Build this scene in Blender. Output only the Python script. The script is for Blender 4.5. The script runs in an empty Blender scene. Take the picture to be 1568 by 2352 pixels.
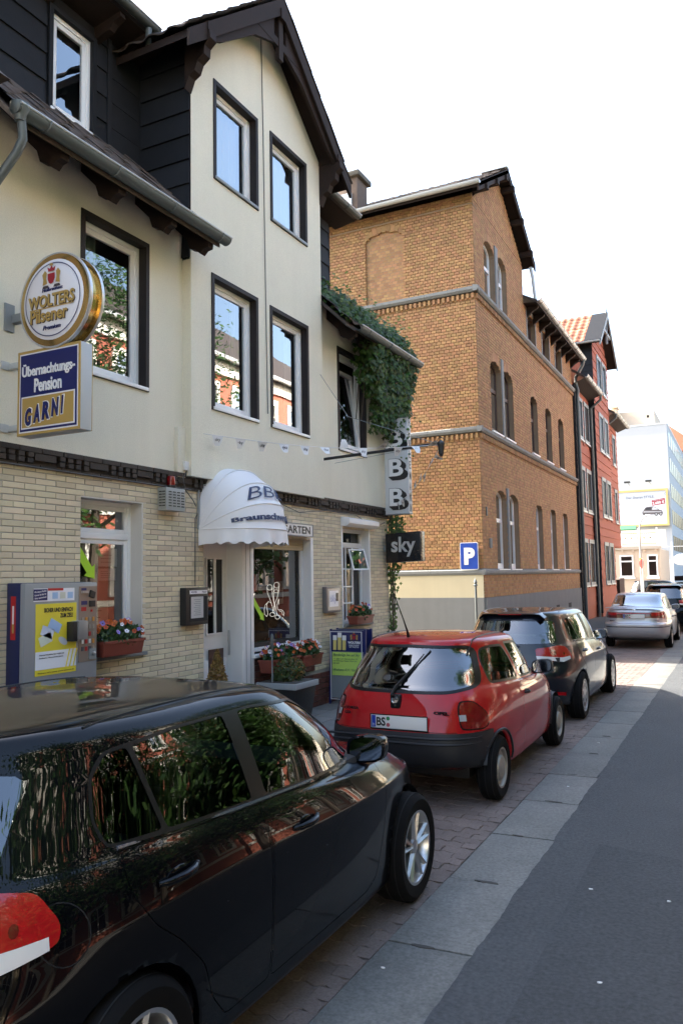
import bpy, bmesh, math, random
import numpy as np
from mathutils import Vector, Matrix
random.seed(7)
rnd = random.random
def uni(a, b): return a + (b - a) * rnd()
PI = math.pi
SC = bpy.context.scene
C = SC.collection
# ------------------------------------------------------------------ camera
cam = bpy.data.cameras.new('camera'); camo = bpy.data.objects.new('camera', cam); C.objects.link(camo)
YAW, PIT, ROL = math.radians(26.988), math.radians(4.7504), math.radians(-.9876)
_f = Vector((-math.sin(YAW) * math.cos(PIT), math.cos(YAW) * math.cos(PIT), math.sin(PIT)))
_r = Vector((math.cos(YAW), math.sin(YAW), 0)); _u = _r.cross(_f)
_r2 = math.cos(ROL) * _r + math.sin(ROL) * _u; _u2 = -math.sin(ROL) * _r + math.cos(ROL) * _u
m = Matrix((( _r2.x, _u2.x, -_f.x, 0), (_r2.y, _u2.y, -_f.y, 0), (_r2.z, _u2.z, -_f.z, 1.973), (0, 0, 0, 1)))
camo.matrix_world = m
cam.sensor_fit = 'VERTICAL'; cam.sensor_height = 36; cam.sensor_width = 24; cam.lens = 1800 / 2352 * 36
cam.clip_start = .05; cam.clip_end = 3000
SC.camera = camo
# ------------------------------------------------------------------ sky and sun
SUN_EL, SUN_AZ = math.radians(36), math.radians(-92)      # azimuth from +Y towards +X
wd = bpy.data.worlds.new('World'); SC.world = wd; wd.use_nodes = True
nt = wd.node_tree; nt.nodes.clear()
sk = nt.nodes.new('ShaderNodeTexSky'); sk.sky_type = 'NISHITA'; sk.sun_disc = False
sk.sun_elevation = SUN_EL; sk.sun_rotation = SUN_AZ; sk.air_density = 1.2; sk.dust_density = 5.0; sk.ozone_density = 1.0; sk.altitude = 60
bg = nt.nodes.new('ShaderNodeBackground'); bg.inputs[1].default_value = .15
wo = nt.nodes.new('ShaderNodeOutputWorld')
nt.links.new(sk.outputs[0], bg.inputs[0]); nt.links.new(bg.outputs[0], wo.inputs[0])
sl = bpy.data.lights.new('sun', 'SUN'); sl.energy = 4.8; sl.angle = math.radians(.53); sl.color = (1, .95, .86)
so = bpy.data.objects.new('sun', sl); C.objects.link(so)
sd = Vector((math.sin(SUN_AZ) * math.cos(SUN_EL), math.cos(SUN_AZ) * math.cos(SUN_EL), math.sin(SUN_EL)))
so.rotation_euler = sd.to_track_quat('Z', 'Y').to_euler(); so.location = (-30, 0, 40)
SC.view_settings.view_transform = 'Standard'; SC.view_settings.look = 'None'; SC.view_settings.exposure = 2.45; SC.view_settings.gamma = 1
SC.render.engine = 'CYCLES'
SC.cycles.max_bounces = 8; SC.cycles.transparent_max_bounces = 16; SC.cycles.caustics_reflective = False; SC.cycles.caustics_refractive = False
# ------------------------------------------------------------------ materials
MATS = {}
def N(t, typ, **kw):
    n = t.nodes.new(typ)
    for k, v in kw.items(): setattr(n, k, v)
    return n
def M(name, col, rough=.6, metal=0, var=0., vs=4., bump=0., bs=60., spec=.5, coat=0., island=0., sss=0, streak=0., emit=None, coatr=.03, hue=0., grain=0., gs=140.):
    """principled material: base colour with soft noise variation, per-piece variation and fine bump"""
    if name in MATS: return MATS[name]
    mt = bpy.data.materials.new(name); MATS[name] = mt; mt.use_nodes = True
    t = mt.node_tree; b = t.nodes['Principled BSDF']; L = t.links.new
    b.inputs['Base Color'].default_value = (*col, 1); b.inputs['Roughness'].default_value = rough; b.inputs['Metallic'].default_value = metal
    b.inputs['Specular IOR Level'].default_value = spec; b.inputs['Coat Weight'].default_value = coat; b.inputs['Coat Roughness'].default_value = coatr
    geo = None; cur = None
    if var or bump or streak or island or grain:
        geo = N(t, 'ShaderNodeNewGeometry')
    if var or island or streak or grain:
        val = None
        def addv(sock, scale, base):
            nonlocal val
            mm = N(t, 'ShaderNodeMath', operation='MULTIPLY_ADD'); L(sock, mm.inputs[0]); mm.inputs[1].default_value = scale; mm.inputs[2].default_value = base
            if val is None: val = mm.outputs[0]
            else:
                m2 = N(t, 'ShaderNodeMath', operation='MULTIPLY'); L(val, m2.inputs[0]); L(mm.outputs[0], m2.inputs[1]); val = m2.outputs[0]
        if var:
            nz = N(t, 'ShaderNodeTexNoise'); nz.inputs['Scale'].default_value = vs; nz.inputs['Detail'].default_value = 6; nz.inputs['Roughness'].default_value = .65
            L(geo.outputs['Position'], nz.inputs['Vector']); addv(nz.outputs[0], 2 * var, 1 - var)
        if grain:
            nz = N(t, 'ShaderNodeTexNoise'); nz.inputs['Scale'].default_value = gs; nz.inputs['Detail'].default_value = 2; L(geo.outputs['Position'], nz.inputs['Vector']); addv(nz.outputs[0], 2 * grain, 1 - grain)
        if streak:
            mp = N(t, 'ShaderNodeMapping'); mp.inputs['Scale'].default_value = (6, 6, .35); L(geo.outputs['Position'], mp.inputs[0])
            nz = N(t, 'ShaderNodeTexNoise'); nz.inputs['Scale'].default_value = 1.0; nz.inputs['Detail'].default_value = 5; L(mp.outputs[0], nz.inputs['Vector'])
            addv(nz.outputs[0], 2 * streak, 1 - streak)
        rs = None
        if island:
            oi = N(t, 'ShaderNodeObjectInfo'); ad = N(t, 'ShaderNodeMath', operation='ADD'); fr = N(t, 'ShaderNodeMath', operation='FRACT')
            L(geo.outputs['Random Per Island'], ad.inputs[0]); L(oi.outputs['Random'], ad.inputs[1]); L(ad.outputs[0], fr.inputs[0]); addv(fr.outputs[0], 2 * island, 1 - island); rs = fr.outputs[0]
        cm = N(t, 'ShaderNodeVectorMath', operation='SCALE'); cm.inputs[0].default_value = col; L(val, cm.inputs['Scale']); cur = cm.outputs[0]
        if hue and rs is not None:
            hs = N(t, 'ShaderNodeHueSaturation'); L(cur, hs.inputs['Color'])
            mr = N(t, 'ShaderNodeMath', operation='MULTIPLY_ADD'); wn = N(t, 'ShaderNodeTexWhiteNoise', noise_dimensions='1D'); L(rs, wn.inputs['W']); L(wn.outputs[0], mr.inputs[0])
            mr.inputs[1].default_value = 2 * hue; mr.inputs[2].default_value = .5 - hue; L(mr.outputs[0], hs.inputs['Hue']); cur = hs.outputs[0]
        L(cur, b.inputs['Base Color'])
    if bump:
        nb = N(t, 'ShaderNodeTexNoise'); nb.inputs['Scale'].default_value = bs; nb.inputs['Detail'].default_value = 4; L(geo.outputs['Position'], nb.inputs['Vector'])
        bp = N(t, 'ShaderNodeBump'); bp.inputs['Strength'].default_value = bump; bp.inputs['Distance'].default_value = .01; L(nb.outputs[0], bp.inputs['Height']); L(bp.outputs[0], b.inputs['Normal'])
    if emit:
        b.inputs['Emission Color'].default_value = (*emit[0], 1); b.inputs['Emission Strength'].default_value = emit[1]
    return mt
def GLASS(name, tint=(.8, .85, .85), ior=1.6, wav=0., rough=0.0, boost=1.0):
    if name in MATS: return MATS[name]
    mt = bpy.data.materials.new(name); MATS[name] = mt; mt.use_nodes = True
    t = mt.node_tree; t.nodes.clear(); L = t.links.new
    o = N(t, 'ShaderNodeOutputMaterial'); mx = N(t, 'ShaderNodeMixShader'); tr = N(t, 'ShaderNodeBsdfTransparent'); gl = N(t, 'ShaderNodeBsdfGlossy'); fr = N(t, 'ShaderNodeFresnel')
    tr.inputs[0].default_value = (*tint, 1); gl.inputs['Roughness'].default_value = rough; gl.inputs[0].default_value = (.95, .97, 1, 1); fr.inputs[0].default_value = ior
    ml = N(t, 'ShaderNodeMath', operation='MULTIPLY', use_clamp=True); ml.inputs[1].default_value = boost; L(fr.outputs[0], ml.inputs[0])
    L(ml.outputs[0], mx.inputs[0]); L(tr.outputs[0], mx.inputs[1]); L(gl.outputs[0], mx.inputs[2]); L(mx.outputs[0], o.inputs[0])
    if wav:
        g = N(t, 'ShaderNodeNewGeometry'); nz = N(t, 'ShaderNodeTexNoise'); nz.inputs['Scale'].default_value = 1.3; nz.inputs['Detail'].default_value = 1; L(g.outputs['Position'], nz.inputs['Vector'])
        bp = N(t, 'ShaderNodeBump'); bp.inputs['Strength'].default_value = wav; bp.inputs['Distance'].default_value = .02; L(nz.outputs[0], bp.inputs['Height']); L(bp.outputs[0], gl.inputs['Normal']); L(bp.outputs[0], fr.inputs['Normal'])
    return mt
def LEAF(name, col, var=.35, trans=.35, rough=.45, hue=.02):
    if name in MATS: return MATS[name]
    mt = bpy.data.materials.new(name); MATS[name] = mt; mt.use_nodes = True
    t = mt.node_tree; b = t.nodes['Principled BSDF']; L = t.links.new; o = t.nodes['Material Output']
    g = N(t, 'ShaderNodeNewGeometry'); wn = N(t, 'ShaderNodeTexWhiteNoise', noise_dimensions='1D'); L(g.outputs['Random Per Island'], wn.inputs['W'])
    mm = N(t, 'ShaderNodeMath', operation='MULTIPLY_ADD'); L(g.outputs['Random Per Island'], mm.inputs[0]); mm.inputs[1].default_value = 2 * var; mm.inputs[2].default_value = 1 - var
    cm = N(t, 'ShaderNodeVectorMath', operation='SCALE'); cm.inputs[0].default_value = col; L(mm.outputs[0], cm.inputs['Scale'])
    hs = N(t, 'ShaderNodeHueSaturation'); L(cm.outputs[0], hs.inputs['Color']); m2 = N(t, 'ShaderNodeMath', operation='MULTIPLY_ADD'); L(wn.outputs[0], m2.inputs[0]); m2.inputs[1].default_value = 2 * hue; m2.inputs[2].default_value = .5 - hue; L(m2.outputs[0], hs.inputs['Hue'])
    L(hs.outputs[0], b.inputs['Base Color']); b.inputs['Roughness'].default_value = rough
    tl = N(t, 'ShaderNodeBsdfTranslucent'); L(hs.outputs[0], tl.inputs[0]); mx = N(t, 'ShaderNodeMixShader'); mx.inputs[0].default_value = trans
    L(b.outputs[0], mx.inputs[1]); L(tl.outputs[0], mx.inputs[2]); L(mx.outputs[0], o.inputs[0])
    return mt
# ------------------------------------------------------------------ mesh builder (world coordinates)
OFF = {}
def off(p): return OFF.get(p.name, Vector()) if p is not None else Vector()
class MB:
    def __init__(s): s.v = []; s.f = []; s.m = []
    def add(s, vs, fs, mi=0):
        n = len(s.v); s.v.extend([tuple(p) for p in vs]); s.f.extend([tuple(i + n for i in f) for f in fs]); s.m.extend([mi] * len(fs)); return s
    def box(s, x0, x1, y0, y1, z0, z1, mi=0):
        return s.add([(x0, y0, z0), (x1, y0, z0), (x1, y1, z0), (x0, y1, z0), (x0, y0, z1), (x1, y0, z1), (x1, y1, z1), (x0, y1, z1)],
                     [(0, 3, 2, 1), (4, 5, 6, 7), (0, 1, 5, 4), (1, 2, 6, 5), (2, 3, 7, 6), (3, 0, 4, 7)], mi)
    def quad(s, a, b, c, d, mi=0): return s.add([a, b, c, d], [(0, 1, 2, 3)], mi)
    def obox(s, o, ux, uy, uz, mi=0):
        o, ux, uy, uz = map(Vector, (o, ux, uy, uz))
        vs = [o, o + ux, o + ux + uy, o + uy, o + uz, o + ux + uz, o + ux + uy + uz, o + uy + uz]
        return s.add(vs, [(0, 3, 2, 1), (4, 5, 6, 7), (0, 1, 5, 4), (1, 2, 6, 5), (2, 3, 7, 6), (3, 0, 4, 7)], mi)
    def prism(s, pts, axis, a, b, mi=0):
        def P(p, w):
            return (w, p[0], p[1]) if axis == 'x' else ((p[0], w, p[1]) if axis == 'y' else (p[0], p[1], w))
        n = len(pts); vs = [P(p, a) for p in pts] + [P(p, b) for p in pts]
        fs = [tuple(range(n - 1, -1, -1)), tuple(range(n, 2 * n))] + [(i, (i + 1) % n, n + (i + 1) % n, n + i) for i in range(n)]
        return s.add(vs, fs, mi)
    def tube(s, path, r, n=8, mi=0, cap=True):
        P = [Vector(p) for p in path]; R = r if hasattr(r, '__len__') else [r] * len(P)
        vs = []; fs = []; up = None
        for i, p in enumerate(P):
            d = (P[min(i + 1, len(P) - 1)] - P[max(i - 1, 0)]).normalized()
            if up is None:
                up = Vector((0, 0, 1)) if abs(d.z) < .9 else Vector((1, 0, 0))
            a = d.cross(up).normalized(); b = a.cross(d).normalized(); up = b
            for k in range(n):
                t = 2 * PI * k / n; vs.append(p + (a * math.cos(t) + b * math.sin(t)) * R[i])
        for i in range(len(P) - 1):
            for k in range(n): fs.append((i * n + k, i * n + (k + 1) % n, (i + 1) * n + (k + 1) % n, (i + 1) * n + k))
        if cap: fs += [tuple(range(n - 1, -1, -1)), tuple(range((len(P) - 1) * n, len(P) * n))]
        return s.add(vs, fs, mi)
    def lathe(s, prof, c, axis='z', n=24, mi=0, sy=1.):
        """prof: list of (radius, height)"""
        vs = []; fs = []; c = Vector(c)
        for (r, h) in prof:
            for k in range(n):
                t = 2 * PI * k / n; a, b = r * math.cos(t), r * math.sin(t) * sy
                vs.append(c + (Vector((a, b, h)) if axis == 'z' else Vector((a, h, b)) if axis == 'y' else Vector((h, a, b))))
        for i in range(len(prof) - 1):
            for k in range(n): fs.append((i * n + k, i * n + (k + 1) % n, (i + 1) * n + (k + 1) % n, (i + 1) * n + k))
        if prof[0][0] > 1e-5: fs.append(tuple(range(n - 1, -1, -1)))
        if prof[-1][0] > 1e-5: fs.append(tuple(range((len(prof) - 1) * n, len(prof) * n)))
        return s.add(vs, fs, mi)
    def ell(s, c, rx, ry, rz, n=10, k=6, mi=0):
        return s.add([Vector(c) + Vector((rx * math.sin(PI * j / k) * math.cos(2 * PI * i / n), ry * math.sin(PI * j / k) * math.sin(2 * PI * i / n), rz * math.cos(PI * j / k))) for j in range(k + 1) for i in range(n)],
                     [(j * n + i, j * n + (i + 1) % n, (j + 1) * n + (i + 1) % n, (j + 1) * n + i) for j in range(k) for i in range(n)], mi)
    def build(s, name, mats, parent=None, smooth=False, bevel=0., kind=None, label=None, cat=None, group=None, recalc=True, base=None, ang=35):
        me = bpy.data.meshes.new(name)
        o = off(parent)
        if parent is None and base is not None: o = Vector(base)
        V = [(p[0] - o.x, p[1] - o.y, p[2] - o.z) for p in s.v]
        me.from_pydata(V, [], s.f)
        if not isinstance(mats, (list, tuple)): mats = [mats]
        for mt in mats: me.materials.append(mt)
        if len(mats) > 1: me.polygons.foreach_set('material_index', s.m)
        if recalc or bevel:
            bm = bmesh.new(); bm.from_mesh(me)
            if bevel:
                es = [e for e in bm.edges if len(e.link_faces) == 2 and e.calc_face_angle(0) > .5]
                bmesh.ops.bevel(bm, geom=es, offset=bevel, segments=2, affect='EDGES', profile=.6, clamp_overlap=True)
            if recalc: bmesh.ops.recalc_face_normals(bm, faces=bm.faces)
            bm.to_mesh(me); bm.free()
        if smooth or bevel:
            me.shade_smooth(); me.set_sharp_from_angle(angle=math.radians(ang))
        ob = bpy.data.objects.new(name, me); C.objects.link(ob)
        if parent is not None: ob.parent = parent; OFF[ob.name] = o
        else: ob.location = o; OFF[ob.name] = o
        setp(ob, label, cat, group, kind)
        return ob
def setp(o, label=None, cat=None, group=None, kind=None):
    if label: o['label'] = label
    if cat: o['category'] = cat
    if group: o['group'] = group
    if kind: o['kind'] = kind
    return o
def thing(name, label, cat, loc, group=None):
    o = bpy.data.objects.new(name, None); C.objects.link(o); o.empty_display_size = .1
    o.location = loc; OFF[o.name] = Vector(loc)
    return setp(o, label, cat, group)
def box(name, b, mat, parent=None, **k): return MB().box(*b).build(name, mat, parent, **k)
def inst(name, me, parent, pos, rot=None):
    """one more piece that shares mesh data; pos in world coordinates"""
    ob = bpy.data.objects.new(name, me); C.objects.link(ob); ob.parent = parent; o = off(parent)
    if rot is None: ob.location = Vector(pos) - o
    else: ob.matrix_local = Matrix.Translation(Vector(pos) - o) @ rot
    return ob
def mesh_of(name, mb, mat):
    me = bpy.data.meshes.new(name); me.from_pydata([tuple(p) for p in mb.v], [], mb.f)
    for mt in (mat if isinstance(mat, (list, tuple)) else [mat]): me.materials.append(mt)
    if len(me.materials) > 1: me.polygons.foreach_set('material_index', mb.m)
    bm = bmesh.new(); bm.from_mesh(me); bmesh.ops.recalc_face_normals(bm, faces=bm.faces); bm.to_mesh(me); bm.free()
    return me
TXT = {}
def text_geo(s, size, bold=0., shear=0., space=1., depth=.003, align='CENTER'):
    cu = bpy.data.curves.new('lettering', 'FONT'); cu.body = s; cu.size = size; cu.offset = bold; cu.shear = shear; cu.space_character = space
    cu.align_x = align; cu.align_y = 'CENTER'; cu.extrude = depth; cu.resolution_u = 3
    ob = bpy.data.objects.new('lettering', cu); C.objects.link(ob)
    bpy.context.view_layer.update()
    me = bpy.data.meshes.new_from_object(ob.evaluated_get(bpy.context.evaluated_depsgraph_get()))
    vs = [v.co.copy() for v in me.vertices]; fs = [tuple(p.vertices) for p in me.polygons]
    bpy.data.objects.remove(ob); bpy.data.curves.remove(cu); bpy.data.meshes.remove(me)
    return vs, fs
def text(s, size, org, mat, parent, right=(1, 0, 0), up=(0, 0, 1), fit=None, fitz=None, warp=None, name='lettering', **k):
    vs, fs = text_geo(s, size, **k)
    if not vs: return None
    x0 = min(v.x for v in vs); x1 = max(v.x for v in vs); z0 = min(v.y for v in vs); z1 = max(v.y for v in vs)
    sx = fit / (x1 - x0) if fit else 1.; sz = fitz / (z1 - z0) if fitz else (sx if fit and not fitz and k.get('keep', 0) else 1.)
    cz = (z0 + z1) / 2 if fitz else 0
    if fit and k.get('align', 'CENTER') == 'CENTER': cx = (x0 + x1) / 2
    else: cx = x0 if k.get('align') == 'LEFT' and fit else 0
    R = Vector(right).normalized(); U = Vector(up).normalized(); Nn = R.cross(U); O = Vector(org)
    mb = MB(); out = []
    for v in vs:
        a, b = (v.x - cx) * sx, (v.y - cz) * sz
        if warp: out.append(warp(a, b, v.z))
        else: out.append(O + R * a + U * b + Nn * v.z)
    mb.add(out, fs)
    return mb.build(name, mat, parent, recalc=False)
# ------------------------------------------------------------------ shared materials
m_plaster = M('cream_plaster', (.73, .70, .58), .9, var=.07, vs=1.3, bump=.5, bs=120, streak=.05, grain=.10, gs=70)
m_ybrick = M('pale_yellow_brick', (.60, .52, .37), .75, var=.10, vs=9, island=.13, bump=.15, bs=120, hue=.012)
m_mortar = M('grey_mortar', (.34, .32, .29), .95, var=.15, vs=7)
m_dbrick = M('dark_brown_brick', (.035, .026, .020), .75, var=.3, vs=10, island=.3, bump=.3)
m_rbrick = M('dark_red_brick', (.105, .035, .025), .75, var=.2, vs=8, island=.25, bump=.2)
m_obrick = M('ochre_brick', (.325, .175, .075), .8, var=.16, vs=3, island=.20, bump=.2, bs=90, hue=.012, streak=.08)
m_omort = M('brown_mortar', (.25, .175, .115), .95, var=.2, vs=6)
m_white = M('white_paint', (.74, .74, .74), .45, var=.04, vs=3)
m_pvc = M('white_window_frame', (.76, .77, .78), .35)
m_brown = M('dark_brown_paint', (.020, .016, .016), .6, var=.2, spec=.25)
m_wood = M('dark_brown_wood', (.024, .015, .012), .75, var=.3, vs=12, bump=.2, spec=.2)
m_slate = M('black_slate_panel', (.014, .015, .018), .7, spec=.2, var=.25, vs=5, island=.22, bump=.15)
m_tile = M('weathered_roof_tile', (.060, .044, .036), .75, var=.4, vs=9, island=.3, bump=.4)
m_rtile = M('orange_clay_tile', (.36, .13, .07), .6, var=.25, vs=9, island=.25)
m_zinc = M('weathered_zinc', (.105, .12, .12), .5, metal=.35, var=.25, vs=4, streak=.15)
m_zincl = M('pale_zinc', (.50, .52, .52), .45, metal=.3, var=.12)
m_stone = M('grey_stone_ledge', (.19, .198, .195), .85, var=.2, vs=3, streak=.12)
m_plinth = M('grey_plinth_render', (.16, .168, .172), .9, var=.15, vs=2, streak=.12, bump=.25)
m_cream = M('cream_base_render', (.58, .52, .36), .9, var=.08, vs=2, streak=.08, bump=.3)
m_dark = M('dark_interior', (.012, .012, .012), .9)
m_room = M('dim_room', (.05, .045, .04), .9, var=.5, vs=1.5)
m_black = M('black_plastic', (.012, .012, .013), .45)
m_steel = M('brushed_steel', (.42, .43, .44), .38, metal=.8, var=.1)
m_grey = M('grey_metal_paint', (.23, .25, .255), .5, var=.1)
m_glass = GLASS('window_glass', (.62, .68, .68), 1.5, wav=.06, boost=4.5)
m_glassd = GLASS('dark_window_glass', (.35, .38, .38), 1.5, wav=.05, boost=3)
m_curtain = M('net_curtain', (.62, .66, .64), .9, var=.06)
m_navy = M('navy_blue', (.012, .018, .11), .35)
m_gold = M('gold_ochre', (.44, .29, .08), .45)
m_silver = M('silver_trim', (.62, .63, .64), .3, metal=.6)
m_terra = M('terracotta_plastic', (.20, .045, .028), .55, var=.15)
m_asphalt = M('asphalt', (.066, .070, .074), .88, var=.28, vs=.9, bump=.9, bs=170, grain=.6, gs=48)
m_asph2 = M('asphalt_patch', (.056, .060, .064), .88, var=.28, vs=1.2, bump=1., bs=150, grain=.65, gs=42)
m_concrete = M('gutter_concrete', (.155, .152, .140), .9, var=.34, vs=2.6, bump=.5, bs=110, island=.10, grain=.5, gs=50)
m_paver = M('red_grey_paver', (.165, .128, .113), .9, var=.28, vs=4, island=.14, bump=.5, bs=100, grain=.4, gs=60)
m_joint = M('sandy_joint', (.060, .055, .050), 1., var=.3, vs=9)
m_flag = M('pavement_slab', (.17, .165, .155), .9, var=.2, vs=3, island=.12, bump=.4)
m_ivy = LEAF('ivy_leaf', (.048, .100, .018), .5, .35, .5, .025)
m_bark = M('bark', (.07, .055, .04), .9, var=.3, vs=12, bump=.6)
X0 = -5.5                  # plane of the house fronts along the street
# ------------------------------------------------------------------ ground, road, gutter, parking bays, pavement
MB().quad((-400, -300, -.02), (400, -300, -.02), (400, 700, -.02), (-400, 700, -.02)).build('ground', M('ground_earth', (.12, .11, .09), 1, var=.2, vs=.3), kind='structure')
MB().quad((-1.345, -40, 0), (4.4, -40, 0), (4.4, 160, 0), (-1.345, 160, 0)).build('road', m_asphalt, kind='structure')
RDo = bpy.data.objects['road']; OFF[RDo.name] = Vector()
random.seed(17); ed = MB(); ev = []; wob = 0.
for k in range(900):        # ragged asphalt lip creeping over the gutter slabs
    wob = .72 * wob + uni(-.006, .006); yk = -2 + k * .05; ev += [(-1.06, yk, .0012), (-1.352 + wob, yk + uni(-.008, .008), .0122)]
ed.add(ev, [(2 * k, 2 * k + 2, 2 * k + 3, 2 * k + 1) for k in range(899)]); ed.build('asphalt_lip', m_asphalt, RDo, recalc=False)
MB().quad((-1.04, -6, .004), (.9, -6, .004), (.9, 5.75, .004), (-1.04, 6.08, .004)).build('road_patch', m_asph2, kind='structure')
MB().quad((-4.05, -40, -.007), (-1.34, -40, -.007), (-1.34, 160, -.007), (-4.05, 160, -.007)).build('parking_bay', m_joint, kind='structure')
PB = bpy.data.objects['parking_bay']; OFF[PB.name] = Vector()
GS = thing('gutter_strip', 'concrete gutter strip of square slabs between paved parking bays and road', 'gutter', (-1.58, 2, 0)); del GS['category']; del GS['label']; GS['kind'] = 'structure'
random.seed(3)
for i in range(-8, 46):
    y0 = .12 + i * .98; e = .006
    xs = uni(-.006, .006)
    pts = [(-1.82 + xs, y0 + e), (-1.352 + uni(-.012, .012), y0 + e + .02), (-1.352 + uni(-.012, .012), y0 + .98 - e + .02), (-1.82 + xs, y0 + .98 - e)]
    if i < 22: MB().prism(pts, 'z', -.03, .006 + uni(-.002, .004)).build('slab', m_concrete, GS, bevel=.004)
    else: MB().prism(pts, 'z', -.03, .006).build('slab', m_concrete, GS)
MB().quad((-1.83, -40, -.006), (-1.345, -40, -.006), (-1.345, 46, -.006), (-1.83, 46, -.006)).build('joint_bed', m_joint, GS)
MB().quad((-1.82, 44.2, .002), (-1.345, 44.2, .002), (-1.345, 160, .002), (-1.82, 160, .002)).build('far_slab_run', m_concrete, GS)
# small iron gully marks and holes left in the slabs
for y, x, w, d in ((4.04, -1.62, .13, .035), (5.03, -1.57, .18, .03), (6.0, -1.62, .08, .02), (7.0, -1.56, .16, .028), (8.0, -1.6, .12, .025), (9.0, -1.56, .12, .025), (10.0, -1.57, .1, .02)):
    pts = [(x + w / 2 * math.cos(a) * uni(.75, 1.1), y + .01 + d / 2 * math.sin(a) * uni(.6, 1.2)) for a in [2 * PI * k / 10 for k in range(10)]]
    MB().prism(pts, 'z', .008, .0115).build('tar_patch', m_joint, GS)
# interlocking pavers of the bays
def paver_pts(l=.2205, w=.1105, a=.013):
    e = [(-.5, 0), (-.375, a), (-.125, -a), (0, 0), (.125, a), (.375, -a), (.5, 0)]      # zigzag of period l/2, so offset rows interlock
    return [(x * l, -w / 2 + y) for x, y in e] + [(l / 2 - a * .6, 0)] + [(x * l, w / 2 + y) for x, y in e[::-1]] + [(-l / 2 - a * .6, 0)]
def paver_mb(px, py, z=0., s=1., rz=0.):
    p = paver_pts(); c, q = math.cos(rz), math.sin(rz); n = len(p); top = [(px + (x * c - y * q) * s, py + (x * q + y * c) * s) for x, y in p]; ins = [(px + (x * c - y * q) * s * .975, py + (x * q + y * c) * s * .95) for x, y in p]
    vs = [(x, y, z - .03) for x, y in top] + [(x, y, z - .004) for x, y in top] + [(x, y, z) for x, y in ins]
    fs = [(i, (i + 1) % n, n + (i + 1) % n, n + i) for i in range(n)] + [(n + i, n + (i + 1) % n, 2 * n + (i + 1) % n, 2 * n + i) for i in range(n)] + [tuple(range(2 * n, 3 * n))]
    return vs, fs
pm = MB(); pm.add(*paver_mb(0, 0)); pme = mesh_of('paver', pm, m_paver)
cand = []
ny = 0
for j in range(-8, 260):
    yy = .4 + j * .112
    for i in range(0, 10):
        xx = -1.936 - i * .222 - (.111 if j % 2 else 0)
        if xx < -4.0 or yy > 27: continue
        cand.append((xx, yy))
vis = sorted([c for c in cand if c[1] > 3.0 and c[0] > -2.75], key=lambda c: c[1] + 3 * max(0, -c[0] - 2.35))[:300]
vs_ = set(vis)
for (x, y) in vis:
    inst('paver', pme, PB, (x + uni(-.002, .002), y + uni(-.002, .002), uni(-.003, .004)), Matrix.Rotation(uni(-.02, .02), 4, 'Z') @ Matrix.Rotation(uni(-.012, .012), 4, 'X'))
rest = MB()
for c in cand:
    if c not in vs_: rest.add(*paver_mb(c[0], c[1], uni(-.003, .004), 1, uni(-.02, .02)))
for j in range(-7, 259, 2):
    yy = .4 + j * .112
    if yy < 27: rest.prism([(-1.934, yy - .053), (-1.828, yy - .053), (-1.828, yy + .053), (-1.934, yy + .053)], 'z', -.03, uni(-.003, .003))
rest.build('paver_field', m_paver, PB, kind='stuff', recalc=False)
MB().quad((-4.0, 27, .001), (-1.85, 27, .001), (-1.85, 160, .001), (-4.0, 160, .001)).build('far_paver_run', m_paver, PB)
# pavement with kerb in front of the houses
pv = box('pavement', (-5.6, -4.16, -40, 160, -.01, .142), m_joint, kind='structure', recalc=False); OFF[pv.name] = Vector()
sm = MB()
for j in range(0, 60):
    for i in range(4):
        x = -4.32 - i * .335; y = j * .335 + (.16 if i % 2 else 0)
        pt = [(x - .163, y - .163), (x + .163, y - .163), (x + .163, y + .163), (x - .163, y + .163)]
        sm.prism(pt, 'z', .12, .15 + uni(-.002, .002))
sm.build('slab_field', m_flag, pv, kind='stuff')
ks = MB()
for j in range(-10, 60): 
    if j < 25: MB().box(-4.16, -4.03, j * 1. + .004, j + .996, -.05, .152).build('kerbstone', m_stone, pv, bevel=.012)
    else: ks.box(-4.16, -4.03, j * 1. + .004, j + .996, -.05, .152)
ks.build('far_kerb_run', m_stone, pv, kind='stuff')
# far side of the street
box('far_pavement', (4.4, 12, -40, 160, -.01, .14), m_flag, kind='structure', recalc=False)
# ------------------------------------------------------------------ wall and window helpers (fronts facing +X)
def wallX(mb, X, y0, y1, z0, z1, holes=(), depth=.15, mi=0, rmi=None):
    ys = sorted({y0, y1} | {min(max(h[0], y0), y1) for h in holes} | {min(max(h[1], y0), y1) for h in holes})
    for a, b in zip(ys, ys[1:]):
        if b - a < 1e-6: continue
        c = (a + b) / 2; z = z0
        for h in sorted([h for h in holes if h[0] < c < h[1]], key=lambda h: h[2]):
            if h[2] > z: mb.quad((X, a, z), (X, b, z), (X, b, h[2]), (X, a, h[2]), mi)
            z = max(z, h[3])
        if z < z1: mb.quad((X, a, z), (X, b, z), (X, b, z1), (X, a, z1), mi)
    for h in holes:
        a, b, c, d = h[:4]; Xb = X - depth; r = mi if rmi is None else rmi
        mb.quad((X, a, c), (X, a, d), (Xb, a, d), (Xb, a, c), r); mb.quad((X, b, c), (Xb, b, c), (Xb, b, d), (X, b, d), r)
        mb.quad((X, a, d), (X, b, d), (Xb, b, d), (Xb, a, d), r); mb.quad((X, a, c), (Xb, a, c), (Xb, b, c), (X, b, c), r)
def ring(mb, x0, x1, y0, y1, z0, z1, w, mi=0, wb=None, wt=None):
    wb = w if wb is None else wb; wt = w if wt is None else wt
    mb.box(x0, x1, y0, y0 + w, z0, z1, mi); mb.box(x0, x1, y1 - w, y1, z0, z1, mi)
    mb.box(x0, x1, y0 + w, y1 - w, z0, z0 + wb, mi); mb.box(x0, x1, y0 + w, y1 - w, z1 - wt, z1, mi)
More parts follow.
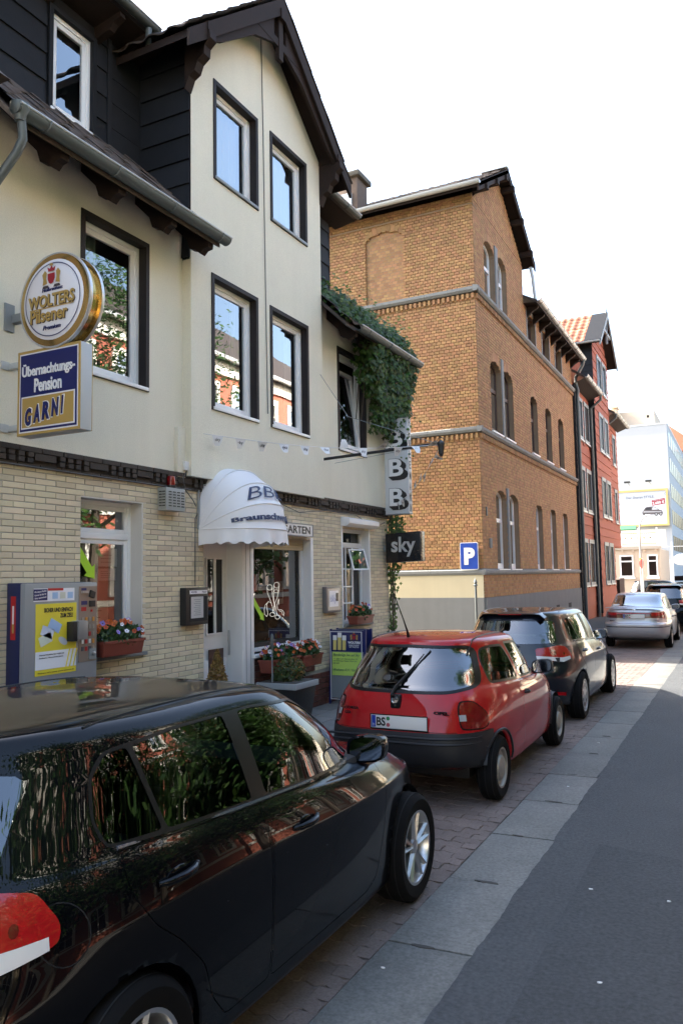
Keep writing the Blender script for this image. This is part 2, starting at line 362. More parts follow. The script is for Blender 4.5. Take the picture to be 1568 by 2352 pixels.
def window(parent, X, y0, y1, z0, z1, rec=.11, fw=.05, sw=.055, mat=None, glass=None, surround=None, sill=None, transom=None, mull=None, curtain=None, name='window', sdepth=.03):
    mat = mat or m_pvc; glass = glass or m_glass; mb = MB(); Xg = X - rec
    ring(mb, Xg - .05, Xg + .012, y0 + .002, y1 - .002, z0 + .002, z1 - .002, fw)
    cells = [(y0 + fw, y1 - fw, z0 + fw, z1 - fw)]
    if transom: c = cells[0]; mb.box(Xg - .05, Xg + .012, c[0], c[1], transom - .03, transom + .03); cells = [(c[0], c[1], c[2], transom - .03), (c[0], c[1], transom + .03, c[3])]
    if mull:
        nc = []
        for c in cells:
            e = c[0]
            for k in range(1, mull): 
                yy = c[0] + (c[1] - c[0]) * k / mull; mb.box(Xg - .05, Xg + .012, yy - .025, yy + .025, c[2], c[3]); nc.append((e, yy - .025, c[2], c[3])); e = yy + .025
            nc.append((e, c[1], c[2], c[3]))
        cells = nc
    for c in cells: ring(mb, Xg - .04, Xg - .004, c[0] + .001, c[1] - .001, c[2] + .001, c[3] - .001, sw)
    w = mb.build(name, mat, parent, bevel=.004)
    for c in cells:
        a, b, d, e = c[0] + sw - .004, c[1] - sw + .004, c[2] + sw - .004, c[3] - sw + .004
        MB().quad((Xg - .022, a, d), (Xg - .022, b, d), (Xg - .022, b, e), (Xg - .022, a, e)).build('pane', glass, w, recalc=False)
    if surround:
        mb = MB(); ring(mb, X - .004, X + .014, y0 - .05, y1 + .05, z0 - .035, z1 + .05, .052, wb=.037)
        Xb = Xg + .012
        mb.box(Xb, X - .004, y1 - .001, y1 + .004, z0, z1); mb.box(Xb, X - .004, y0 - .004, y0 + .001, z0, z1); mb.box(Xb, X - .004, y0, y1, z1 - .001, z1 + .004)
        mb.build('surround', surround, w, recalc=False)
    if sill:
        MB().box(Xg + .012, X + sdepth, y0 - .03, y1 + .03, z0 - .03, z0 + .006).build('sill', sill, w, bevel=.004)
    if curtain:
        cm, (ca, cb) = curtain
        mb = MB(); n = 40; Xc = Xg - .16
        vs = []
        for k in range(n + 1):
            t = k / n; yy = y0 + (y1 - y0) * t
            vs += [(Xc + .018 * math.sin(t * 38), yy, z0 + .02), (Xc + .018 * math.sin(t * 38 + .5), yy, z1)]
        keep = [(2 * k, 2 * k + 2, 2 * k + 3, 2 * k + 1) for k in range(n) if ca <= k / n <= cb]
        mb.add(vs, keep).build('curtain', cm, w, smooth=True)
    return w
CAMP = Vector((0, 0, 1.973))
def brick_field(parent, mat, O, U, Nn, u0, u1, z0, z1, bw, bh, joint, holes=(), proud=.01, nind=300, visf=None, name='brick', jit=.0012, bond=.5, depth=.03):
    """running-bond brick course geometry on a mortar wall; the nearest bricks are pieces of their own"""
    O, U, Nn = Vector(O), Vector(U), Vector(Nn); Z = Vector((0, 0, 1)); full = []; cut = []
    k = 0; z = z0
    while z + bh * .6 < z1:
        zc = z + bh / 2; zt = min(z + bh, z1) - joint; iv = [(u0, u1)]
        for h in holes:
            r = h(zc)
            if r is None: continue
            nv = []
            for a, b in iv:
                if r[1] <= a or r[0] >= b: nv.append((a, b)); continue
                if r[0] > a: nv.append((a, r[0]))
                if r[1] < b: nv.append((r[1], b))
            iv = nv
        s = u0 - (bw * bond if k % 2 else 0)
        while s < u1:
            for a, b in iv:
                p, q = max(s, a), min(s + bw - joint, b)
                if q - p > .012: (full if (q - p > bw - joint - 1e-5 and zt - z > bh - joint - 1e-5) else cut).append((p, q, z, zt))
            s += bw
        z += bh; k += 1
    def ctr(t): return O + U * ((t[0] + t[1]) / 2) + Z * ((t[2] + t[3]) / 2)
    ok = [t for t in full if visf is None or visf(ctr(t))]
    ok.sort(key=lambda t: (ctr(t) - CAMP).length); sel = ok[:nind]; ss = set(sel)
    rest = [t for t in full if t not in ss] + cut
    hw, hh = (bw - joint) / 2, (bh - joint) / 2; e = min(.003, hh * .2)
    def bverts(c, hw, hh, p):
        c = Vector(c)
        A = [c + U * a + Z * b - Nn * depth * .3 for a, b in ((-hw, -hh), (hw, -hh), (hw, hh), (-hw, hh))]; B = [c + U * a + Z * b + Nn * (p - .003) for a, b in ((-hw, -hh), (hw, -hh), (hw, hh), (-hw, hh))]
        D = [c + U * a + Z * b + Nn * p for a, b in ((-hw + e, -hh + e), (hw - e, -hh + e), (hw - e, hh - e), (-hw + e, hh - e))]
        return A + B + D
    bf = [(0, 1, 5, 4), (1, 2, 6, 5), (2, 3, 7, 6), (3, 0, 4, 7), (4, 5, 9, 8), (5, 6, 10, 9), (6, 7, 11, 10), (7, 4, 8, 11), (8, 9, 10, 11)]
    if sel:
        me = mesh_of(name, MB().add(bverts((0, 0, 0), hw, hh, proud), bf), mat)
        for t in sel: inst(name, me, parent, ctr(t) + Nn * uni(-jit, jit) * 1.5 + U * uni(-jit, jit) + Z * uni(-jit, jit))
    mb = MB()
    for t in rest: mb.add(bverts(ctr(t) + Nn * uni(-jit, jit), (t[1] - t[0]) / 2, (t[3] - t[2]) / 2, proud), bf)
    if rest: mb.build(name + '_field', mat, parent, kind='stuff', recalc=False)
def rect_hole(a, b, c, d): return lambda z: (a, b) if c < z < d else None
def arch_hole(a, b, c, s, r):
    """opening a..b from sill c to spring line s with a segment arch of rise r"""
    def f(z):
        if z < c or z > s + r: return None
        if z <= s: return (a, b)
        t = (z - s) / r; h = (b - a) / 2 * math.sqrt(max(0, 1 - t * t)); m_ = (a + b) / 2
        return (m_ - h, m_ + h)
    return f
# pantile shared by the roofs
def tile_mb(w=.30, l=.40, h=.035):
    mb = MB(); n = 8; vs = []
    for j, (y, zz) in enumerate(((0, .012), (l, -.006))):
        for k in range(n + 1):
            t = k / n; vs.append((t * w, y, zz + h * (.5 + .5 * math.sin(2 * PI * t + .6))))
    for k in range(n + 1): t = k / n; vs.append((t * w, 0, .012 - .014 + h * (.5 + .5 * math.sin(2 * PI * t + .6))))
    fs = [(k, k + 1, n + 2 + k, n + 1 + k) for k in range(n)] + [(2 * n + 2 + k, 2 * n + 3 + k, k + 1, k) for k in range(n)]
    return mb.add(vs, fs)
def tile_field(parent, O, U, V, nu, nv, mat, w=.285, l=.33, name='roof_tile', keep=None, lim=300):
    """O lower corner of slope, U along the eave, V up the slope"""
    O, U, V = Vector(O), Vector(U).normalized(), Vector(V).normalized(); Nn = U.cross(V)
    if Nn.z < 0: O = O + U * (nu * w); U = -U; Nn = U.cross(V)
    rot = Matrix(((U.x, V.x, Nn.x, 0), (U.y, V.y, Nn.y, 0), (U.z, V.z, Nn.z, 0), (0, 0, 0, 1)))
    me = mesh_of(name, tile_mb(w * 1.06, l * 1.18), mat); me.shade_smooth(); n = 0
    for j in range(nv):
        for i in range(nu):
            p = O + U * (i * w) + V * (j * l)
            if keep and not keep(p): continue
            inst(name, me, parent, p + Nn * (.01 + uni(0, .008)) + V * uni(-.012, .012), rot @ Matrix.Rotation(uni(-.025, .025), 4, 'Z') @ Matrix.Rotation(uni(-.02, .03), 4, 'X')); n += 1
# ------------------------------------------------------------------ the cream and yellow-brick inn
YH = thing('yellow_house', 'cream plastered inn with pale yellow brick ground floor and dark-clad dormers', 'house', (X0, 8.5, 0))
YA, YB = 4.42, 12.56
BX, BYA, BYB, RY = -5.38, 6.92, 10.02, 8.47
gw = (5.415, 6.27, 1.25, 2.77); dr = (7.294, 8.04, .15, 2.45); bw_ = (8.285, 9.80, 1.03, 2.52); sw_ = (10.80, 11.76, 1.24, 2.74)
mb = MB(); wallX(mb, X0 - .001, YA, YB, .1, 3.0, [gw, dr, bw_, sw_], .20)
mb.build('ground_floor_wall', [m_mortar], YH, recalc=False)
lw = (5.43, 6.30, 3.99, 5.52); iw = (10.78, 11.70, 3.98, 5.55)
mb = MB(); wallX(mb, X0, YA, BYA, 3.12, 6.16, [lw], .14); wallX(mb, X0, BYB, YB, 3.12, 6.16, [iw], .14)
mb.quad((X0, YB, 3.12), (-9.5, YB, 3.12), (-9.5, YB, 10.0), (X0, YB, 5.95)); mb.quad((X0, YB, .1), (-14, YB, .1), (-14, YB, 3.12), (X0, YB, 3.12)); mb.quad((-9.5, YB, 3.12), (-14, YB, 3.12), (-14, YB, 5.95), (-9.5, YB, 10.0))
b1 = (7.35, 8.24, 3.97, 5.52); b2 = (8.63, 9.55, 3.97, 5.52); b3 = (7.40, 8.27, 6.78, 7.95); b4 = (8.67, 9.56, 6.78, 7.95)
wallX(mb, BX, BYA, BYB, 3.12, 7.99, [b1, b2, b3, b4], .14)
mb.add([(BX, BYA, 7.99), (BX, BYB, 7.99), (BX, BYB, 8.2), (BX, RY, 9.5), (BX, BYA, 8.2)], [(0, 1, 2, 3, 4)])
mb.quad((BX, BYA, 3.12), (BX, BYA, 6.1), (X0 - .05, BYA, 6.1), (X0 - .05, BYA, 3.12)); mb.quad((BX, BYB, 3.12), (X0 - .05, BYB, 3.12), (X0 - .05, BYB, 5.9), (BX, BYB, 5.9))
mb.quad((X0, YA, 3.12), (X0 - .3, YA, 3.12), (X0 - .3, YB, 3.12), (X0, YB, 3.12)); mb.quad((BX, BYA, 3.121), (X0 - .1, BYA, 3.121), (X0 - .1, BYB, 3.121), (BX, BYB, 3.121))
mb.build('plaster_wall', m_plaster, YH, recalc=False)
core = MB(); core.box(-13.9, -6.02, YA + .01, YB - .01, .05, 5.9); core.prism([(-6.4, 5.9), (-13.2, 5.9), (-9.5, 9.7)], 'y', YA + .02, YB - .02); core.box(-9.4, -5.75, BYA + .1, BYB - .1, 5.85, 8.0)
core.build('light_block_core', m_room, YH)  # solid dark core added to keep sun out and stand in for unlit rooms
# bricks of the ground floor
H = [rect_hole(*h) for h in (gw, dr, bw_, sw_)] + [rect_hole(8.02, 8.30, 0, 2.6)]
redh = [rect_hole(8.285, 9.86, .6, 1.03), rect_hole(YA, YB, 0, .655)]
brick_field(YH, m_ybrick, (X0, 0, 0), (0, 1, 0), (1, 0, 0), YA, YB, .655, 2.985, .232, .0545, .0075, H + redh, .0055, 300, lambda p: p.y > 4.6 and p.z > 1.15 and not (p.y < 5.45 and p.z < 2.0))
brick_field(YH, m_rbrick, (X0, 0, 0), (0, 1, 0), (1, 0, 0), YA, YB, .15, .655, .25, .0775, .010, [rect_hole(*dr), rect_hole(8.02, 8.30, 0, 2.6)], .018, 90, lambda p: 8.3 < p.y < 11 and p.z > .3, name='red_brick')
brick_field(YH, m_rbrick, (X0, 0, 0), (0, 1, 0), (1, 0, 0), 8.285, 9.86, .66, 1.03, .25, .0775, .010, [], .018, 40, None, name='sill_brick')
# dark dentil frieze
mb = MB(); mb.box(X0 - .02, X0 + .012, YA, YB + .02, 2.985, 3.125); mb.build('frieze_band', m_dbrick, YH, recalc=False)
dme = mesh_of('frieze_brick', MB().box(0, .045, -.03, .03, 0, .040), m_dbrick); lme = mesh_of('frieze_brick', MB().box(0, .040, -.118, .118, 0, .062), m_dbrick); ome = mesh_of('frieze_brick', MB().box(0, .052, -.118, .118, 0, .030), m_dbrick)
y = YA + .04; g = 0
while y < YB - .05:
    if g % 5 == 4:
        inst('frieze_brick', lme, YH, (X0 + .01, y + .10, 3.038 + uni(-.002, .002))); y += .26
    else:
        for zz in (3.012, 3.062): inst('frieze_brick', dme, YH, (X0 + .01 + uni(-.004, .004), y + .03, zz))
        y += .098
    g += 1
y = YA
fz = MB()
while y < YB + .02:
    fz.box(X0 + .008, X0 + .058 + uni(-.003, .003), y + .004, min(y + .238, YB + .02), 3.106, 3.15); fz.box(X0 + .008, X0 + .03 + uni(-.003, .003), y + .004, min(y + .238, YB + .02), 2.972, 3.004); y += .244
fz.build('frieze_course', m_dbrick, YH, kind='stuff')
# windows of the inn
window(YH, X0, *lw, rec=.10, surround=m_brown, sill=m_pvc, curtain=(m_curtain, (.0, .45)))
for h in (b1, b2): window(YH, BX, *h, rec=.10, surround=m_brown, sill=m_pvc, curtain=(m_curtain, (.8, 1)))
for h in (b3, b4): window(YH, BX, *h, rec=.10, surround=m_brown, sill=m_grey, curtain=(m_curtain, (0, 1)))
w = window(YH, X0, *iw, rec=.10, surround=m_brown, sill=m_pvc)
for ch in list(w.children):
    if ch.name.startswith('pane'): bpy.data.objects.remove(ch)
# its sash stands tilted open at the top
tb = MB(); ring(tb, X0 - .10, X0 - .055, iw[0] + .06, iw[1] - .06, iw[2] + .06, iw[3] - .22, .06); 
mbx = MB()
for v in tb.v: pass
def tilt(p, z0=iw[2] + .06, k=-.10): return (p[0] + k * (p[2] - z0), p[1], p[2])
tb.v = [tilt(p) for p in tb.v]; sash = tb.build('sash', m_pvc, w)
MB().quad(*[tilt(p) for p in ((X0 - .08, iw[0] + .115, iw[2] + .115), (X0 - .08, iw[1] - .115, iw[2] + .115), (X0 - .08, iw[1] - .115, iw[3] - .275), (X0 - .08, iw[0] + .115, iw[3] - .275))]).build('pane', m_glass, w, recalc=False)
bl = MB()
for k in range(24): bl.box(X0 - .36, X0 - .345, iw[0] + .1, iw[1] - .1, 4.75 + k * .03, 4.75 + k * .03 + .018)
bl.build('blind', m_room, w)
window(YH, X0, *gw, rec=.16, transom=2.42, fw=.045, sw=.045, sill=m_stone, curtain=None, sdepth=.05)
mb = MB(); mb.box(X0 - .20, X0 + .002, gw[1] - .012, gw[1] + .05, gw[2] - .03, gw[3] + .012); mb.box(X0 - .20, X0 + .001, gw[0], gw[1] - .012, gw[3] - .004, gw[3] + .05)
mb.build('reveal', M('reveal_render', (.60, .58, .54), .8, var=.08), YH)
# entrance: recessed white door with two narrow dark panes, pillar to its right
Xd = X0 - .20
dm = MB(); dm.box(Xd - .05, Xd, dr[0], dr[1], .15, 2.45); dm.box(Xd, Xd + .012, dr[0] + .02, dr[1] - .02, .35, 1.02)
door = dm.build('door', m_white, YH, bevel=.004)
for a, b in ((7.618, 7.747), (7.79, 7.925)):
    MB().box(Xd, Xd + .006, a, b, 1.33, 2.215).build('pane', GLASS('brown_door_glass', (.10, .07, .04), 1.5), door, recalc=False)
    f = MB(); ring(f, Xd, Xd + .018, a - .022, b + .022, 1.308, 2.237, .022); f.build('moulding', m_white, door)
MB().box(Xd + .012, Xd + .02, 7.64, 7.93, .55, 1.14).build('lower_panel', M('brown_door_panel', (.06, .03, .025), .4), door)
MB().box(Xd - .02, Xd + .03, 7.294, 7.345, .15, 2.40).build('door_frame', m_white, YH, bevel=.004)
MB().tube([(Xd + .06, 7.985, 1.05), (Xd + .06, 7.985, 1.35)], .012).build('handle', m_steel, door, smooth=True)
mb = MB(); mb.box(X0 - .25, X0 + .03, 8.034, 8.289, .12, 2.55); mb.build('entrance_pillar', m_white, YH, bevel=.006)
for yy in (8.11, 8.21): MB().box(X0 + .03, X0 + .034, yy - .003, yy + .003, .12, 2.5).build('pillar_joint', m_grey, YH)
mb = MB(); mb.box(X0 - .25, X0 + .003, 7.25, 8.05, 2.40, 2.56); mb.build('door_lintel', m_white, YH)
MB().box(X0 - .3, X0 + .25, 7.2, 8.1, .1, .17).build('door_step', m_stone, YH, bevel=.01)
# large front window with roller shutter
Xb = X0 - .165
wb = MB(); ring(wb, Xb - .05, Xb + .02, 8.285, 9.80, 1.03, 2.52, .055); big = wb.build('front_window', m_pvc, YH, bevel=.004)
MB().quad((Xb - .01, 8.33, 1.08), (Xb - .01, 9.75, 1.08), (Xb - .01, 9.75, 2.47), (Xb - .01, 8.33, 2.47)).build('pane', GLASS('front_pane_glass', (.6, .66, .64), 1.5, boost=3.2), big, recalc=False)
f = MB(); ring(f, Xb - .006, Xb + .006, 8.335, 9.745, 1.08, 2.47, .06); f.build('dark_sash', m_black, big)
MB().box(X0 - .17, X0 + .012, 9.795, 9.86, 1.0, 2.54).build('shutter_guide', m_white, big, bevel=.004); MB().box(X0 - .17, X0 - .12, 9.74, 9.79, 1.03, 2.52).build('guide_rail', m_white, big, bevel=.004)
sm_ = M('tan_shutter', (.46, .40, .28), .6, var=.06)
for k in range(5): MB().box(Xb + .03, Xb + .05, 8.29, 9.79, 2.36 + k * .037, 2.36 + k * .037 + .034).build('shutter_slat', sm_, big)
MB().box(X0 - .16, X0 + .06, 8.27, 9.86, .985, 1.03).build('sill', m_white, big, bevel=.006)
# room behind the big window: counter, window sill board, posters
mb = MB(); mb.box(X0 - .45, X0 - .22, 8.3, 9.79, 1.05, 1.12); mb.build('inner_sill', M('inner_sill_wood', (.20, .22, .18), .5), big)
# small latticed window with shutter box
sb = MB(); sb.prism([(X0, 2.76), (X0 + .10, 2.76), (X0 + .16, 2.80), (X0 + .16, 2.87), (X0 + .04, 2.905), (X0, 2.905)], 'y', 10.76, 11.86); sb.build('shutter_box', m_white, YH, bevel=.006)
Xs = X0 - .14
lat = MB(); ring(lat, Xs - .04, Xs + .015, 10.80, 11.76, 1.24, 2.74, .06)
lat.box(Xs - .04, Xs + .015, 10.86, 11.70, 2.44, 2.52); lat.box(Xs - .035, Xs + .01, 11.40, 11.44, 1.3, 2.44)
for yy in (10.98, 11.19, ): lat.box(Xs - .03, Xs + .006, yy - .012, yy + .012, 1.3, 2.44)
for zz in (1.56, 1.82, 2.10): lat.box(Xs - .028, Xs + .004, 10.86, 11.40, zz - .012, zz + .012)
sw1 = lat.build('lattice_window', m_pvc, YH, bevel=.003)
MB().quad((Xs - .015, 10.83, 1.27), (Xs - .015, 11.73, 1.27), (Xs - .015, 11.73, 2.71), (Xs - .015, 10.83, 2.71)).build('pane', GLASS('amber_lattice_glass', (.55, .36, .2), 1.55), sw1, recalc=False)
of = MB(); ring(of, -.012, .012, 0, .30, 0, .34, .025)
of.v = [(X0 - .10 + p[1] * .55 + p[0] * .8 + (.34 - p[2]) * .25, 11.20 + p[1] * .83 - p[0] * .5, 2.08 + p[2]) for p in of.v]; osash = of.build('open_casement', m_pvc, sw1)
MB().quad(*[(X0 - .10 + a * .55 + (.34 - b) * .25, 11.20 + a * .83, 2.08 + b) for a, b in ((.02, .02), (.28, .02), (.28, .32), (.02, .32))]).build('pane', m_glassd, sw1, recalc=False)
for ya, yb in ((10.76, 10.806), (11.752, 11.80)): MB().box(X0 - .16, X0 + .012, ya, yb, 1.2, 2.76).build('shutter_guide', m_white, sw1, bevel=.003)
MB().box(X0 - .14, X0 + .05, 10.78, 11.80, 1.205, 1.242).build('sill', m_stone, sw1, bevel=.004)
# ---------------------------------------------------------------- roofs of the inn
EX, EZ = -4.98, 5.70
sl_ = Vector((-1.16, 0, 1.12)).normalized(); tn = 1.12 / 1.16
dk = MB(); dk.prism([(EX, EZ), (EX, EZ - .06), (-6.3, EZ - .06 + 1.32 * tn), (-6.3, EZ + 1.32 * tn)], 'y', 4.2, BYA); dk.prism([(EX, EZ), (EX, EZ - .06), (-9.55, EZ - .06 + 4.57 * tn), (-9.55, EZ + 4.57 * tn)], 'y', 11.7, 12.78)
dk.prism([(EX, EZ), (EX, EZ - .06), (-6.3, EZ - .06 + 1.32 * tn), (-6.3, EZ + 1.32 * tn)], 'y', BYB, 11.7)
dk.prism([(-9.5, 10.1), (-9.5, 10.02), (-14.2, 5.5), (-14.2, 5.6)], 'y', 4.2, 12.78)
roof = dk.build('main_roof', m_tile, YH)
tile_field(roof, (EX + .03, 4.22, EZ), (0, 1, 0), sl_, 10, 5, m_tile, .27, .33)
tile_field(roof, (EX + .03, BYB, EZ), (0, 1, 0), sl_, 10, 5, m_tile, .275, .33)
for ya, yb in ((4.2, BYA), (BYB, 12.78)): MB().quad((X0 - .05, ya, 6.178), (EX, ya, 5.632), (EX, yb, 5.632), (X0 - .05, yb, 6.178)).build('soffit', m_wood, roof)
rt = [(X0, 6.13), (-5.01, 5.66), (-5.02, 5.60), (-5.08, 5.59), (-5.13, 5.545), (-5.19, 5.60), (-5.27, 5.63), (-5.31, 5.74), (X0, 5.93)]
for yy in (4.72, 5.42, 6.18, 6.80, 10.45, 11.1, 11.8, 12.5): MB().prism(rt, 'y', yy - .045, yy + .045).build('rafter_tail', m_wood, roof)
def gutter(parent, X, z, y0, y1, r=.07, mat=None, n=10):
    mb = MB(); vs = []; fs = []
    for yy in (y0, y1):
        for k in range(n + 1):
            t = PI * k / n; vs.append((X - r * math.cos(t), yy, z - r * math.sin(t)))
        for k in range(n + 1):
            t = PI * k / n; vs.append((X - (r - .008) * math.cos(t), yy, z - (r - .008) * math.sin(t)))
    q = 2 * n + 2
    for k in range(n): fs += [(k, k + 1, q + k + 1, q + k), (n + 1 + k, q + n + 1 + k, q + n + 2 + k, n + 2 + k), (k, n + 1 + k, n + 2 + k, k + 1), (q + k, q + k + 1, q + n + 2 + k, q + n + 1 + k)]
    mb.add(vs, fs); g = mb.build('gutter', mat or m_zinc, parent, smooth=True)
    MB().tube([(X + r, y0, z + .005), (X + r, y1, z + .005)], .011, 6).build('gutter_bead', m_zincl, g, smooth=True)
    yy = y0 + .3
    while yy < y1:
        MB().tube([(X - (r + .004) * math.cos(PI * k / 8), yy, z - (r + .004) * math.sin(PI * k / 8)) for k in range(9)], .008, 5).build('gutter_clip', m_zinc, g); yy += .8
    return g
gutter(YH, -4.93, 5.74, 4.12, 6.98); gutter(YH, -4.93, 5.72, 10.35, 12.86)
MB().lathe([(.04, -.09), (.05, -.04), (.078, .0), (.078, .05), (.07, .052)], (-4.93, 4.17, 5.72), n=14).build('hopper', m_zinc, YH, smooth=True)
MB().tube([(-4.93, 4.18, 5.7), (-4.93, 4.2, 5.5), (-4.98, 4.19, 5.4), (-5.34, 4.10, 4.95), (-5.40, 4.08, 4.8), (-5.40, 4.08, .3)], .036, 12).build('downpipe', m_zinc, YH, smooth=True)
# dormer left of the bay
DX, DZ0, DZ1 = -6.14, 6.82, 8.15
dw = (5.56, 6.13, 6.86, 7.95)
mb = MB(); wallX(mb, DX, 4.3, BYA, DZ0 - .1, 8.3, [dw], .1); mb.box(-9.3, -6.4, 4.35, BYA - .05, 6.8, 8.25); mb.box(-6.4, -6.24, 4.35, BYA - .05, 6.7, 8.2)
dorm = mb.build('dormer', m_slate, YH, recalc=False)
def boards(parent, mat, X, y0, y1, z0, z1, pitch, holes, name='panel', t=.014, maxlen=1.2):
    z = z0; k = 0
    while z < z1 - .02:
        zt = min(z + pitch, z1); iv = [(y0, y1)]
        for h in holes:
            if h[2] < (z + zt) / 2 < h[3]:
                nv = []
                for a, b in iv:
                    if h[1] <= a or h[0] >= b: nv.append((a, b)); continue
                    if h[0] > a: nv.append((a, h[0]))
                    if h[1] < b: nv.append((h[1], b))
                iv = nv
        for a, b in iv:
            s = a
            nseg = max(1, round((b - a) / maxlen))
            for q in range(nseg):
                p0, p1 = a + (b - a) * q / nseg, a + (b - a) * (q + 1) / nseg
                if p1 - p0 < .02: continue
                d = uni(-.002, .002)
                MB().prism([(X + .001, z), (X + t + .012 + d, z), (X + t + .010 + d, z + .02), (X + .004, zt), (X + .001, zt)], 'y', p0 + .003, p1 - .003).build(name, mat, parent)
        z = zt; k += 1
boards(dorm, m_slate, DX, 4.3, 6.38, DZ0, 8.2, .30, [(dw[0] - .06, dw[1] + .06, 0, dw[3] + .06)])
boards(dorm, m_slate, DX - .02, 6.41, BYA - .02, DZ0, 8.2, .30, [])
MB().box(DX - .02, DX + .035, 6.36, 6.42, DZ0, 8.2).build('corner_board', m_slate, dorm)
window(YH, DX + .03, dw[0], dw[1], dw[2], dw[3], rec=.05, surround=m_slate, sill=m_pvc, curtain=(m_curtain, (0, 1)))
dr_ = MB(); dr_.prism([(-5.72, 8.30), (-5.72, 8.23), (-9.5, 9.86), (-9.5, 9.96)], 'y', 4.2, 6.75); dr_.prism([(-5.72, 8.30), (-5.72, 8.23), (-9.5, 9.86), (-9.5, 9.96)], 'y', 10.2, 12.0)
dro = dr_.build('dormer_roof', m_tile, YH)
MB().quad((DX, 4.2, 8.13), (-5.74, 4.2, 8.2), (-5.74, 6.9, 8.2), (DX, 6.9, 8.13)).build('soffit', m_wood, dro)
for yy in (4.8, 5.5, 6.2, 6.6): MB().prism([(DX, 8.15), (-5.76, 8.22), (-5.74, 8.14), (-5.84, 8.10), (-5.9, 8.04), (DX, 7.98)], 'y', yy - .04, yy + .04).build('rafter_tail', m_wood, dro)
gutter(YH, -5.68, 8.28, 4.1, 6.70, .06)
MB().tube([(-5.68, 6.55, 8.22), (-5.70, 6.56, 8.02)], .035, 10).build('outlet_pipe', m_zinc, YH, smooth=True)
# dormer right of the bay
mb = MB(); mb.box(-9.3, DX, BYB - .02, 11.72, 6.6, 8.22); d2 = mb.build('dormer', m_slate, YH, recalc=False)
boards(d2, m_slate, DX, BYB + .1, 11.72, 6.75, 8.2, .30, [])
for k in range(5): MB().box(-7.6, DX + .02, 11.722, 11.735, 6.6 + k * .3, 6.6 + k * .3 + .294).build('panel', m_slate, d2)
MB().quad((DX, BYB, 8.13), (-5.74, BYB, 8.2), (-5.74, 12.0, 8.2), (DX, 12.0, 8.13)).build('soffit', m_wood, dro)
gutter(YH, -5.68, 8.28, 10.42, 12.02, .06)
# bay gable: slate-clad cheeks, roof, barge boards, brackets
ck = MB(); ck.box(-9.2, BX - .02, BYA, BYA + .06, 5.6, 8.3); ck.box(-9.2, BX - .02, BYB - .06, BYB, 5.6, 8.3); chk = ck.build('bay_cheek', m_slate, YH, recalc=False)
for k in range(9):
    z = 5.62 + k * .29
    MB().prism([(BYA - .001, z), (BYA - .026, z), (BYA - .024, z + .02), (BYA - .004, z + .286), (BYA - .001, z + .286)], 'x', DX + .04, BX - .012).build('panel', m_slate, chk)
VX = -5.06; e0, ez, rz = 6.52, 8.00, 9.66
pt = (rz - ez) / (RY - e0)
br = MB()
for s in (-1, 1):
    y1 = RY + s * (RY - e0); th = .09
    br.prism([(RY, rz), (y1, ez), (y1, ez - th), (RY, rz - th)], 'x', -9.5, VX)
bro = br.build('bay_roof', m_wood, YH)
Vl = Vector((0, RY - e0, rz - ez)).normalized(); Vr = Vector((0, -(RY - e0), rz - ez)).normalized()
tile_field(bro, (-9.4, e0 - .04, ez), (1, 0, 0), Vl, 15, 8, m_tile, .29, .325); tile_field(bro, (-9.4, 2 * RY - e0 + .04, ez), (1, 0, 0), Vr, 15, 8, m_tile, .29, .325)
MB().tube([(-9.4, RY, rz + .03), (VX - .02, RY, rz + .03)], .07, 8).build('ridge_tiles', m_tile, bro, smooth=True)
for s in (-1, 1):
    a = (RY, rz + .02); b = (RY + s * (RY - e0 + .03), ez - .02); MB().prism([a, b, (b[0], b[1] - .20), (a[0], a[1] - .24)], 'x', VX - .035, VX + .005).build('barge_board', m_wood, bro)
    MB().prism([(RY + s * .15, rz - .35), (RY + s * 1.75, ez - .12 + .28), (RY + s * 1.75, ez - .26 + .28), (RY + s * 1.3, ez + .30 - .05), (RY + s * .6, ez + .80), (RY + s * .15, ez + .98)], 'x', VX - .09, VX - .045).build('arched_brace', m_wood, bro)
    yb = RY + s * 1.60
    MB().prism([(BX, 8.16), (VX + .03, 8.16), (VX + .04, 8.06), (VX - .04, 8.0), (VX - .05, 7.9), (VX - .14, 7.84), (VX - .18, 7.74), (VX - .26, 7.70), (BX, 7.56)], 'y', yb - .06, yb + .06).build('eave_bracket', m_wood, bro)
    MB().box(BX, VX + .02, yb - .07, yb + .07, 8.16, 8.26).build('purlin_end', m_wood, bro)
MB().box(VX - .09, VX - .03, RY - .05, RY + .05, rz - .85, rz - .1).build('king_post', m_wood, bro)
MB().box(VX - .09, VX - .04, RY - .62, RY + .62, rz - .68, rz - .57).build('collar_beam', m_wood, bro)
for k in range(10): MB().box(VX - .10, VX - .08, RY - .5, RY + .5, rz - .54 + k * .035, rz - .525 + k * .035).build('lattice_slat', m_wood, bro)
MB().box(BX, VX + .02, RY - .06, RY + .06, rz - .30, rz - .16).build('purlin_end', m_wood, bro)
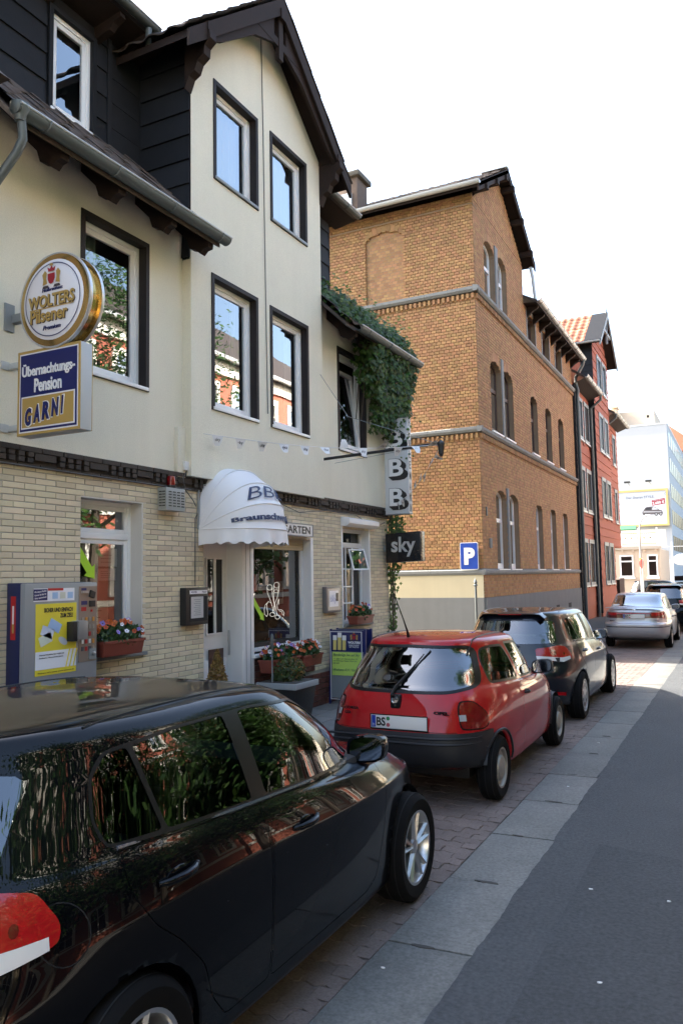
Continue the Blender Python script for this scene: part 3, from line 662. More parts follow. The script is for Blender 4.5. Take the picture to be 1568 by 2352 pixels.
# downpipe scar, cables and small fittings on the front
MB().box(X0 - .01, X0 + .05, 6.78, 6.92, 3.1, 3.66).build('plaster_casing', m_plaster, YH, bevel=.01)
MB().box(X0 + .05, X0 + .09, 6.86, 6.98, 3.18, 3.28).build('junction_box', m_white, YH, bevel=.008)
cab = M('grey_cable', (.10, .10, .10), .7)
for nm, path in (('cable', [(BX + .008, 8.42, 9.2), (BX + .008, 8.45, 7.8), (BX + .008, 8.47, 6.0), (BX + .008, 8.50, 4.1)]), ('cable', [(X0 + .06, 4.45, 2.975), (X0 + .06, 6.0, 2.97), (X0 + .06, 7.0, 2.975)]),
                 ('cable', [(X0 + .07, 6.92, 3.2), (X0 + .07, 6.84, 3.08), (X0 + .06, 6.90, 2.96), (X0 + .04, 7.06, 2.86), (X0 + .03, 7.12, 2.80)]), ('cable', [(X0 + .025, 7.16, 2.72), (X0 + .02, 7.12, 2.66), (X0 + .018, 7.12, 1.9)]),
                 ('cable', [(X0 + .07, 8.9, 2.96), (X0 + .05, 9.4, 2.88), (X0 + .05, 10.2, 2.96), (X0 + .06, 11.2, 2.95), (X0 + .05, 11.9, 2.78), (X0 + .05, 12.4, 2.92)])):
    MB().tube(path, .006, 5).build(nm, cab, YH, smooth=True)
MB().box(-5.47, -5.42, BYB - .005, BYB + .012, 5.9, 8.0).build('edge_trim', m_white, YH)
# neighbouring house at the left edge, its end wall and roof only
NH = thing('neighbour_house', 'pinkish grey house front at the extreme left edge beside the inn', 'house', (X0, 0, 0))
nm_ = M('pink_grey_render', (.46, .38, .34), .9, var=.08, bump=.3)
nb = MB(); nb.box(-13, X0 + .02, -12, 4.40, 0, 6.0); nb.build('wall', nm_, NH, recalc=False)
nb = MB(); nb.prism([(-4.9, 5.9), (-9.3, 10.0), (-13.6, 5.9)], 'y', -12, 4.05); nb.build('roof', m_tile, NH)
for yy in (1.2, -1.8, -5):
    for z in (1.2, 3.9): window(NH, X0 + .03, yy, yy + 1.0, z, z + 1.5, rec=.005, surround=m_brown)
# ------------------------------------------------------------------ ochre brick house
BH = thing('brick_house', 'tall ochre brick house with street gable and arched windows beyond the inn', 'house', (X0, 24, 0))
GY, GE, WE = 18.196, 23.1, 30.45
def arch_pts(a, b, s, r, n=10):
    m_ = (a + b) / 2; h = (b - a) / 2
    return [(m_ + h * math.cos(t), s + r * math.sin(t)) for t in [PI * k / n for k in range(n + 1)]]
OP = []      # openings a, b, sill, spring, rise, style
for a, b in ((19.42, 20.42), (20.62, 21.66)): OP.append((a, b, 2.10, 3.92, .22, 'w'))
for a, b in ((19.30, 20.28), (20.50, 21.5)): OP.append((a, b, 5.62, 7.28, .24, 'b'))
for a, b in ((19.05, 20.0), (20.28, 21.2)): OP.append((a, b, 9.04, 10.38, .26, 'w'))
for c in (24.17, 26.15, 28.13): OP.append((c - .42, c + .42, 2.10, 3.90, .20, 'w'))
for c in (24.0, 26.0, 28.0): OP.append((c - .44, c + .44, 5.62, 7.22, .22, 'b'))
SQ = [(c - .52, c + .52, 9.02, 9.97) for c in (24.0, 26.0, 28.0)]
mb = MB()
def arch_strips(o, n=8):
    a, b, c, s, r = o[:5]; out = []; m_ = (a + b) / 2; h = (b - a) / 2
    for k in range(n):
        y0, y1 = a + (b - a) * k / n, a + (b - a) * (k + 1) / n; t = ((y0 + y1) / 2 - m_) / h
        out.append((y0, y1, c, s + r * math.sqrt(1 - t * t)))
    return out
hs = [q for o in OP for q in arch_strips(o)] + SQ
wallX(mb, X0 - .012, GY, WE, .1, 10.2, hs, .0)
wallX(mb, X0 - .012, GY, GE, 10.2, 11.3, hs, .0)
mb.add([(X0 - .012, GY, 11.3), (X0 - .012, GE, 11.3), (X0 - .012, (GY + GE) / 2, 12.95)], [(0, 1, 2)])
for o in OP:      # reveals
    p = arch_pts(o[0], o[1], o[3], o[4]); p = [(o[1], o[2])] + p + [(o[0], o[2])]
    for (ya, za), (yb, zb) in zip(p, p[1:] + p[:1]): mb.quad((X0, ya, za), (X0, yb, zb), (X0 - .16, yb, zb), (X0 - .16, ya, za))
for o in SQ:
    p = [(o[0], o[2]), (o[1], o[2]), (o[1], o[3]), (o[0], o[3])]
    for (ya, za), (yb, zb) in zip(p, p[1:] + p[:1]): mb.quad((X0, ya, za), (X0, yb, zb), (X0 - .16, yb, zb), (X0 - .16, ya, za))
mb.quad((X0, GY + .04, .1), (X0, GY + .04, 11.3), (-14, GY + .04, 11.3), (-14, GY + .04, .1))
mb.quad((X0, GE, 10), (-14, GE, 10), (-14, GE, 11.3), (X0, GE, 11.3)); mb.add([(X0, GE, 11.3), (-14, GE, 11.3), (-14, GE, 12.0)], [(0, 1, 2)])
mb.quad((X0, WE, .1), (-14, WE, .1), (-14, WE, 10.2), (X0, WE, 10.2))
mb.build('wall', m_omort, BH, recalc=False)
mb = MB(); mb.box(-14, X0 - .30, GY + .05, WE - .05, .1, 10.1); mb.box(-14, X0 - .30, GY + .05, GE - .05, 10.1, 11.3); mb.build('light_block_core', m_room, BH)  # added solid filler: stops sunlight, its dark face reads as unlit rooms
HL = [arch_hole(*o[:5]) for o in OP] + [rect_hole(*o) for o in SQ]
def gslope(z):   # brick field ends at the gable slope
    return None
LZ = [(1.97, 2.10), (5.42, 5.55), (8.89, 9.03)]
ban = [rect_hole(0, 60, a - .01, b + .01) for a, b in LZ] + [rect_hole(0, 60, 0, 1.43)]
brick_field(BH, m_obrick, (X0, 0, 0), (0, 1, 0), (1, 0, 0), GY + .005, GE, 1.43, 11.3, .128, .0775, .010, HL + ban, .006, 150, lambda p: p.y < 20)
brick_field(BH, m_obrick, (X0, 0, 0), (0, 1, 0), (1, 0, 0), GE, WE, 1.43, 10.15, .128, .0775, .010, HL + ban, .006, 0)
mid = (GY + GE) / 2
def tri(z):
    k = (z - 11.3) / 1.65; return None
tb = [lambda z, s=s: ((GY - 1, GY + (z - 11.3) / 1.65 * (mid - GY)) if s < 0 else (GE - (z - 11.3) / 1.65 * (GE - mid), GE + 1)) for s in (-1, 1)]
brick_field(BH, m_obrick, (X0, 0, 0), (0, 1, 0), (1, 0, 0), GY, GE, 11.3, 12.9, .128, .0775, .010, tb, .006, 0)
# wall facing the camera; u runs along -X from the corner
blind = lambda z: (-8.42 + 5.5, -7.36 + 5.5) if False else None
bl_a = (7.36 - 5.5, 8.42 - 5.5)
def blindhole(z):
    if z < 9.04 or z > 10.93: return None
    if z < 10.72: return bl_a
    t = (z - 10.72) / .21; h = (bl_a[1] - bl_a[0]) / 2 * math.sqrt(max(0, 1 - t * t)); c = sum(bl_a) / 2; return (c - h, c + h)
banx = [rect_hole(-1, 60, a - .01, b + .01) for a, b in LZ] + [rect_hole(-1, 60, 0, 1.97), blindhole]
brick_field(BH, m_obrick, (X0, GY, 0), (-1, 0, 0), (0, -1, 0), .0, 6.6, 1.97, 11.45, .128, .0775, .010, banx, .012, 150, lambda p: p.x > -7.4 and p.z < 8, depth=.12)
brick_field(BH, m_obrick, (X0, GY + .04, 0), (-1, 0, 0), (0, -1, 0), bl_a[0] - .05, bl_a[1] + .05, 9.04, 10.95, .128, .0775, .010, [], .004, 0, name='niche_brick')
# voussoirs: arch bricks of the openings and of the blind niche
vm = MB()
for o in OP:
    a, b, c, s, r = o[:5]; m_ = (a + b) / 2; h = (b - a) / 2; n = 15
    for k in range(n):
        t0, t1 = PI * (k + .06) / n, PI * (k + .94) / n
        q = [(m_ + h * math.cos(t0), s + r * math.sin(t0)), (m_ + (h + .02) * math.cos(t0), s + (r + .2) * math.sin(t0) + .02), (m_ + (h + .02) * math.cos(t1), s + (r + .2) * math.sin(t1) + .02), (m_ + h * math.cos(t1), s + r * math.sin(t1))]
        vm.prism(q, 'x', X0 - .1, X0 + .009)
c_ = -(5.5 + sum(bl_a) / 2); h_ = (bl_a[1] - bl_a[0]) / 2
for k in range(13):
    t0, t1 = PI * (k + .06) / 13, PI * (k + .94) / 13
    vm.prism([(c_ + h_ * math.cos(t0), 10.72 + .21 * math.sin(t0)), (c_ + (h_ + .05) * math.cos(t0), 10.74 + .36 * math.sin(t0)), (c_ + (h_ + .05) * math.cos(t1), 10.74 + .36 * math.sin(t1)), (c_ + h_ * math.cos(t1), 10.72 + .21 * math.sin(t1))], 'y', GY - .016, GY + .02)
vm.build('arch_bricks', m_obrick, BH, kind='stuff')
# ledges, dentils, plinth
for (a, b), p in zip(LZ, (.06, .10, .12)):
    k = 0; y = GY - p
    while y < WE:
        e = min(y + 1.55, WE); MB().prism([(X0 - .02, a), (X0 + p * .6, a), (X0 + p, a + .05), (X0 + p, b - .02), (X0 - .02, b + .02)], 'y', y + .003, e - .003).build('ledge_stone', m_stone, BH); y = e
    x = X0 + p
    while x > -12.2:
        e = x - 1.4; MB().prism([(GY + .02, a), (GY - p * .6, a), (GY - p, a + .05), (GY - p, b - .02), (GY + .02, b + .02)], 'x', e + .003, x - .003).build('ledge_stone', m_stone, BH); x = e
dme2 = mesh_of('dentil', MB().box(-.03, .03, -.03, .03, -.06, .06), m_obrick)
for i in range(28): inst('dentil', dme2, BH, (X0 - .05 - i * .125, GY - .03, 8.80))
for i in range(28): inst('dentil', dme2, BH, (X0 - .05 - i * .125, GY - .03, 5.33))
for i in range(98): inst('dentil', dme2, BH, (X0 + .03, GY + .05 + i * .125, 8.80))
for i in range(98): inst('dentil', dme2, BH, (X0 + .03, GY + .05 + i * .125, 5.33))
mb = MB(); mb.box(X0 - .2, X0 + .05, GY + .0, WE, .1, 1.42); mb.build('plinth', m_plinth, BH, recalc=False)
for yy in (24.17, 26.15, 28.13): MB().box(X0 + .03, X0 + .052, yy - .25, yy + .25, .62, .95).build('cellar_window', m_dark, BH)
mb = MB(); mb.box(-14, X0 + .0, GY - .05, GY + .1, .1, 1.43); mb.build('side_plinth', m_plinth, BH, recalc=False)
mb = MB(); mb.box(-14, X0 - .01, GY - .02, GY + .1, 1.43, 1.97); mb.build('side_render', m_cream, BH, recalc=False)
# string course line below the eaves
MB().box(X0, X0 + .012, GY, GY + .35, 11.12, 11.16).build('string_course', m_omort, BH); MB().box(-12, X0, GY - .018, GY, 11.13, 11.165).build('string_course', m_omort, BH)
# arched windows
def arched_window(parent, a, b, c, s, r, frame, glass=None):
    Xg = X0 - .13; p = [(b, c)] + arch_pts(a, b, s, r) + [(a, c)]; w = .095 if frame is m_pvc else .07; cy = (a + b) / 2
    q = [(b - w, c + w)] + arch_pts(a + w, b - w, s, r - w * .8) + [(a + w, c + w)]
    n = len(p); vs = [(Xg, y, z) for y, z in p] + [(Xg, y, z) for y, z in q] + [(Xg - .05, y, z) for y, z in p] + [(Xg - .05, y, z) for y, z in q]
    fs = [(i, (i + 1) % n, n + (i + 1) % n, n + i) for i in range(n)] + [(n + i, n + (i + 1) % n, 3 * n + (i + 1) % n, 3 * n + i) for i in range(n)]
    mb = MB(); mb.add(vs, fs); t = c + (s - c) * .70
    mb.box(Xg - .05, Xg + .012, a + w, b - w, t - .05, t + .05); mb.box(Xg - .05, Xg + .006, a + w, b - w, c + .02, c + .16)
    if frame is m_pvc: mb.box(Xg - .05, Xg + .004, a + w, b - w, s + .0, s + r - w * .8 - .01) if False else None
    wn = mb.build('arched_window', frame, parent, recalc=False)
    MB().add([(Xg - .02, y, z) for y, z in q], [tuple(range(n))]).build('pane', glass or m_glass, wn, recalc=False)
    MB().box(Xg, X0 + .05, a - .02, b + .02, c - .03, c + .012).build('sill', m_white if frame is m_pvc else m_white, wn)
    return wn
m_bframe = M('brown_window_frame', (.05, .022, .015), .5)
for o in OP: arched_window(BH, *o[:5], m_pvc if o[5] == 'w' else m_bframe)
for a, b, c, d in SQ: window(BH, X0, a, b, c, d, rec=.14, mat=m_bframe, sill=m_stone, mull=2); f = MB(); ring(f, X0 + .004, X0 + .02, a - .1, b + .1, c - .06, d + .12, .10); f.build('stone_frame', m_stone, BH)
for (a, b, z0, z1) in ((20.42, 20.62, 2.1, 4.25), (20.28, 20.50, 5.6, 7.72), (20.0, 20.28, 9.03, 10.75)): MB().box(X0 - .15, X0 + .04, a + .01, b - .01, z0, z1).build('stone_mullion', m_stone, BH, bevel=.01)
# roofs
VXb = -5.18; e1, ez1, rz1 = GY - .42, 11.42, 13.08
mb = MB()
for s in (-1, 1):
    yb = mid + s * (mid - e1); mb.prism([(mid, rz1), (yb, ez1), (yb, ez1 - .10), (mid, rz1 - .10)], 'x', -14.2, VXb)
bhr = mb.build('gable_roof', m_wood, BH)
tile_field(bhr, (-12.0, e1 - .03, ez1), (1, 0, 0), (0, mid - e1, rz1 - ez1), 22, 9, m_tile, .31, .36)
for s in (-1, 1):
    yb = mid + s * (mid - e1 + .03); MB().prism([(mid, rz1 + .03), (yb, ez1 + .01), (yb, ez1 - .22), (mid, rz1 - .22)], 'x', VXb - .04, VXb).build('barge_board', m_wood, bhr)
    for k in (.12, .45, .8): yy = mid + s * (mid - e1) * k; zz = rz1 - (rz1 - ez1) * k - .2; MB().box(X0, VXb + .06, yy - .07, yy + .07, zz - .07, zz + .07).build('purlin_end', m_wood, bhr)
MB().box(-5.9, VXb + .01, mid - .2, mid + .02, rz1 + .0, rz1 + .045).build('ridge_flashing', m_zincl, bhr)
def gutterX(parent, Y, z, x0, x1, r=.075, mat=None):
    mb = MB(); vs = []; fs = []; n = 10
    for xx in (x0, x1):
        for k in range(n + 1): t = PI * k / n; vs.append((xx, Y - r * math.cos(t), z - r * math.sin(t)))
    fs = [(k, k + 1, n + 2 + k, n + 1 + k) for k in range(n)] + [tuple(range(n + 1)), tuple(range(n + 1, 2 * n + 2))]
    return mb.add(vs, fs).build('gutter', mat or m_zinc, parent, smooth=True)
gutterX(BH, e1 - .06, ez1 + .03, -12.5, VXb + .03, .08, m_zincl)
mb = MB(); mb.prism([(-5.08, 10.17), (-5.08, 10.08), (-9.0, 12.2), (-9.0, 12.3)], 'y', GE, WE + .3); bw2 = mb.build('wing_roof', m_tile, BH)
MB().quad((X0, GE, 10.13), (-5.1, GE, 10.1), (-5.1, WE + .3, 10.1), (X0, WE + .3, 10.13)).build('soffit', m_wood, bw2)
for k in range(9): yy = GE + .4 + k * .85; MB().prism([(X0, 10.12), (-5.12, 10.12), (-5.16, 10.02), (-5.3, 9.95), (X0, 9.78)], 'y', yy - .05, yy + .05).build('rafter_tail', m_wood, bw2)
gutter(BH, -5.05, 10.22, GE + .02, WE + .35, .08, m_zincl)
MB().tube([(-5.3, GE + .28, 11.3), (-5.25, GE + .3, 11.0), (-5.2, GE + .32, 10.3)], .05, 10).build('downpipe', m_zincl, BH, smooth=True)
MB().tube([(-5.05, WE + .2, 10.15), (-5.1, WE + .2, 9.95), (-5.38, WE + .22, 9.5), (-5.38, WE + .22, 9.25), (-5.33, WE + .3, 9.0), (-5.36, WE + .32, 8.8), (-5.36, WE + .32, .2)], .06, 10).build('downpipe', m_zinc, BH, smooth=True)
ch = MB(); ch.box(-9.45, -8.8, GY + .35, GY + 1.0, 11.4, 12.85); cho = ch.build('chimney', M('chimney_brick', (.16, .11, .08), .9, var=.4, vs=9), BH, bevel=.02)
MB().box(-9.55, -8.7, GY + .25, GY + 1.1, 12.85, 13.0).build('chimney_cap', M('chimney_cap_stone', (.13, .115, .09), .95, var=.4, vs=14, bump=.8), cho, bevel=.03)
mb = MB(); mb.box(-9.30, -8.95, GY + .28, GY + .35, 11.7, 12.4); mb.build('chimney_flashing', m_zincl, cho)
MB().box(X0 + .01, X0 + .04, GY + .5, GY + .68, 2.62, 2.86).build('bell_panel', m_stone, BH, bevel=.004)
MB().box(X0 + .01, X0 + .035, GY + .3, GY + .36, 3.4, 3.62).build('key_box', m_zinc, BH)
# yard wall end post between the inn and the brick house
fp = MB(); fp.tube([(-5.62, GY - .30, .14), (-5.62, GY - .30, 1.70)], .03, 8); fp.lathe([(.03, 0), (.055, .03), (.03, .06), (.045, .1), (.02, .16), (.0, .22)], (-5.62, GY - .3, 1.70), n=10)
fp.build('gate_post', m_zinc, label='thin grey iron post with finial against the cream base of the brick house', cat='post', base=(-5.62, GY - .3, .14), smooth=True)
# ------------------------------------------------------------------ red clad house
RH = thing('red_house', 'red board-clad house with slate corner strips and tiled street gable', 'house', (X0, 36, 0))
m_rclad = M('red_cladding', (.29, .075, .040), .8, var=.12, vs=3, island=.10, streak=.05)
m_shut = GLASS('dull_dark_glass', (.25, .28, .30), 1.45, rough=.25, boost=.35); m_win = GLASS('far_window_glass', (.3, .33, .35), 1.5, boost=1.2)
RA, RB = 30.55, 42.3; XB = -5.26; KB = XB / X0; RM0, RM1 = 34.12, 38.2
mb = MB(); mb.box(-14, X0 - .02, RA, 39.9, .1, 9.3); mb.box(-14, X0 - .02, 39.9, RB, 3.2, 9.3); mb.box(-14, XB - .02, RM0, RM1, .1, 11.75); mb.prism([(RM0, 11.75), (RM1, 11.75), ((RM0 + RM1) / 2, 13.4)], 'x', -14, XB - .02)
mb.build('wall', m_rclad, RH, recalc=False)
WR = []
for z0, z1 in ((1.48, 3.33), (4.43, 6.22), (7.31, 9.0)):
    for a in (31.25, 32.75): WR.append((a, a + 1.18, z0, z1))
for z0, z1 in ((4.43, 6.1), (7.31, 8.85)): WR.append((40.6, 41.5, z0, z1))
WB = [(a * KB, (a + 1.18) * KB, 1.973 + (z0 - 1.973) * KB, 1.973 + (z1 - 1.973) * KB) for z0, z1 in ((1.48, 3.35), (4.50, 6.30), (7.50, 9.28), (10.38, 11.97)) for a in (36.7, 38.15)]
boards(RH, m_rclad, X0 - .018, RA + .55, RM0 - .0, .65, 9.2, .36, WR, 'board', .02, 6)
boards(RH, m_rclad, XB - .018, RM0 + .02, RM1, .65, 11.7, .36, WB, 'board', .02, 6)
boards(RH, m_rclad, X0 - .018, RM1 + .02, RB - .1, 3.25, 9.2, .36, WR, 'board', .02, 6)
mr = (RM0 + RM1) / 2
for k in range(5):
    z = 11.71 + k * .33; h = max(.15, (RM1 - RM0) / 2 * (1 - (z + .1 - 11.75) / 1.65))
    MB().prism([(XB - .018, z), (XB + .014, z), (XB - .01, z + .32), (XB - .018, z + .32)], 'y', mr - h, mr + h).build('board', m_rclad, RH)
z = .3
while z < 9.2: MB().prism([(X0 - .02, z), (X0 + .10, z), (X0 + .08, z + .27), (X0 - .02, z + .27)], 'y', RA - .06, RA + .5).build('slate', m_slate, RH); z += .27
z = .3
while z < 11.7: MB().prism([(RM0 + .0, z), (RM0 - .04, z), (RM0 - .015, z + .27), (RM0 + .0, z + .27)], 'x', X0 + .0 if z < 9.0 else XB - .5, XB).build('slate', m_slate, RH); z += .27
mb = MB(); mb.box(-14, X0 - .05, RA, 39.9, .1, .64); mb.build('plinth', m_rbrick, RH)
# tile-hung cheek of the gable facing the camera
ckt = MB(); ckt.box(-13, XB - .06, RM0 - .012, RM0 + .02, 9.3, 11.75); ckt.build('cheek', m_rclad, RH)
tme = mesh_of('hung_tile', MB().prism([(0, 0), (.03, 0), (.008, .4), (0, .4)], 'x', 0, .22), M('red_hung_tile', (.30, .085, .045), .7, var=.2, island=.2))
for j in range(7):
    for i in range(9): inst('hung_tile', tme, RH, (XB - .5 - i * .225, RM0 - .012, 9.2 + j * .37), Matrix.Rotation(PI, 4, 'Z'))
for (a, b, c, d), xw in [(q, X0) for q in WR] + [(q, XB) for q in WB]:
    w = MB(); ring(w, xw - .06, xw + .035, a, b, c, d, .12, wt=.16); wo_ = w.build('window', m_grey, RH)
    MB().quad((xw + .0, a + .1, c + .1), (xw + .0, b - .1, c + .1), (xw + .0, b - .1, d - .1), (xw + .0, a + .1, d - .1)).build('pane', m_shut, wo_, recalc=False)
    MB().box(xw, xw + .06, a - .03, b + .03, c - .06, c).build('sill', m_zincl, wo_)
mb = MB(); mb.prism([(-5.0, 9.5), (-5.0, 9.4), (-9, 12), (-9, 12.1)], 'y', RA - .1, RM0 + .0); mb.prism([(-5.0, 9.5), (-5.0, 9.4), (-9, 12), (-9, 12.1)], 'y', RM1, RB + .5); rr = mb.build('eaves_roof', m_tile, RH)
MB().quad((X0, RA, 9.25), (-5.05, RA, 9.42), (-5.05, RM0 - .05, 9.42), (X0, RM0 - .05, 9.25)).build('soffit', m_wood, rr); MB().quad((X0, RM1, 9.25), (-5.05, RM1, 9.42), (-5.05, RB + .4, 9.42), (X0, RB + .4, 9.25)).build('soffit', m_wood, rr)
gutter(RH, -4.97, 9.52, RA - .1, RM0 - .05, .09, m_zincl); gutter(RH, -4.97, 9.52, RM1 + .1, RB + .6, .09, m_zincl)
for yy in (RM0 - .12, RM1 + .25): MB().tube([(-4.97, yy, 9.44), (-4.98, yy, 9.25), (-5.40, yy, 8.9), (-5.40, yy, .15 if yy < 38 else 3.3)], .06, 8).build('downpipe', m_zinc, RH, smooth=True)
ga = MB(); e2 = RM0 - .45
for s in (-1, 1): yb = mr + s * (mr - e2); ga.prism([(mr, 13.55), (yb, 11.72), (yb, 11.62), (mr, 13.45)], 'x', -12, -4.85)
gao = ga.build('gable_roof', m_wood, RH)
tile_field(gao, (-10.4, e2 - .02, 11.72), (1, 0, 0), (0, mr - e2, 1.83), 17, 8, m_rtile, .30, .40)
MB().prism([(e2 - .05, 11.70), (mr, 13.60), (mr, 13.65), (e2 - .05, 11.76)], 'x', -5.5, -4.82).build('slate_verge', m_slate, gao)
for s in (-1, 1): yb = mr + s * (mr - e2 + .02); MB().prism([(mr, 13.60), (yb, 11.72), (yb, 11.52), (mr, 13.38)], 'x', -4.88, -4.82).build('barge_board', m_grey, gao)
MB().box(-4.96, -4.88, mr - .9, mr + .9, 12.6, 12.72).build('collar_beam', m_grey, gao); MB().box(-4.96, -4.88, mr - .05, mr + .05, 12.2, 13.4).build('king_post', m_grey, gao)
gutterX(RH, e2 - .06, 11.72, -9, -4.85, .07, m_zincl)
MB().tube([(-4.9, mr, 13.55), (-4.9, mr, 13.9), (-4.9, mr, 14.25)], [.05, .03, .006], 6).build('finial', m_zinc, gao)
# ------------------------------------------------------------------ pale office block with the poster wall, beyond the street bend
OB = thing('office_block', 'tall pale grey office block with blank end wall at street end', 'building', (-6.3, 86, 0))
m_pale = M('pale_grey_cladding', (.43, .45, .47), .7, var=.05, vs=.6)
FY = 86; k_ = 86 / 66
def fz(z): return 1.973 + (z - 1.973) * k_
RXo = -4.79 * k_
mb = MB(); mb.box(-26, RXo, FY, FY + 40, 0, fz(13.6)); mb.build('wall', m_pale, OB)
MB().box(-26, RXo + .05, FY - .05, FY + 40, fz(13.6), fz(13.6) + .12).build('roof_edge', m_white, OB)
m_wband = M('office_window', (.04, .045, .05), .15)
for r in range(5):
    z1 = fz(13.1 - r * 2.08); z0 = z1 - 1.5
    for i in range(14): MB().box(RXo, RXo + .03, FY + 1.2 + i * 2.6, FY + 3.1 + i * 2.6, z0, z1).build('window', m_wband, OB)
ph = MB(); ph.box(-8.45 * k_, -5.8 * k_, FY + 2, FY + 12, fz(13.6), fz(14.9) + .3); ph.build('penthouse', M('beige_render', (.62, .50, .38), .85, var=.06), OB)
MB().box(-6.35 * k_, -6.18 * k_, FY + 1.97, FY + 2, fz(14.5), fz(14.7)).build('vent', m_dark, OB)
ch = MB(); ch.box(-8.95 * k_, -8.48 * k_, FY + .3, FY + 2, fz(13.6), fz(15.2)); ch.box(-9.0 * k_, -8.4 * k_, FY + .1, FY + 2.2, fz(15.2) + .15, fz(15.2) + .3); ch.build('chimney', M('beige_render', (.62, .50, .38)), OB)
MB().box(-5.75 * k_, RXo - .02, FY - .12, FY, 0, fz(2.9)).build('light_entrance_panel', m_white, OB)
BB = thing('billboard', 'large car poster in yellow frame on the blank office wall', 'billboard', (-8, FY - .3, 7))
bz0, bz1 = fz(5.55), fz(8.45); bx0, bx1 = -8.8 * k_, -4.93 * k_
mb = MB(); ring_y = lambda mb, y0, y1, x0, x1, z0, z1, w: (mb.box(x0, x0 + w, y0, y1, z0, z1), mb.box(x1 - w, x1, y0, y1, z0, z1), mb.box(x0 + w, x1 - w, y0, y1, z0, z0 + w), mb.box(x0 + w, x1 - w, y0, y1, z1 - w, z1))
ring_y(mb, FY - .45, FY - .1, bx0, bx1, bz0, bz1, .2); mb.build('frame', M('yellow_frame', (.55, .42, .16), .5), BB)
MB().box(bx0 + .2, bx1 - .2, FY - .38, FY - .12, bz0 + .2, bz1 - .2).build('poster', M('poster_white', (.55, .58, .64), .4), BB)
py = FY - .39
def fl(pts, col, nm='print', lay=0): MB().add([(x, py - .004 * lay, z) for x, z in pts], [tuple(range(len(pts)))]).build(nm, M('poster_ink_%d_%d_%d' % tuple(int(c * 99) for c in col), col, .5), BB)
cx, cz = -9.0, bz0 + 1.55
fl([(bx0 + .3, bz0 + .75), (bx1 - .3, bz0 + .75), (bx1 - .3, bz0 + 2.35), (bx0 + .3, bz0 + 2.2)], (.62, .64, .68), lay=0)
body = [(-1.1, -.45), (-1.12, -.05), (-.95, .12), (-.78, .42), (-.5, .52), (.1, .54), (.42, .42), (.8, .12), (1.12, .0), (1.2, -.25), (1.15, -.45)]
fl([(cx + 1.0 + a * .85, cz + b * .85) for a, b in body], (.10, .085, .09), lay=1)
fl([(cx + 1.0 + a * .85, cz + b * .85) for a, b in ((-.8, .14), (-.66, .38), (-.15, .42), (-.1, .14))], (.02, .02, .025), lay=2); fl([(cx + 1.0 + a * .85, cz + b * .85) for a, b in ((0, .14), (.08, .44), (.35, .38), (.7, .14))], (.55, .58, .62), lay=2)
fl([(cx + 1.0 + a * .85, cz + b * .85) for a, b in ((-1.0, -.02), (1.0, -.12), (1.1, -.2), (-1.0, -.14))], (.45, .45, .47), lay=2)
for wx in (-.72, .45, .95): fl([(cx + 1.0 + (wx + .2 * math.cos(t)) * .85, cz + (-.42 + .22 * math.sin(t)) * .85) for t in [2 * PI * k / 14 for k in range(14)]], (.03, .03, .03), lay=3); fl([(cx + 1.0 + (wx + .12 * math.cos(t)) * .85, cz + (-.42 + .13 * math.sin(t)) * .85) for t in [2 * PI * k / 12 for k in range(12)]], (.3, .3, .31), lay=4)
fl([(-8.0, bz1 - 1.15), (-6.75, bz1 - .97), (-6.72, bz1 - 1.55), (-7.97, bz1 - 1.72)], (.32, .03, .05), lay=1)
text('2.600 €', .36, (-7.36, py - .015, bz1 - 1.43), m_white, BB, right=(1, 0, .12), up=(-.12, 0, 1), bold=.008)
text('STYLE Vorteil bis zu', .12, (-7.36, py - .015, bz1 - 1.15), m_white, BB, right=(1, 0, .12), up=(-.12, 0, 1))
text('Der Sharan STYLE.', .36, (-9.1, py - .01, bz1 - .78), M('poster_grey_ink', (.18, .2, .24), .5), BB, bold=.004)
cl = [( -6.55 + .2 * math.cos(t) , bz1 - .55 + .2 * math.sin(t)) for t in [2 * PI * k / 20 for k in range(20)]]
fl(cl, (.12, .2, .38), lay=1); fl([(-6.55 + .17 * math.cos(t), bz1 - .55 + .17 * math.sin(t)) for t in [2 * PI * k / 20 for k in range(20)]], (.42, .52, .66), lay=2)
text('V', .17, (-6.55, py - .02, bz1 - .47), m_white, BB); text('W', .17, (-6.55, py - .02, bz1 - .62), m_white, BB)
for i, x in enumerate((-7.83 * k_, -6.25 * k_)):
    sp = thing('poster_floodlight', ('left' if i == 0 else 'right') + ' one of two dark floodlights over the car poster', 'floodlight', (x, FY - .8, fz(9.05)), 'poster floodlights')
    MB().box(x - .28, x + .28, FY - 1.3, FY - .8, fz(9.0), fz(9.12)).build('lamp_head', m_black, sp); MB().tube([(x + .1, FY, fz(8.9)), (x, FY - 1.0, fz(9.06))], .03, 6).build('arm', m_grey, sp)
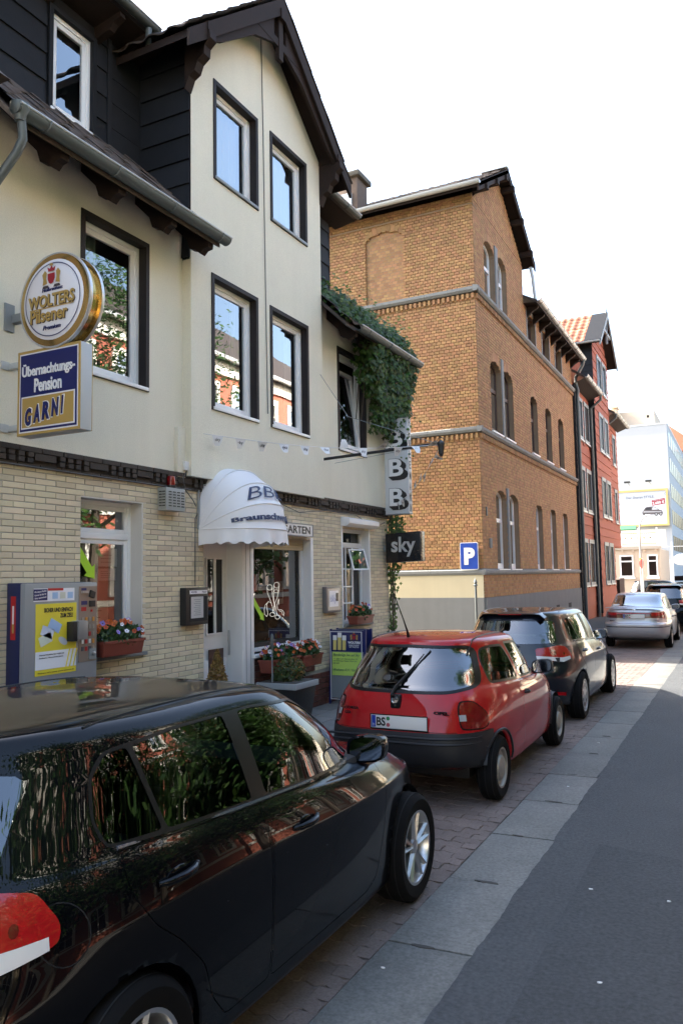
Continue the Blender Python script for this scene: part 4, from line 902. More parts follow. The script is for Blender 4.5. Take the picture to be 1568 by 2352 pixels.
# ------------------------------------------------------------------ beige corner pavilion with balcony
PV = thing('corner_pavilion', 'low beige corner building with cornice and balcony railing under the poster', 'building', (-8, 60, 0))
m_beige = M('beige_stucco', (.52, .42, .33), .85, var=.06)
pY = 60
mb = MB(); mb.box(-20, -5.24, pY, pY + 8, 0, 3.6); mb.build('wall', m_beige, PV)
MB().prism([(pY + .1, 3.6), (pY - .12, 3.6), (pY - .25, 3.8), (pY - .25, 3.92), (pY + .1, 3.92)], 'x', -20, -5.1).build('cornice', M('pale_cornice', (.62, .58, .54), .8), PV)
for i in range(8): MB().box(-5.6 - i * .75, -5.45 - i * .75, pY - .1, pY, 3.4, 3.6).build('corbel', m_beige, PV)
def window_y(parent, Y, x0, x1, z0, z1, tr=None):
    w = MB(); ring_y(w, Y - .05, Y + .02, x0, x1, z0, z1, .10)
    if tr: w.box(x0 + .1, x1 - .1, Y - .04, Y + .01, tr - .05, tr + .05)
    wo_ = w.build('window', m_pvc, parent); MB().quad((x0 + .08, Y - .012, z0 + .08), (x1 - .08, Y - .012, z0 + .08), (x1 - .08, Y - .012, z1 - .08), (x0 + .08, Y - .012, z1 - .08)).build('pane', m_win, wo_, recalc=False)
    MB().box(x0 - .08, x1 + .08, Y - .12, Y, z0 - .14, z0).build('sill', m_pvc, wo_); return wo_
window_y(PV, pY, -7.97, -7.03, 1.62, 3.2, 2.75); window_y(PV, pY, -6.1, -5.4, 1.62, 3.2, 2.75)
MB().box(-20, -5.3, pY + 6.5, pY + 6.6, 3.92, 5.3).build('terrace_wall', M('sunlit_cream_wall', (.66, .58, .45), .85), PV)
rl = MB()
for z in (3.98, 4.74): rl.box(-12, -5.32, pY - .06, pY - .03, z, z + .035)
for i in range(46): rl.box(-5.34 - i * .145, -5.325 - i * .145, pY - .055, pY - .035, 4.0, 4.74)
rl.build('railing', m_black, PV)
for i in range(5): MB().box(-5.42 - i * 1.22, -5.32 - i * 1.22, pY - .1, pY, 3.92, 5.15).build('railing_post', m_white, PV)
for i in range(16): MB().lathe([(.0, 0), (.05, .03), (.05, .05), (.0, .08)], (-5.4 - i * .42, pY - .045, 4.42), 'y', 10).build('railing_scroll', m_black, PV)
MB().prism([(pY + .3, 5.35), (pY - .3, 5.05), (pY - .3, 4.98), (pY + .3, 5.25)], 'x', -9.5, -6.75).build('green_awning', M('green_canvas', (.03, .13, .06), .8), PV)
FB = thing('far_brick_building', 'distant brown brick building with banded front at right edge', 'building', (-6, 132, 0))
mb = MB(); mb.box(-14, -4.6, 132, 150, 0, 20.6); mb.build('wall', M('far_brown_brick', (.26, .13, .08), .85, var=.1), FB); MB().prism([(-15, 20.6), (-4.2, 20.6), (-9.5, 25)], 'y', 131.5, 150).build('roof', m_rtile, FB)
for z in (4, 8, 12, 16, 19.6): MB().box(-14, -4.55, 131.9, 132, z, z + .5).build('stone_band', m_stone, FB)
# ------------------------------------------------------------------ projecting signs of the inn (faces towards -Y)
def disc(mb, cx, cz, rx, rz_, y0, y1, n=48, mi=0):
    vs = [(cx + rx * math.cos(2 * PI * k / n), y, cz + rz_ * math.sin(2 * PI * k / n)) for y in (y0, y1) for k in range(n)]
    return mb.add(vs, [tuple(range(n)), tuple(range(2 * n - 1, n - 1, -1))] + [(k, (k + 1) % n, n + (k + 1) % n, n + k) for k in range(n)], mi)
RS = thing('round_beer_sign', 'round gold-rimmed WOLTERS Pilsener light sign projecting above the blue pension sign', 'sign', (-4.95, 4.62, 3.95))
cx, cz, rr = -4.93, 4.29, .375
def rimprof(r0): return
mb = MB(); mb.lathe([(rr - .02, -.09), (rr + .02, -.075), (rr + .025, -.05), (rr + .0, -.045), (rr - .005, .045), (rr + .025, .05), (rr + .02, .075), (rr - .02, .09)], (cx, 4.62, cz), 'y', 56); mb.build('rim', M('polished_brass_rim', (.55, .38, .14), .18, metal=.9), RS, smooth=True, ang=50)
mb = MB(); mb.lathe([(rr + .026, -.078), (rr + .030, -.064), (rr + .026, -.05)], (cx, 4.62, cz), 'y', 56); mb.build('chrome_edge', m_silver, RS, smooth=True); mb = MB(); mb.lathe([(rr + .026, .05), (rr + .030, .064), (rr + .026, .078)], (cx, 4.62, cz), 'y', 56); mb.build('chrome_edge', m_silver, RS, smooth=True)
for s in (-1, 1): mb = MB(); mb.lathe([(.0, s * -.100), (rr * .5, s * -.098), (rr - .04, s * -.092), (rr - .03, s * -.085)], (cx, 4.62, cz), 'y', 48); mb.build('face', M('sign_white', (.80, .79, .82), .25), RS, smooth=True)
mb = MB(); n = 56; r1, r0 = rr - .065, rr - .073; yy = 4.62 - .0985
mb.add([(cx + r * math.cos(2 * PI * k / n), yy, cz + r * math.sin(2 * PI * k / n)) for r in (r0, r1) for k in range(n)], [(k, (k + 1) % n, n + (k + 1) % n, n + k) for k in range(n)]); mb.build('blue_ring', m_navy, RS, recalc=False)
yf = 4.62 - .103
m_ginkd = M('dark_gold_shadow', (.06, .045, .05), .5)
for dx, mt, dy in ((.004, m_ginkd, 0), (0, m_gold, -.004)):
    text('WOLTERS', .14, (cx - .005 + dx, yf + dy, cz - .005 - dx), mt, RS, fit=.52, fitz=.105, bold=.004)
    text('Pilsener', .12, (cx - .03 + dx, yf + dy, cz - .125 - dx), mt, RS, fit=.42, fitz=.115, bold=.0025)
MB().box(cx - .25, cx + .24, yf - .002, yf + .002, cz - .070, cz - .062).build('underline', m_gold, RS)
text('Premium', .055, (cx, yf, cz - .235), m_navy, RS, shear=.3); text('Hofbrauhaus', .045, (cx + .0, yf, cz + .085), m_navy, RS, shear=.3)
def crest(parent, cx, cz, y, s=1., right=(1, 0, 0)):
    """small coat of arms: red shield between two gold supporters under a crown"""
    R = Vector(right); Nn = R.cross(Vector((0, 0, 1)))
    def pl(pts, mt, lay):
        MB().add([Vector((cx, y, cz)) + R * (a * s) + Vector((0, 0, b * s)) + Nn * (.002 * lay) for a, b in pts], [tuple(range(len(pts)))]).build('crest', mt, parent, recalc=False)
    pl([(-.035, .03), (.035, .03), (.035, -.01), (.02, -.04), (0, -.05), (-.02, -.04), (-.035, -.01)], M('crest_red', (.35, .02, .03), .5), 2)
    for q in (-1, 1): pl([(q * .04, -.04), (q * .085, -.05), (q * .08, -.01), (q * .09, .03), (q * .065, .06), (q * .045, .04), (q * .05, .0)], m_gold, 1); pl([(q * .02, -.075), (q * .09, -.075), (q * .08, -.055), (q * .03, -.055)], m_ginkd, 1)
    pl([(-.03, .045), (-.04, .08), (-.015, .065), (0, .09), (.015, .065), (.04, .08), (.03, .045)], M('crest_red', (.35, .02, .03)), 1); pl([(-.02, .085), (.02, .085), (.012, .105), (-.012, .105)], m_gold, 2)
crest(RS, cx - .01, cz + .185, yf + .002, 1.15)
MB().box(X0 - .01, X0 + .015, 4.52, 4.62, 4.12, 4.36).build('wall_plate', m_grey, RS); MB().box(X0, cx - rr + .03, 4.59, 4.65, 4.20, 4.27).build('bracket', m_grey, RS)
PS = thing('pension_sign', 'blue and gold box sign reading Übernachtungs-Pension GARNI under the round beer sign', 'sign', (-4.98, 4.62, 3.2))
sx0, sx1, sz0, sz1 = -5.35, -4.64, 3.19, 3.905
mb = MB(); mb.box(sx0, sx1, 4.555, 4.68, sz0, sz1); mb.build('case', M('grey_sign_case', (.48, .50, .52), .4), PS, bevel=.006)
mb = MB(); ring_y(mb, 4.550, 4.556, sx0, sx1, sz0, sz1, .022); mb.build('gold_border', m_gold, PS); mb = MB(); ring_y(mb, 4.679, 4.685, sx0, sx1, sz0, sz1, .022); mb.build('gold_border', m_gold, PS)
def plate(nm, x0, x1, z0, z1, y, mt, parent): return MB().box(x0, x1, y - .001, y + .001, z0, z1).build(nm, mt, parent, recalc=False)
plate('white_panel', sx0 + .022, sx1 - .022, sz0 + .022, sz1 - .022, 4.5525, M('sign_white', (.80, .79, .82)), PS)
plate('blue_panel', sx0 + .034, sx1 - .034, sz0 + .034, sz1 - .034, 4.5500, m_navy, PS)
plate('white_frame', sx0 + .052, sx1 - .052, sz0 + .052, sz0 + .325, 4.5475, M('sign_white', (.80, .79, .82)), PS)
plate('gold_panel', sx0 + .064, sx1 - .064, sz0 + .064, sz0 + .313, 4.5450, m_gold, PS)
mw = M('letter_white', (.82, .82, .82), .4)
text('Übernachtungs-', .12, ((sx0 + sx1) / 2, 4.547, sz0 + .535), mw, PS, fit=.60, fitz=.135, bold=.003)
text('Pension', .12, ((sx0 + sx1) / 2, 4.547, sz0 + .41), mw, PS, fit=.31, fitz=.115, bold=.0035)
xx = sx0 + .105
for i, (ch_, dz, w_) in enumerate((('G', -.035, .075), ('A', -.015, .075), ('R', .0, .085), ('N', .018, .085), ('I', .03, .03))):
    for bo, mt, dy in ((.016, mw, 0), (.007, m_navy, -.003)):
        text(ch_, .17, (xx + w_ / 2, 4.542 + dy, sz0 + .185 + dz), mt, PS, right=(1, 0, .06), fit=w_ + (.014 if mt is mw else 0), fitz=.15 + (.014 if mt is mw else 0), bold=.007, shear=.15)
    xx += w_ + .022
for zz in (3.79, 3.25): MB().box(X0 - .005, sx0 + .01, 4.575, 4.63, zz, zz + .05).build('bracket', m_zincl, PS, bevel=.004); MB().box(X0 - .005, X0 + .012, 4.50, 4.58, zz - .01, zz + .06).build('wall_plate', m_zincl, PS)
# ------------------------------------------------------------------ cigarette vending machine
VM = thing('vending_machine', 'grey and navy cigarette vending machine with yellow poster on the brick wall', 'vending machine', (X0, 5.0, .85))
vx, va, vb, vz0, vz1 = X0 + .215, 4.60, 5.42, .86, 1.97
mb = MB(); mb.box(X0 + .005, vx - .06, va, vb, vz0, vz1); mb.build('case', M('navy_case', (.012, .018, .075), .4), VM, bevel=.008)
mb = MB(); mb.box(vx - .06, vx, va + .004, vb, vz0 + .004, vz1 - .005); mb.build('front_panel', M('grey_enamel', (.30, .32, .34), .35, metal=.3), VM, bevel=.012)
def vp(nm, y0, y1, z0, z1, mt, t=.003): return MB().box(vx - .001, vx + t, y0, y1, z0, z1).build(nm, mt, VM, recalc=False)
m_vy = M('poster_yellow', (.72, .60, .05), .3); m_vw = M('poster_paper', (.76, .77, .82), .3); m_red = M('signal_red', (.42, .012, .015), .35)
vp('header_print', va + .09, va + .54, 1.81, 1.92, m_vw); vp('header_print', va + .09, va + .235, 1.82, 1.915, m_navy, .0045); vp('header_print', va + .24, va + .41, 1.90, 1.92, m_red, .0045)
for i in range(3): vp('header_print', va + .29 + i * .085, va + .35 + i * .085, 1.83, 1.885, M('card_blue%d' % (i % 2), ((.35, .5, .72), (.6, .6, .5))[i % 2], .4), .0045)
for i, s_ in enumerate(('Mit diesen Karten', 'können Sie hier Ihr', 'Alter nachweisen!')): text(s_, .022, (vx + .006, va + .16, 1.895 - i * .026), mw, VM, right=(0, 1, .1), up=(0, -.1, 1), fit=.125, depth=.0005)
vp('poster', va + .115, va + .565, 1.19, 1.79, m_vy); vp('poster_band', va + .115, va + .565, 1.24, 1.39, m_vw, .0045)
for i in range(3): MB().add([(vx + .006, va + .44 + i * .042 + a, z) for a, z in ((0, 1.24), (.014, 1.24), (.055, 1.39), (.041, 1.39))], [(0, 1, 2, 3)]).build('poster_stripe', m_vy, VM, recalc=False)
mk = M('poster_black', (.02, .02, .02), .5)
text('SICHER UND EINFACH', .06, (vx + .005, va + .36, 1.735), mk, VM, right=(0, 1, 0), fit=.32, fitz=.038, bold=.002, depth=.0006); text('ZUM ZIEL!', .06, (vx + .005, va + .45, 1.685), mk, VM, right=(0, 1, 0), fit=.145, fitz=.038, bold=.002, depth=.0006)
text('Automat freischalten hier möglich mit', .03, (vx + .006, va + .29, 1.36), mk, VM, right=(0, 1, 0), fit=.27, fitz=.016, depth=.0006); text('Bankkarte, Führerschein, Jetons', .03, (vx + .006, va + .285, 1.335), mk, VM, right=(0, 1, 0), fit=.26, fitz=.014, depth=.0006); text('Weitere Infos unter www.automat.de', .03, (vx + .006, va + .34, 1.212), mk, VM, right=(0, 1, 0), fit=.40, fitz=.010, depth=.0006)
for (yy, zz, a, c) in ((va + .32, 1.60, -.5, (.35, .5, .75)), (va + .24, 1.55, -.35, (.55, .6, .72)), (va + .22, 1.49, .35, (.62, .66, .55))):
    w2, h2 = .068, .042; MB().add([(vx + .0055, yy + p * math.cos(a) - q * math.sin(a), zz + p * math.sin(a) + q * math.cos(a)) for p, q in ((-w2, -h2), (w2, -h2), (w2, h2), (-w2, h2))], [(0, 1, 2, 3)]).build('card_print', M('card_%d' % int(c[0] * 99), c, .4), VM, recalc=False)
MB().add([(vx + .006, va + .41 + .05 * math.cos(t), 1.465 + .032 * math.sin(t) - .02 * math.cos(t)) for t in [2 * PI * k / 16 for k in range(16)]], [tuple(range(16))]).build('token_print', M('token_grey', (.5, .53, .6), .3), VM, recalc=False)
mb = MB(); mb.box(vx, vx + .10, va + .50, va + .61, 1.465, 1.63); mb.build('card_reader', M('reader_grey', (.27, .27, .27), .4, metal=.4), VM, bevel=.012); MB().box(vx + .0, vx + .085, va + .455, va + .50, 1.455, 1.625).build('reader_label', m_black, VM, bevel=.004)
vp('selector_plate', va + .595, va + .81, 1.26, 1.93, M('taupe_plate', (.26, .215, .18), .35, metal=.3), .004)
random.seed(5)
for r in range(5):
    for i in range(4):
        c = random.choice(((.7, .7, .7), (.4, .03, .03), (.55, .25, .05), (.08, .08, .10), (.3, .27, .22), (.3, .27, .22)))
        mb = MB(); yy = va + .625 + i * .043; zz = 1.615 - r * .065; mb.box(vx, vx + .010, yy, yy + .024, zz, zz + .038); mb.build('brand_button', M('button_%d' % int(c[0] * 90 + c[1] * 9), c, .35), VM)
vp('coin_plate', va + .715, va + .80, 1.275, 1.37, m_grey, .012); mb = MB(); mb.lathe([(.0, 0), (.018, 0), (.018, .03), (.012, .034), (0, .034)], (vx, va + .76, 1.325), 'x', 12); mb.build('return_knob', m_steel, VM, smooth=True)
vp('coin_slot', va + .62, va + .69, 1.87, 1.89, m_steel, .025); vp('coin_slot_label', va + .62, va + .68, 1.893, 1.915, m_navy, .006); MB().obox((vx, va + .71, 1.84), (.02, 0, 0), (0, .055, -.02), (0, .015, .055)).build('note_slot', m_black, VM)
vp('instruction_label', va + .62, va + .69, 1.765, 1.80, m_navy, .006); vp('display', va + .715, va + .775, 1.745, 1.80, m_black, .02); vp('red_label', va + .62, va + .68, 1.71, 1.745, m_red, .006); vp('red_button', va + .735, va + .75, 1.70, 1.72, m_red, .012)
vp('tray_frame', va + .25, va + .50, 1.04, 1.14, M('tray_brown', (.06, .045, .035), .5), .004); vp('tray_plate', va + .14, va + .24, 1.045, 1.115, m_navy, .004); text('ACHTUNG', .02, (vx + .006, va + .19, 1.095), mw, VM, right=(0, 1, 0), fit=.06, depth=.0005); vp('lock', va + .70, va + .725, 1.06, 1.09, m_black, .006)
f = MB(); ring(f, vx, vx + .012, va + .245, va + .505, 1.035, 1.145, .008); f.build('tray_trim', m_steel, VM)
ys = va - .0015
MB().box(X0 + .055, X0 + .115, ys, ys + .001, 1.50, 1.86).build('side_stripe', m_red, VM, recalc=False); MB().box(X0 + .075, X0 + .095, ys - .001, ys, 1.63, 1.78).build('cigarette_print', m_white, VM, recalc=False); MB().box(X0 + .075, X0 + .095, ys - .001, ys, 1.555, 1.63).build('filter_print', m_gold, VM, recalc=False)
# ------------------------------------------------------------------ alarm box, notice boxes
AB = thing('alarm_box', 'grey louvred alarm siren box with red beacon under the frieze', 'alarm', (X0, 6.66, 2.7))
mb = MB(); mb.box(X0 + .01, X0 + .13, 6.49, 6.80, 2.71, 2.955); mb.build('case', M('alarm_grey', (.32, .34, .33), .5), AB, bevel=.006)
for c_ in (6.53, 6.60, 6.67, 6.74):
    for r in range(6): MB().box(X0 + .128, X0 + .136, c_, c_ + .04, 2.755 + r * .03, 2.755 + r * .03 + .010).build('louvre', m_black, AB)
for c_ in (.035, .08):
    for r in range(6): MB().box(X0 + c_, X0 + c_ + .035, 6.484, 6.492, 2.755 + r * .03, 2.755 + r * .03 + .010).build('louvre', m_black, AB)
mb = MB(); mb.lathe([(.055, 0), (.055, .03), (.045, .035)], (X0 + .07, 6.64, 2.955), n=16); mb.build('beacon_base', m_black, AB, smooth=True); mb = MB(); mb.lathe([(.045, 0), (.046, .06), (.040, .095), (.02, .105), (0, .107)], (X0 + .07, 6.64, 2.99), n=16); mb.build('beacon', M('red_beacon', (.22, .008, .012), .2, coat=.5), AB, smooth=True)
NB = thing('menu_case', 'black wall menu case with WOLTERS header beside the white door', 'menu case', (X0, 7.1, 1.48))
mb = MB(); mb.box(X0 + .005, X0 + .09, 6.865, 7.265, 1.475, 1.885); mb.build('case', m_black, NB, bevel=.008)
MB().box(X0 + .09, X0 + .093, 6.93, 7.245, 1.815, 1.855).build('header', m_vw, NB); text('WOLTERS', .03, (X0 + .095, 7.0, 1.835), m_navy, NB, right=(0, 1, 0), fit=.10, depth=.0006); text('Pilsener', .03, (X0 + .095, 7.19, 1.835), m_navy, NB, right=(0, 1, 0), fit=.08, depth=.0006)
MB().box(X0 + .09, X0 + .092, 6.93, 7.245, 1.515, 1.79).build('backboard', m_dark, NB)
MB().box(X0 + .093, X0 + .0945, 6.95, 7.17, 1.55, 1.785).build('menu_sheet', M('paper_grey', (.45, .46, .47), .6, var=.15, vs=40), NB)
for i in range(9): MB().box(X0 + .0946, X0 + .0952, 7.0 + .02 * (i % 2), 7.12, 1.58 + i * .021, 1.588 + i * .021).build('text_line', m_grey, NB)
NC = thing('notice_case', 'silver wall notice case with white sky paper between the windows', 'notice case', (X0, 10.35, 1.46))
mb = MB(); mb.box(X0 + .005, X0 + .08, 10.12, 10.575, 1.455, 1.835); mb.build('case', M('grey_case', (.16, .16, .165), .4, metal=.4), NC, bevel=.01)
MB().box(X0 + .08, X0 + .083, 10.16, 10.54, 1.49, 1.805).build('backboard', m_steel, NC); MB().box(X0 + .084, X0 + .086, 10.20, 10.48, 1.54, 1.775).build('sheet', m_vw, NC)
text('sky', .14, (X0 + .088, 10.32, 1.655), M('faded_lilac', (.45, .45, .62), .6), NC, right=(0, 1, 0), fit=.18, depth=.0008); MB().box(X0 + .088, X0 + .09, 10.40, 10.47, 1.62, 1.74).build('phone_print', m_black, NC)
# ------------------------------------------------------------------ awning over the door
AW = thing('door_awning', 'white scalloped basket awning lettered Braunschweiger over the inn door', 'awning', (X0, 7.78, 2.35))
m_canvas = M('white_canvas', (.80, .80, .82), .6, var=.04, vs=3)
ay, aw_, az, aR, aF = 7.74, .56, 2.54, .77, .71
def awn(u, th, d=0.):
    """u in -1..1 along the front, th from 0 (front lip) to 90 degrees (wall)"""
    ex = 2.6; q = max(0, 1 - abs(u) ** ex) ** (1 / ex)
    return Vector((X0 + .02 + (aF * q + d) * math.cos(th) , ay + aw_ * u, az + (aR * q + d) * math.sin(th)))
us = [math.copysign(1 - (1 - abs(t)) ** 1.8, t) for t in np.linspace(-1, 1, 49)]
ths = np.linspace(0, PI / 2, 25)
mb = MB(); vs = []
for j, th in enumerate(ths):
    f = (j % 6) / 6; dd = -.02 * math.sin(PI * f)          # cloth sags between the ribs
    for u in us: vs.append(awn(u, th, dd * (1 - abs(u) ** 4)))
nu = len(us); mb.add(vs, [(j * nu + i, j * nu + i + 1, (j + 1) * nu + i + 1, (j + 1) * nu + i) for j in range(24) for i in range(nu - 1)]); mb.build('canopy', m_canvas, AW, smooth=True, recalc=False, ang=80)
for j in (0, 6, 12, 18): MB().tube([awn(u, ths[j], .004) for u in us], .007, 6).build('rib', m_canvas, AW, smooth=True)
vs = []; L_ = 0; P = [awn(u, 0) for u in us]
for i, p in enumerate(P):
    if i: L_ += (P[i] - P[i - 1]).length
    w_ = .018 * math.sin(L_ * 24)
    d_ = (P[min(i + 1, nu - 1)] - P[max(i - 1, 0)]).normalized(); nn = Vector((d_.y, -d_.x, 0))
    vs += [p, p + nn * (w_ * .5) - Vector((0, 0, .09)), p + nn * w_ - Vector((0, 0, .165 + .018 * math.cos(L_ * 2 * PI / .15)))]
mb = MB(); mb.add(vs, [(3 * i + k, 3 * i + 3 + k, 3 * i + 4 + k, 3 * i + 1 + k) for i in range(nu - 1) for k in (0, 1)]); mb.build('valance', m_canvas, AW, smooth=True, recalc=False, ang=80)
m_ink = M('awning_ink', (.035, .05, .12), .6)
# lettering laid on the cloth: arc length along the front -> u
SL = [0]; Q = [awn(u, .2) for u in us]
for i in range(1, nu): SL.append(SL[-1] + (Q[i] - Q[i - 1]).length)
def on_cloth(s0, th0):
    def w(a, b, c):
        s = s0 + a; u = float(np.interp(s, SL, us)); return awn(u, th0 + b / .8, .012 + c)
    return w
sa_, sb_ = float(np.interp(-.90, us, SL)), float(np.interp(.80, us, SL)); sc_, sd2 = float(np.interp(-.66, us, SL)), float(np.interp(.6, us, SL))
text('Braunschweiger', .12, (0, 0, 0), m_ink, AW, fit=sb_ - sa_, fitz=.105, warp=on_cloth((sa_ + sb_) / 2, .17), bold=.004)
text('BBB', .2, (0, 0, 0), m_ink, AW, fit=sd2 - sc_, fitz=.17, warp=on_cloth((sc_ + sd2) / 2, .60), shear=.35, bold=-.002)
for q in (-1, 1): MB().tube([(X0 + .02, ay + q * aw_, az), (X0 + .02, ay + q * aw_, az + .45)], .015, 6).build('frame_tube', m_grey, AW)
# ------------------------------------------------------------------ beer garden sign, BBB sign, sky sign
GSn = thing('beer_garden_sign', 'white board reading BIERGARTEN partly behind the awning', 'sign', (X0, 9.2, 2.54))
mb = MB(); mb.box(X0 + .012, X0 + .10, 8.45, 9.70, 2.545, 2.72); mb.build('board', m_white, GSn, bevel=.005); f = MB(); ring(f, X0 + .10, X0 + .108, 8.45, 9.70, 2.545, 2.72, .012); f.build('edge', m_grey, GSn)
text('BIERGARTEN', .15, (X0 + .104, 9.06, 2.632), mk, GSn, right=(0, 1, 0), fit=1.12, fitz=.105, bold=.003, depth=.001)
BS = thing('bbb_sign', 'tall white box sign with three block letters B at the inn corner', 'sign', (-5.2, 12.3, 3.0))
mb = MB(); mb.box(-5.415, -4.975, 12.30, 12.44, 3.02, 4.68); mb.build('case', M('sign_pale', (.56, .57, .58), .5, var=.06), BS, bevel=.006)
for z in (3.02, 4.675): MB().box(-5.42, -4.97, 12.295, 12.445, z, z + .015).build('edge', m_grey, BS)
m_lb = M('letter_black', (.012, .012, .012), .4); mlw = M('letter_paper', (.72, .72, .72), .5)
for z in (4.33, 3.82, 3.31):
    for k in range(7): text('B', .4, (-5.19 + .010 * k, 12.296 - .0004 * k, z - .008 * k), m_lb, BS, fit=.30, fitz=.33, bold=.014, depth=.0015) if k in (0, 2, 4, 6) else None
    text('B', .4, (-5.20, 12.288, z + .008), mlw, BS, fit=.265, fitz=.30, bold=.010, depth=.001)
for i, ch_ in enumerate('HEILEMANN'): text(ch_, .15, (-4.972, 12.37, 4.60 - i * .184), m_lb, BS, right=(0, 1, 0), fit=.075, fitz=.135, bold=.002, depth=.001)
for zz in (3.1, 4.5): MB().box(X0, -5.41, 12.34, 12.40, zz, zz + .05).build('bracket', m_grey, BS)
SK = thing('sky_sign', 'black box sign with silver word sky on the inn corner', 'sign', (-5.1, 12.3, 2.2))
mb = MB(); mb.prism([(-5.43, 2.20), (-4.79, 2.22), (-4.79, 2.725), (-5.43, 2.695)], 'y', 12.30, 12.50); mb.build('case', M('gloss_black', (.010, .010, .012), .25), SK, bevel=.012)
text('sky', .36, (-5.10, 12.292, 2.47), m_silver, SK, fit=.44, fitz=.34, bold=.008, depth=.003)
MB().box(X0, -5.42, 12.36, 12.44, 2.4, 2.5).build('bracket', m_grey, SK)
# ------------------------------------------------------------------ flag arm with lantern and pennant strings
FA = thing('lamp_arm', 'thin black iron arm projecting from the inn wall with small lantern', 'lamp', (X0, 10.16, 3.72))
MB().tube([(X0, 10.16, 3.72), (-3.66, 10.16, 3.79)], .022, 8).build('arm', m_black, FA, smooth=True); MB().box(X0, X0 + .02, 10.12, 10.20, 3.60, 3.84).build('wall_plate', m_black, FA)
la = MB(); la.lathe([(0, .10), (.05, .06), (.055, .04), (.045, 0), (.035, -.10), (.02, -.13), (0, -.14)], (-3.62, 10.16, 3.74), n=8); la.build('lantern', m_black, FA); MB().tube([(-3.62 + .05 * math.cos(t), 10.16, 3.83 + .04 * math.sin(t)) for t in np.linspace(0, 2 * PI, 14)], .006, 5).build('hook_ring', m_black, FA)
MB().tube([(BX, 9.95, 4.95), (-5.0, 10.08, 4.3), (-3.7, 10.16, 3.80)], .004, 4).build('stay_wire', m_grey, FA); MB().tube([(X0, 10.6, 3.72), (-3.7, 10.16, 3.78)], .004, 4).build('stay_wire', m_grey, FA)
def pennants(name, label, A, B, n, sag, seed, txt):
    random.seed(seed); A, B = Vector(A), Vector(B)
    t_ = thing(name, label, 'bunting', A, None); P = [A.lerp(B, k / 24) - Vector((0, 0, sag * math.sin(PI * k / 24))) for k in range(25)]
    MB().tube(P, .004, 4).build('string', m_white, t_)
    d = (B - A).normalized()
    for i in range(n):
        p = P[0] + (P[-1] - P[0]) * ((i + .6) / n); p.z -= sag * math.sin(PI * (i + .6) / n); a = random.choice((0, 0, .5, 1.1, 2.2, 3.0, -.6)) + uni(-.3, .3)
        up = Vector((0, 0, 1)); side = d.cross(up).normalized(); dn = (-up * math.cos(a) + side * math.sin(a)); w_, l_ = .070, .115
        vs = [p - d * w_, p + d * w_, p + d * w_ * .72 + dn * l_ * .5 + side * uni(-.015, .015), p - d * w_ * .72 + dn * l_ * .5 + side * uni(-.015, .015), p + d * w_ * .42 + dn * l_, p - d * w_ * .42 + dn * l_]
        MB().add(vs, [(0, 1, 2, 3), (3, 2, 4, 5)]).build('pennant', M('pennant_cloth', (.72, .72, .73), .7), t_, smooth=True)
        nn = d.cross(dn); 
        for sgn in (1, -1):
            if txt: text('sky', .055, p + dn * .045 + nn * (-.006 * sgn), m_lb, t_, right=d * sgn, up=-dn, depth=.0005, fit=.065)
pennants('pennant_string', 'string of small white sky pennants along the front to the iron arm', (BX + .02, 7.12, 3.62), (-3.66, 10.16, 3.77), 12, .10, 4, True)
pennants('pennant_string', 'string of small pennants hanging from the arm lantern down to the BBB sign', (-3.66, 10.16, 3.70), (-5.17, 12.2, 3.20), 9, .12, 9, True)
# ------------------------------------------------------------------ menu board, pots and flower boxes
AF = thing('pavement_board', 'blue framed WOLTERS pavement board with lime paper beside the red car', 'sign board', (-5.2, 10.2, .15))
bx0_, bx1_ = -5.44, -4.86
for s_, nm in ((0, 'front'), (1, 'rear')):
    y0_ = 10.18 + .32 * s_; yt = 10.24 + .2 * s_
    lg = MB(); 
    for xa in (bx0_, bx1_ - .03): lg.obox((xa, y0_, .15), (.03, 0, 0), (0, .03, 0), (0, yt - y0_, 1.07))
    lg.build('leg', m_navy, AF)
    pb = MB(); pb.obox((bx0_ + .03, y0_ + .004 + (yt - y0_) * .08, .24), (bx1_ - bx0_ - .06, 0, 0), (0, .02, 0), (0, (yt - y0_) * .9, .97)); pb.build('panel', m_grey if s_ == 0 else m_navy, AF)
def bpl(nm, x0, x1, z0, z1, mt, lay=1):
    ya, yb = 10.18 + .06 * (z0 - .15) / 1.07 - .004 * lay + .004, 10.18 + .06 * (z1 - .15) / 1.07 - .004 * lay + .004
    return MB().add([(x0, ya, z0), (x1, ya, z0), (x1, yb, z1), (x0, yb, z1)], [(0, 1, 2, 3)]).build(nm, mt, AF, recalc=False)
bpl('header', bx0_ + .03, bx1_ - .03, .90, 1.205, m_navy, 1); bpl('lime_paper', bx0_ + .05, bx1_ - .05, .56, .89, M('lime_paper', (.52, .72, .14), .7), 2)
f = MB(); ring_y(f, 10.176, 10.182, bx0_ + .035, bx1_ - .035, .22, 1.19, .008); f.build('white_line', mw, AF)
mgl = M('beer_yellow', (.70, .58, .18), .3)
for i, dx in enumerate((0, .075, .15)):
    x = bx0_ + .09 + dx; h = .04 if i == 1 else 0; bpl('beer_glass', x - .028, x + .028, .92, 1.06 + h, mgl, 3); bpl('beer_foam', x - .032, x + .032, 1.06 + h, 1.13 + h, mw, 3)
text('WOLTERS', .07, (bx0_ + .40, 10.222, 1.03), mw, AF, fit=.20, fitz=.035, bold=.004, depth=.001); crest(AF, bx0_ + .40, 1.105, 10.225, .7); text('UNSERE ZUKUNFT', .03, (bx0_ + .40, 10.219, .99), mw, AF, fit=.17, depth=.001); text('HAT TRADITION', .03, (bx0_ + .40, 10.217, .965), mw, AF, fit=.15, depth=.001)
mp = M('pen_ink', (.04, .16, .12), .6)
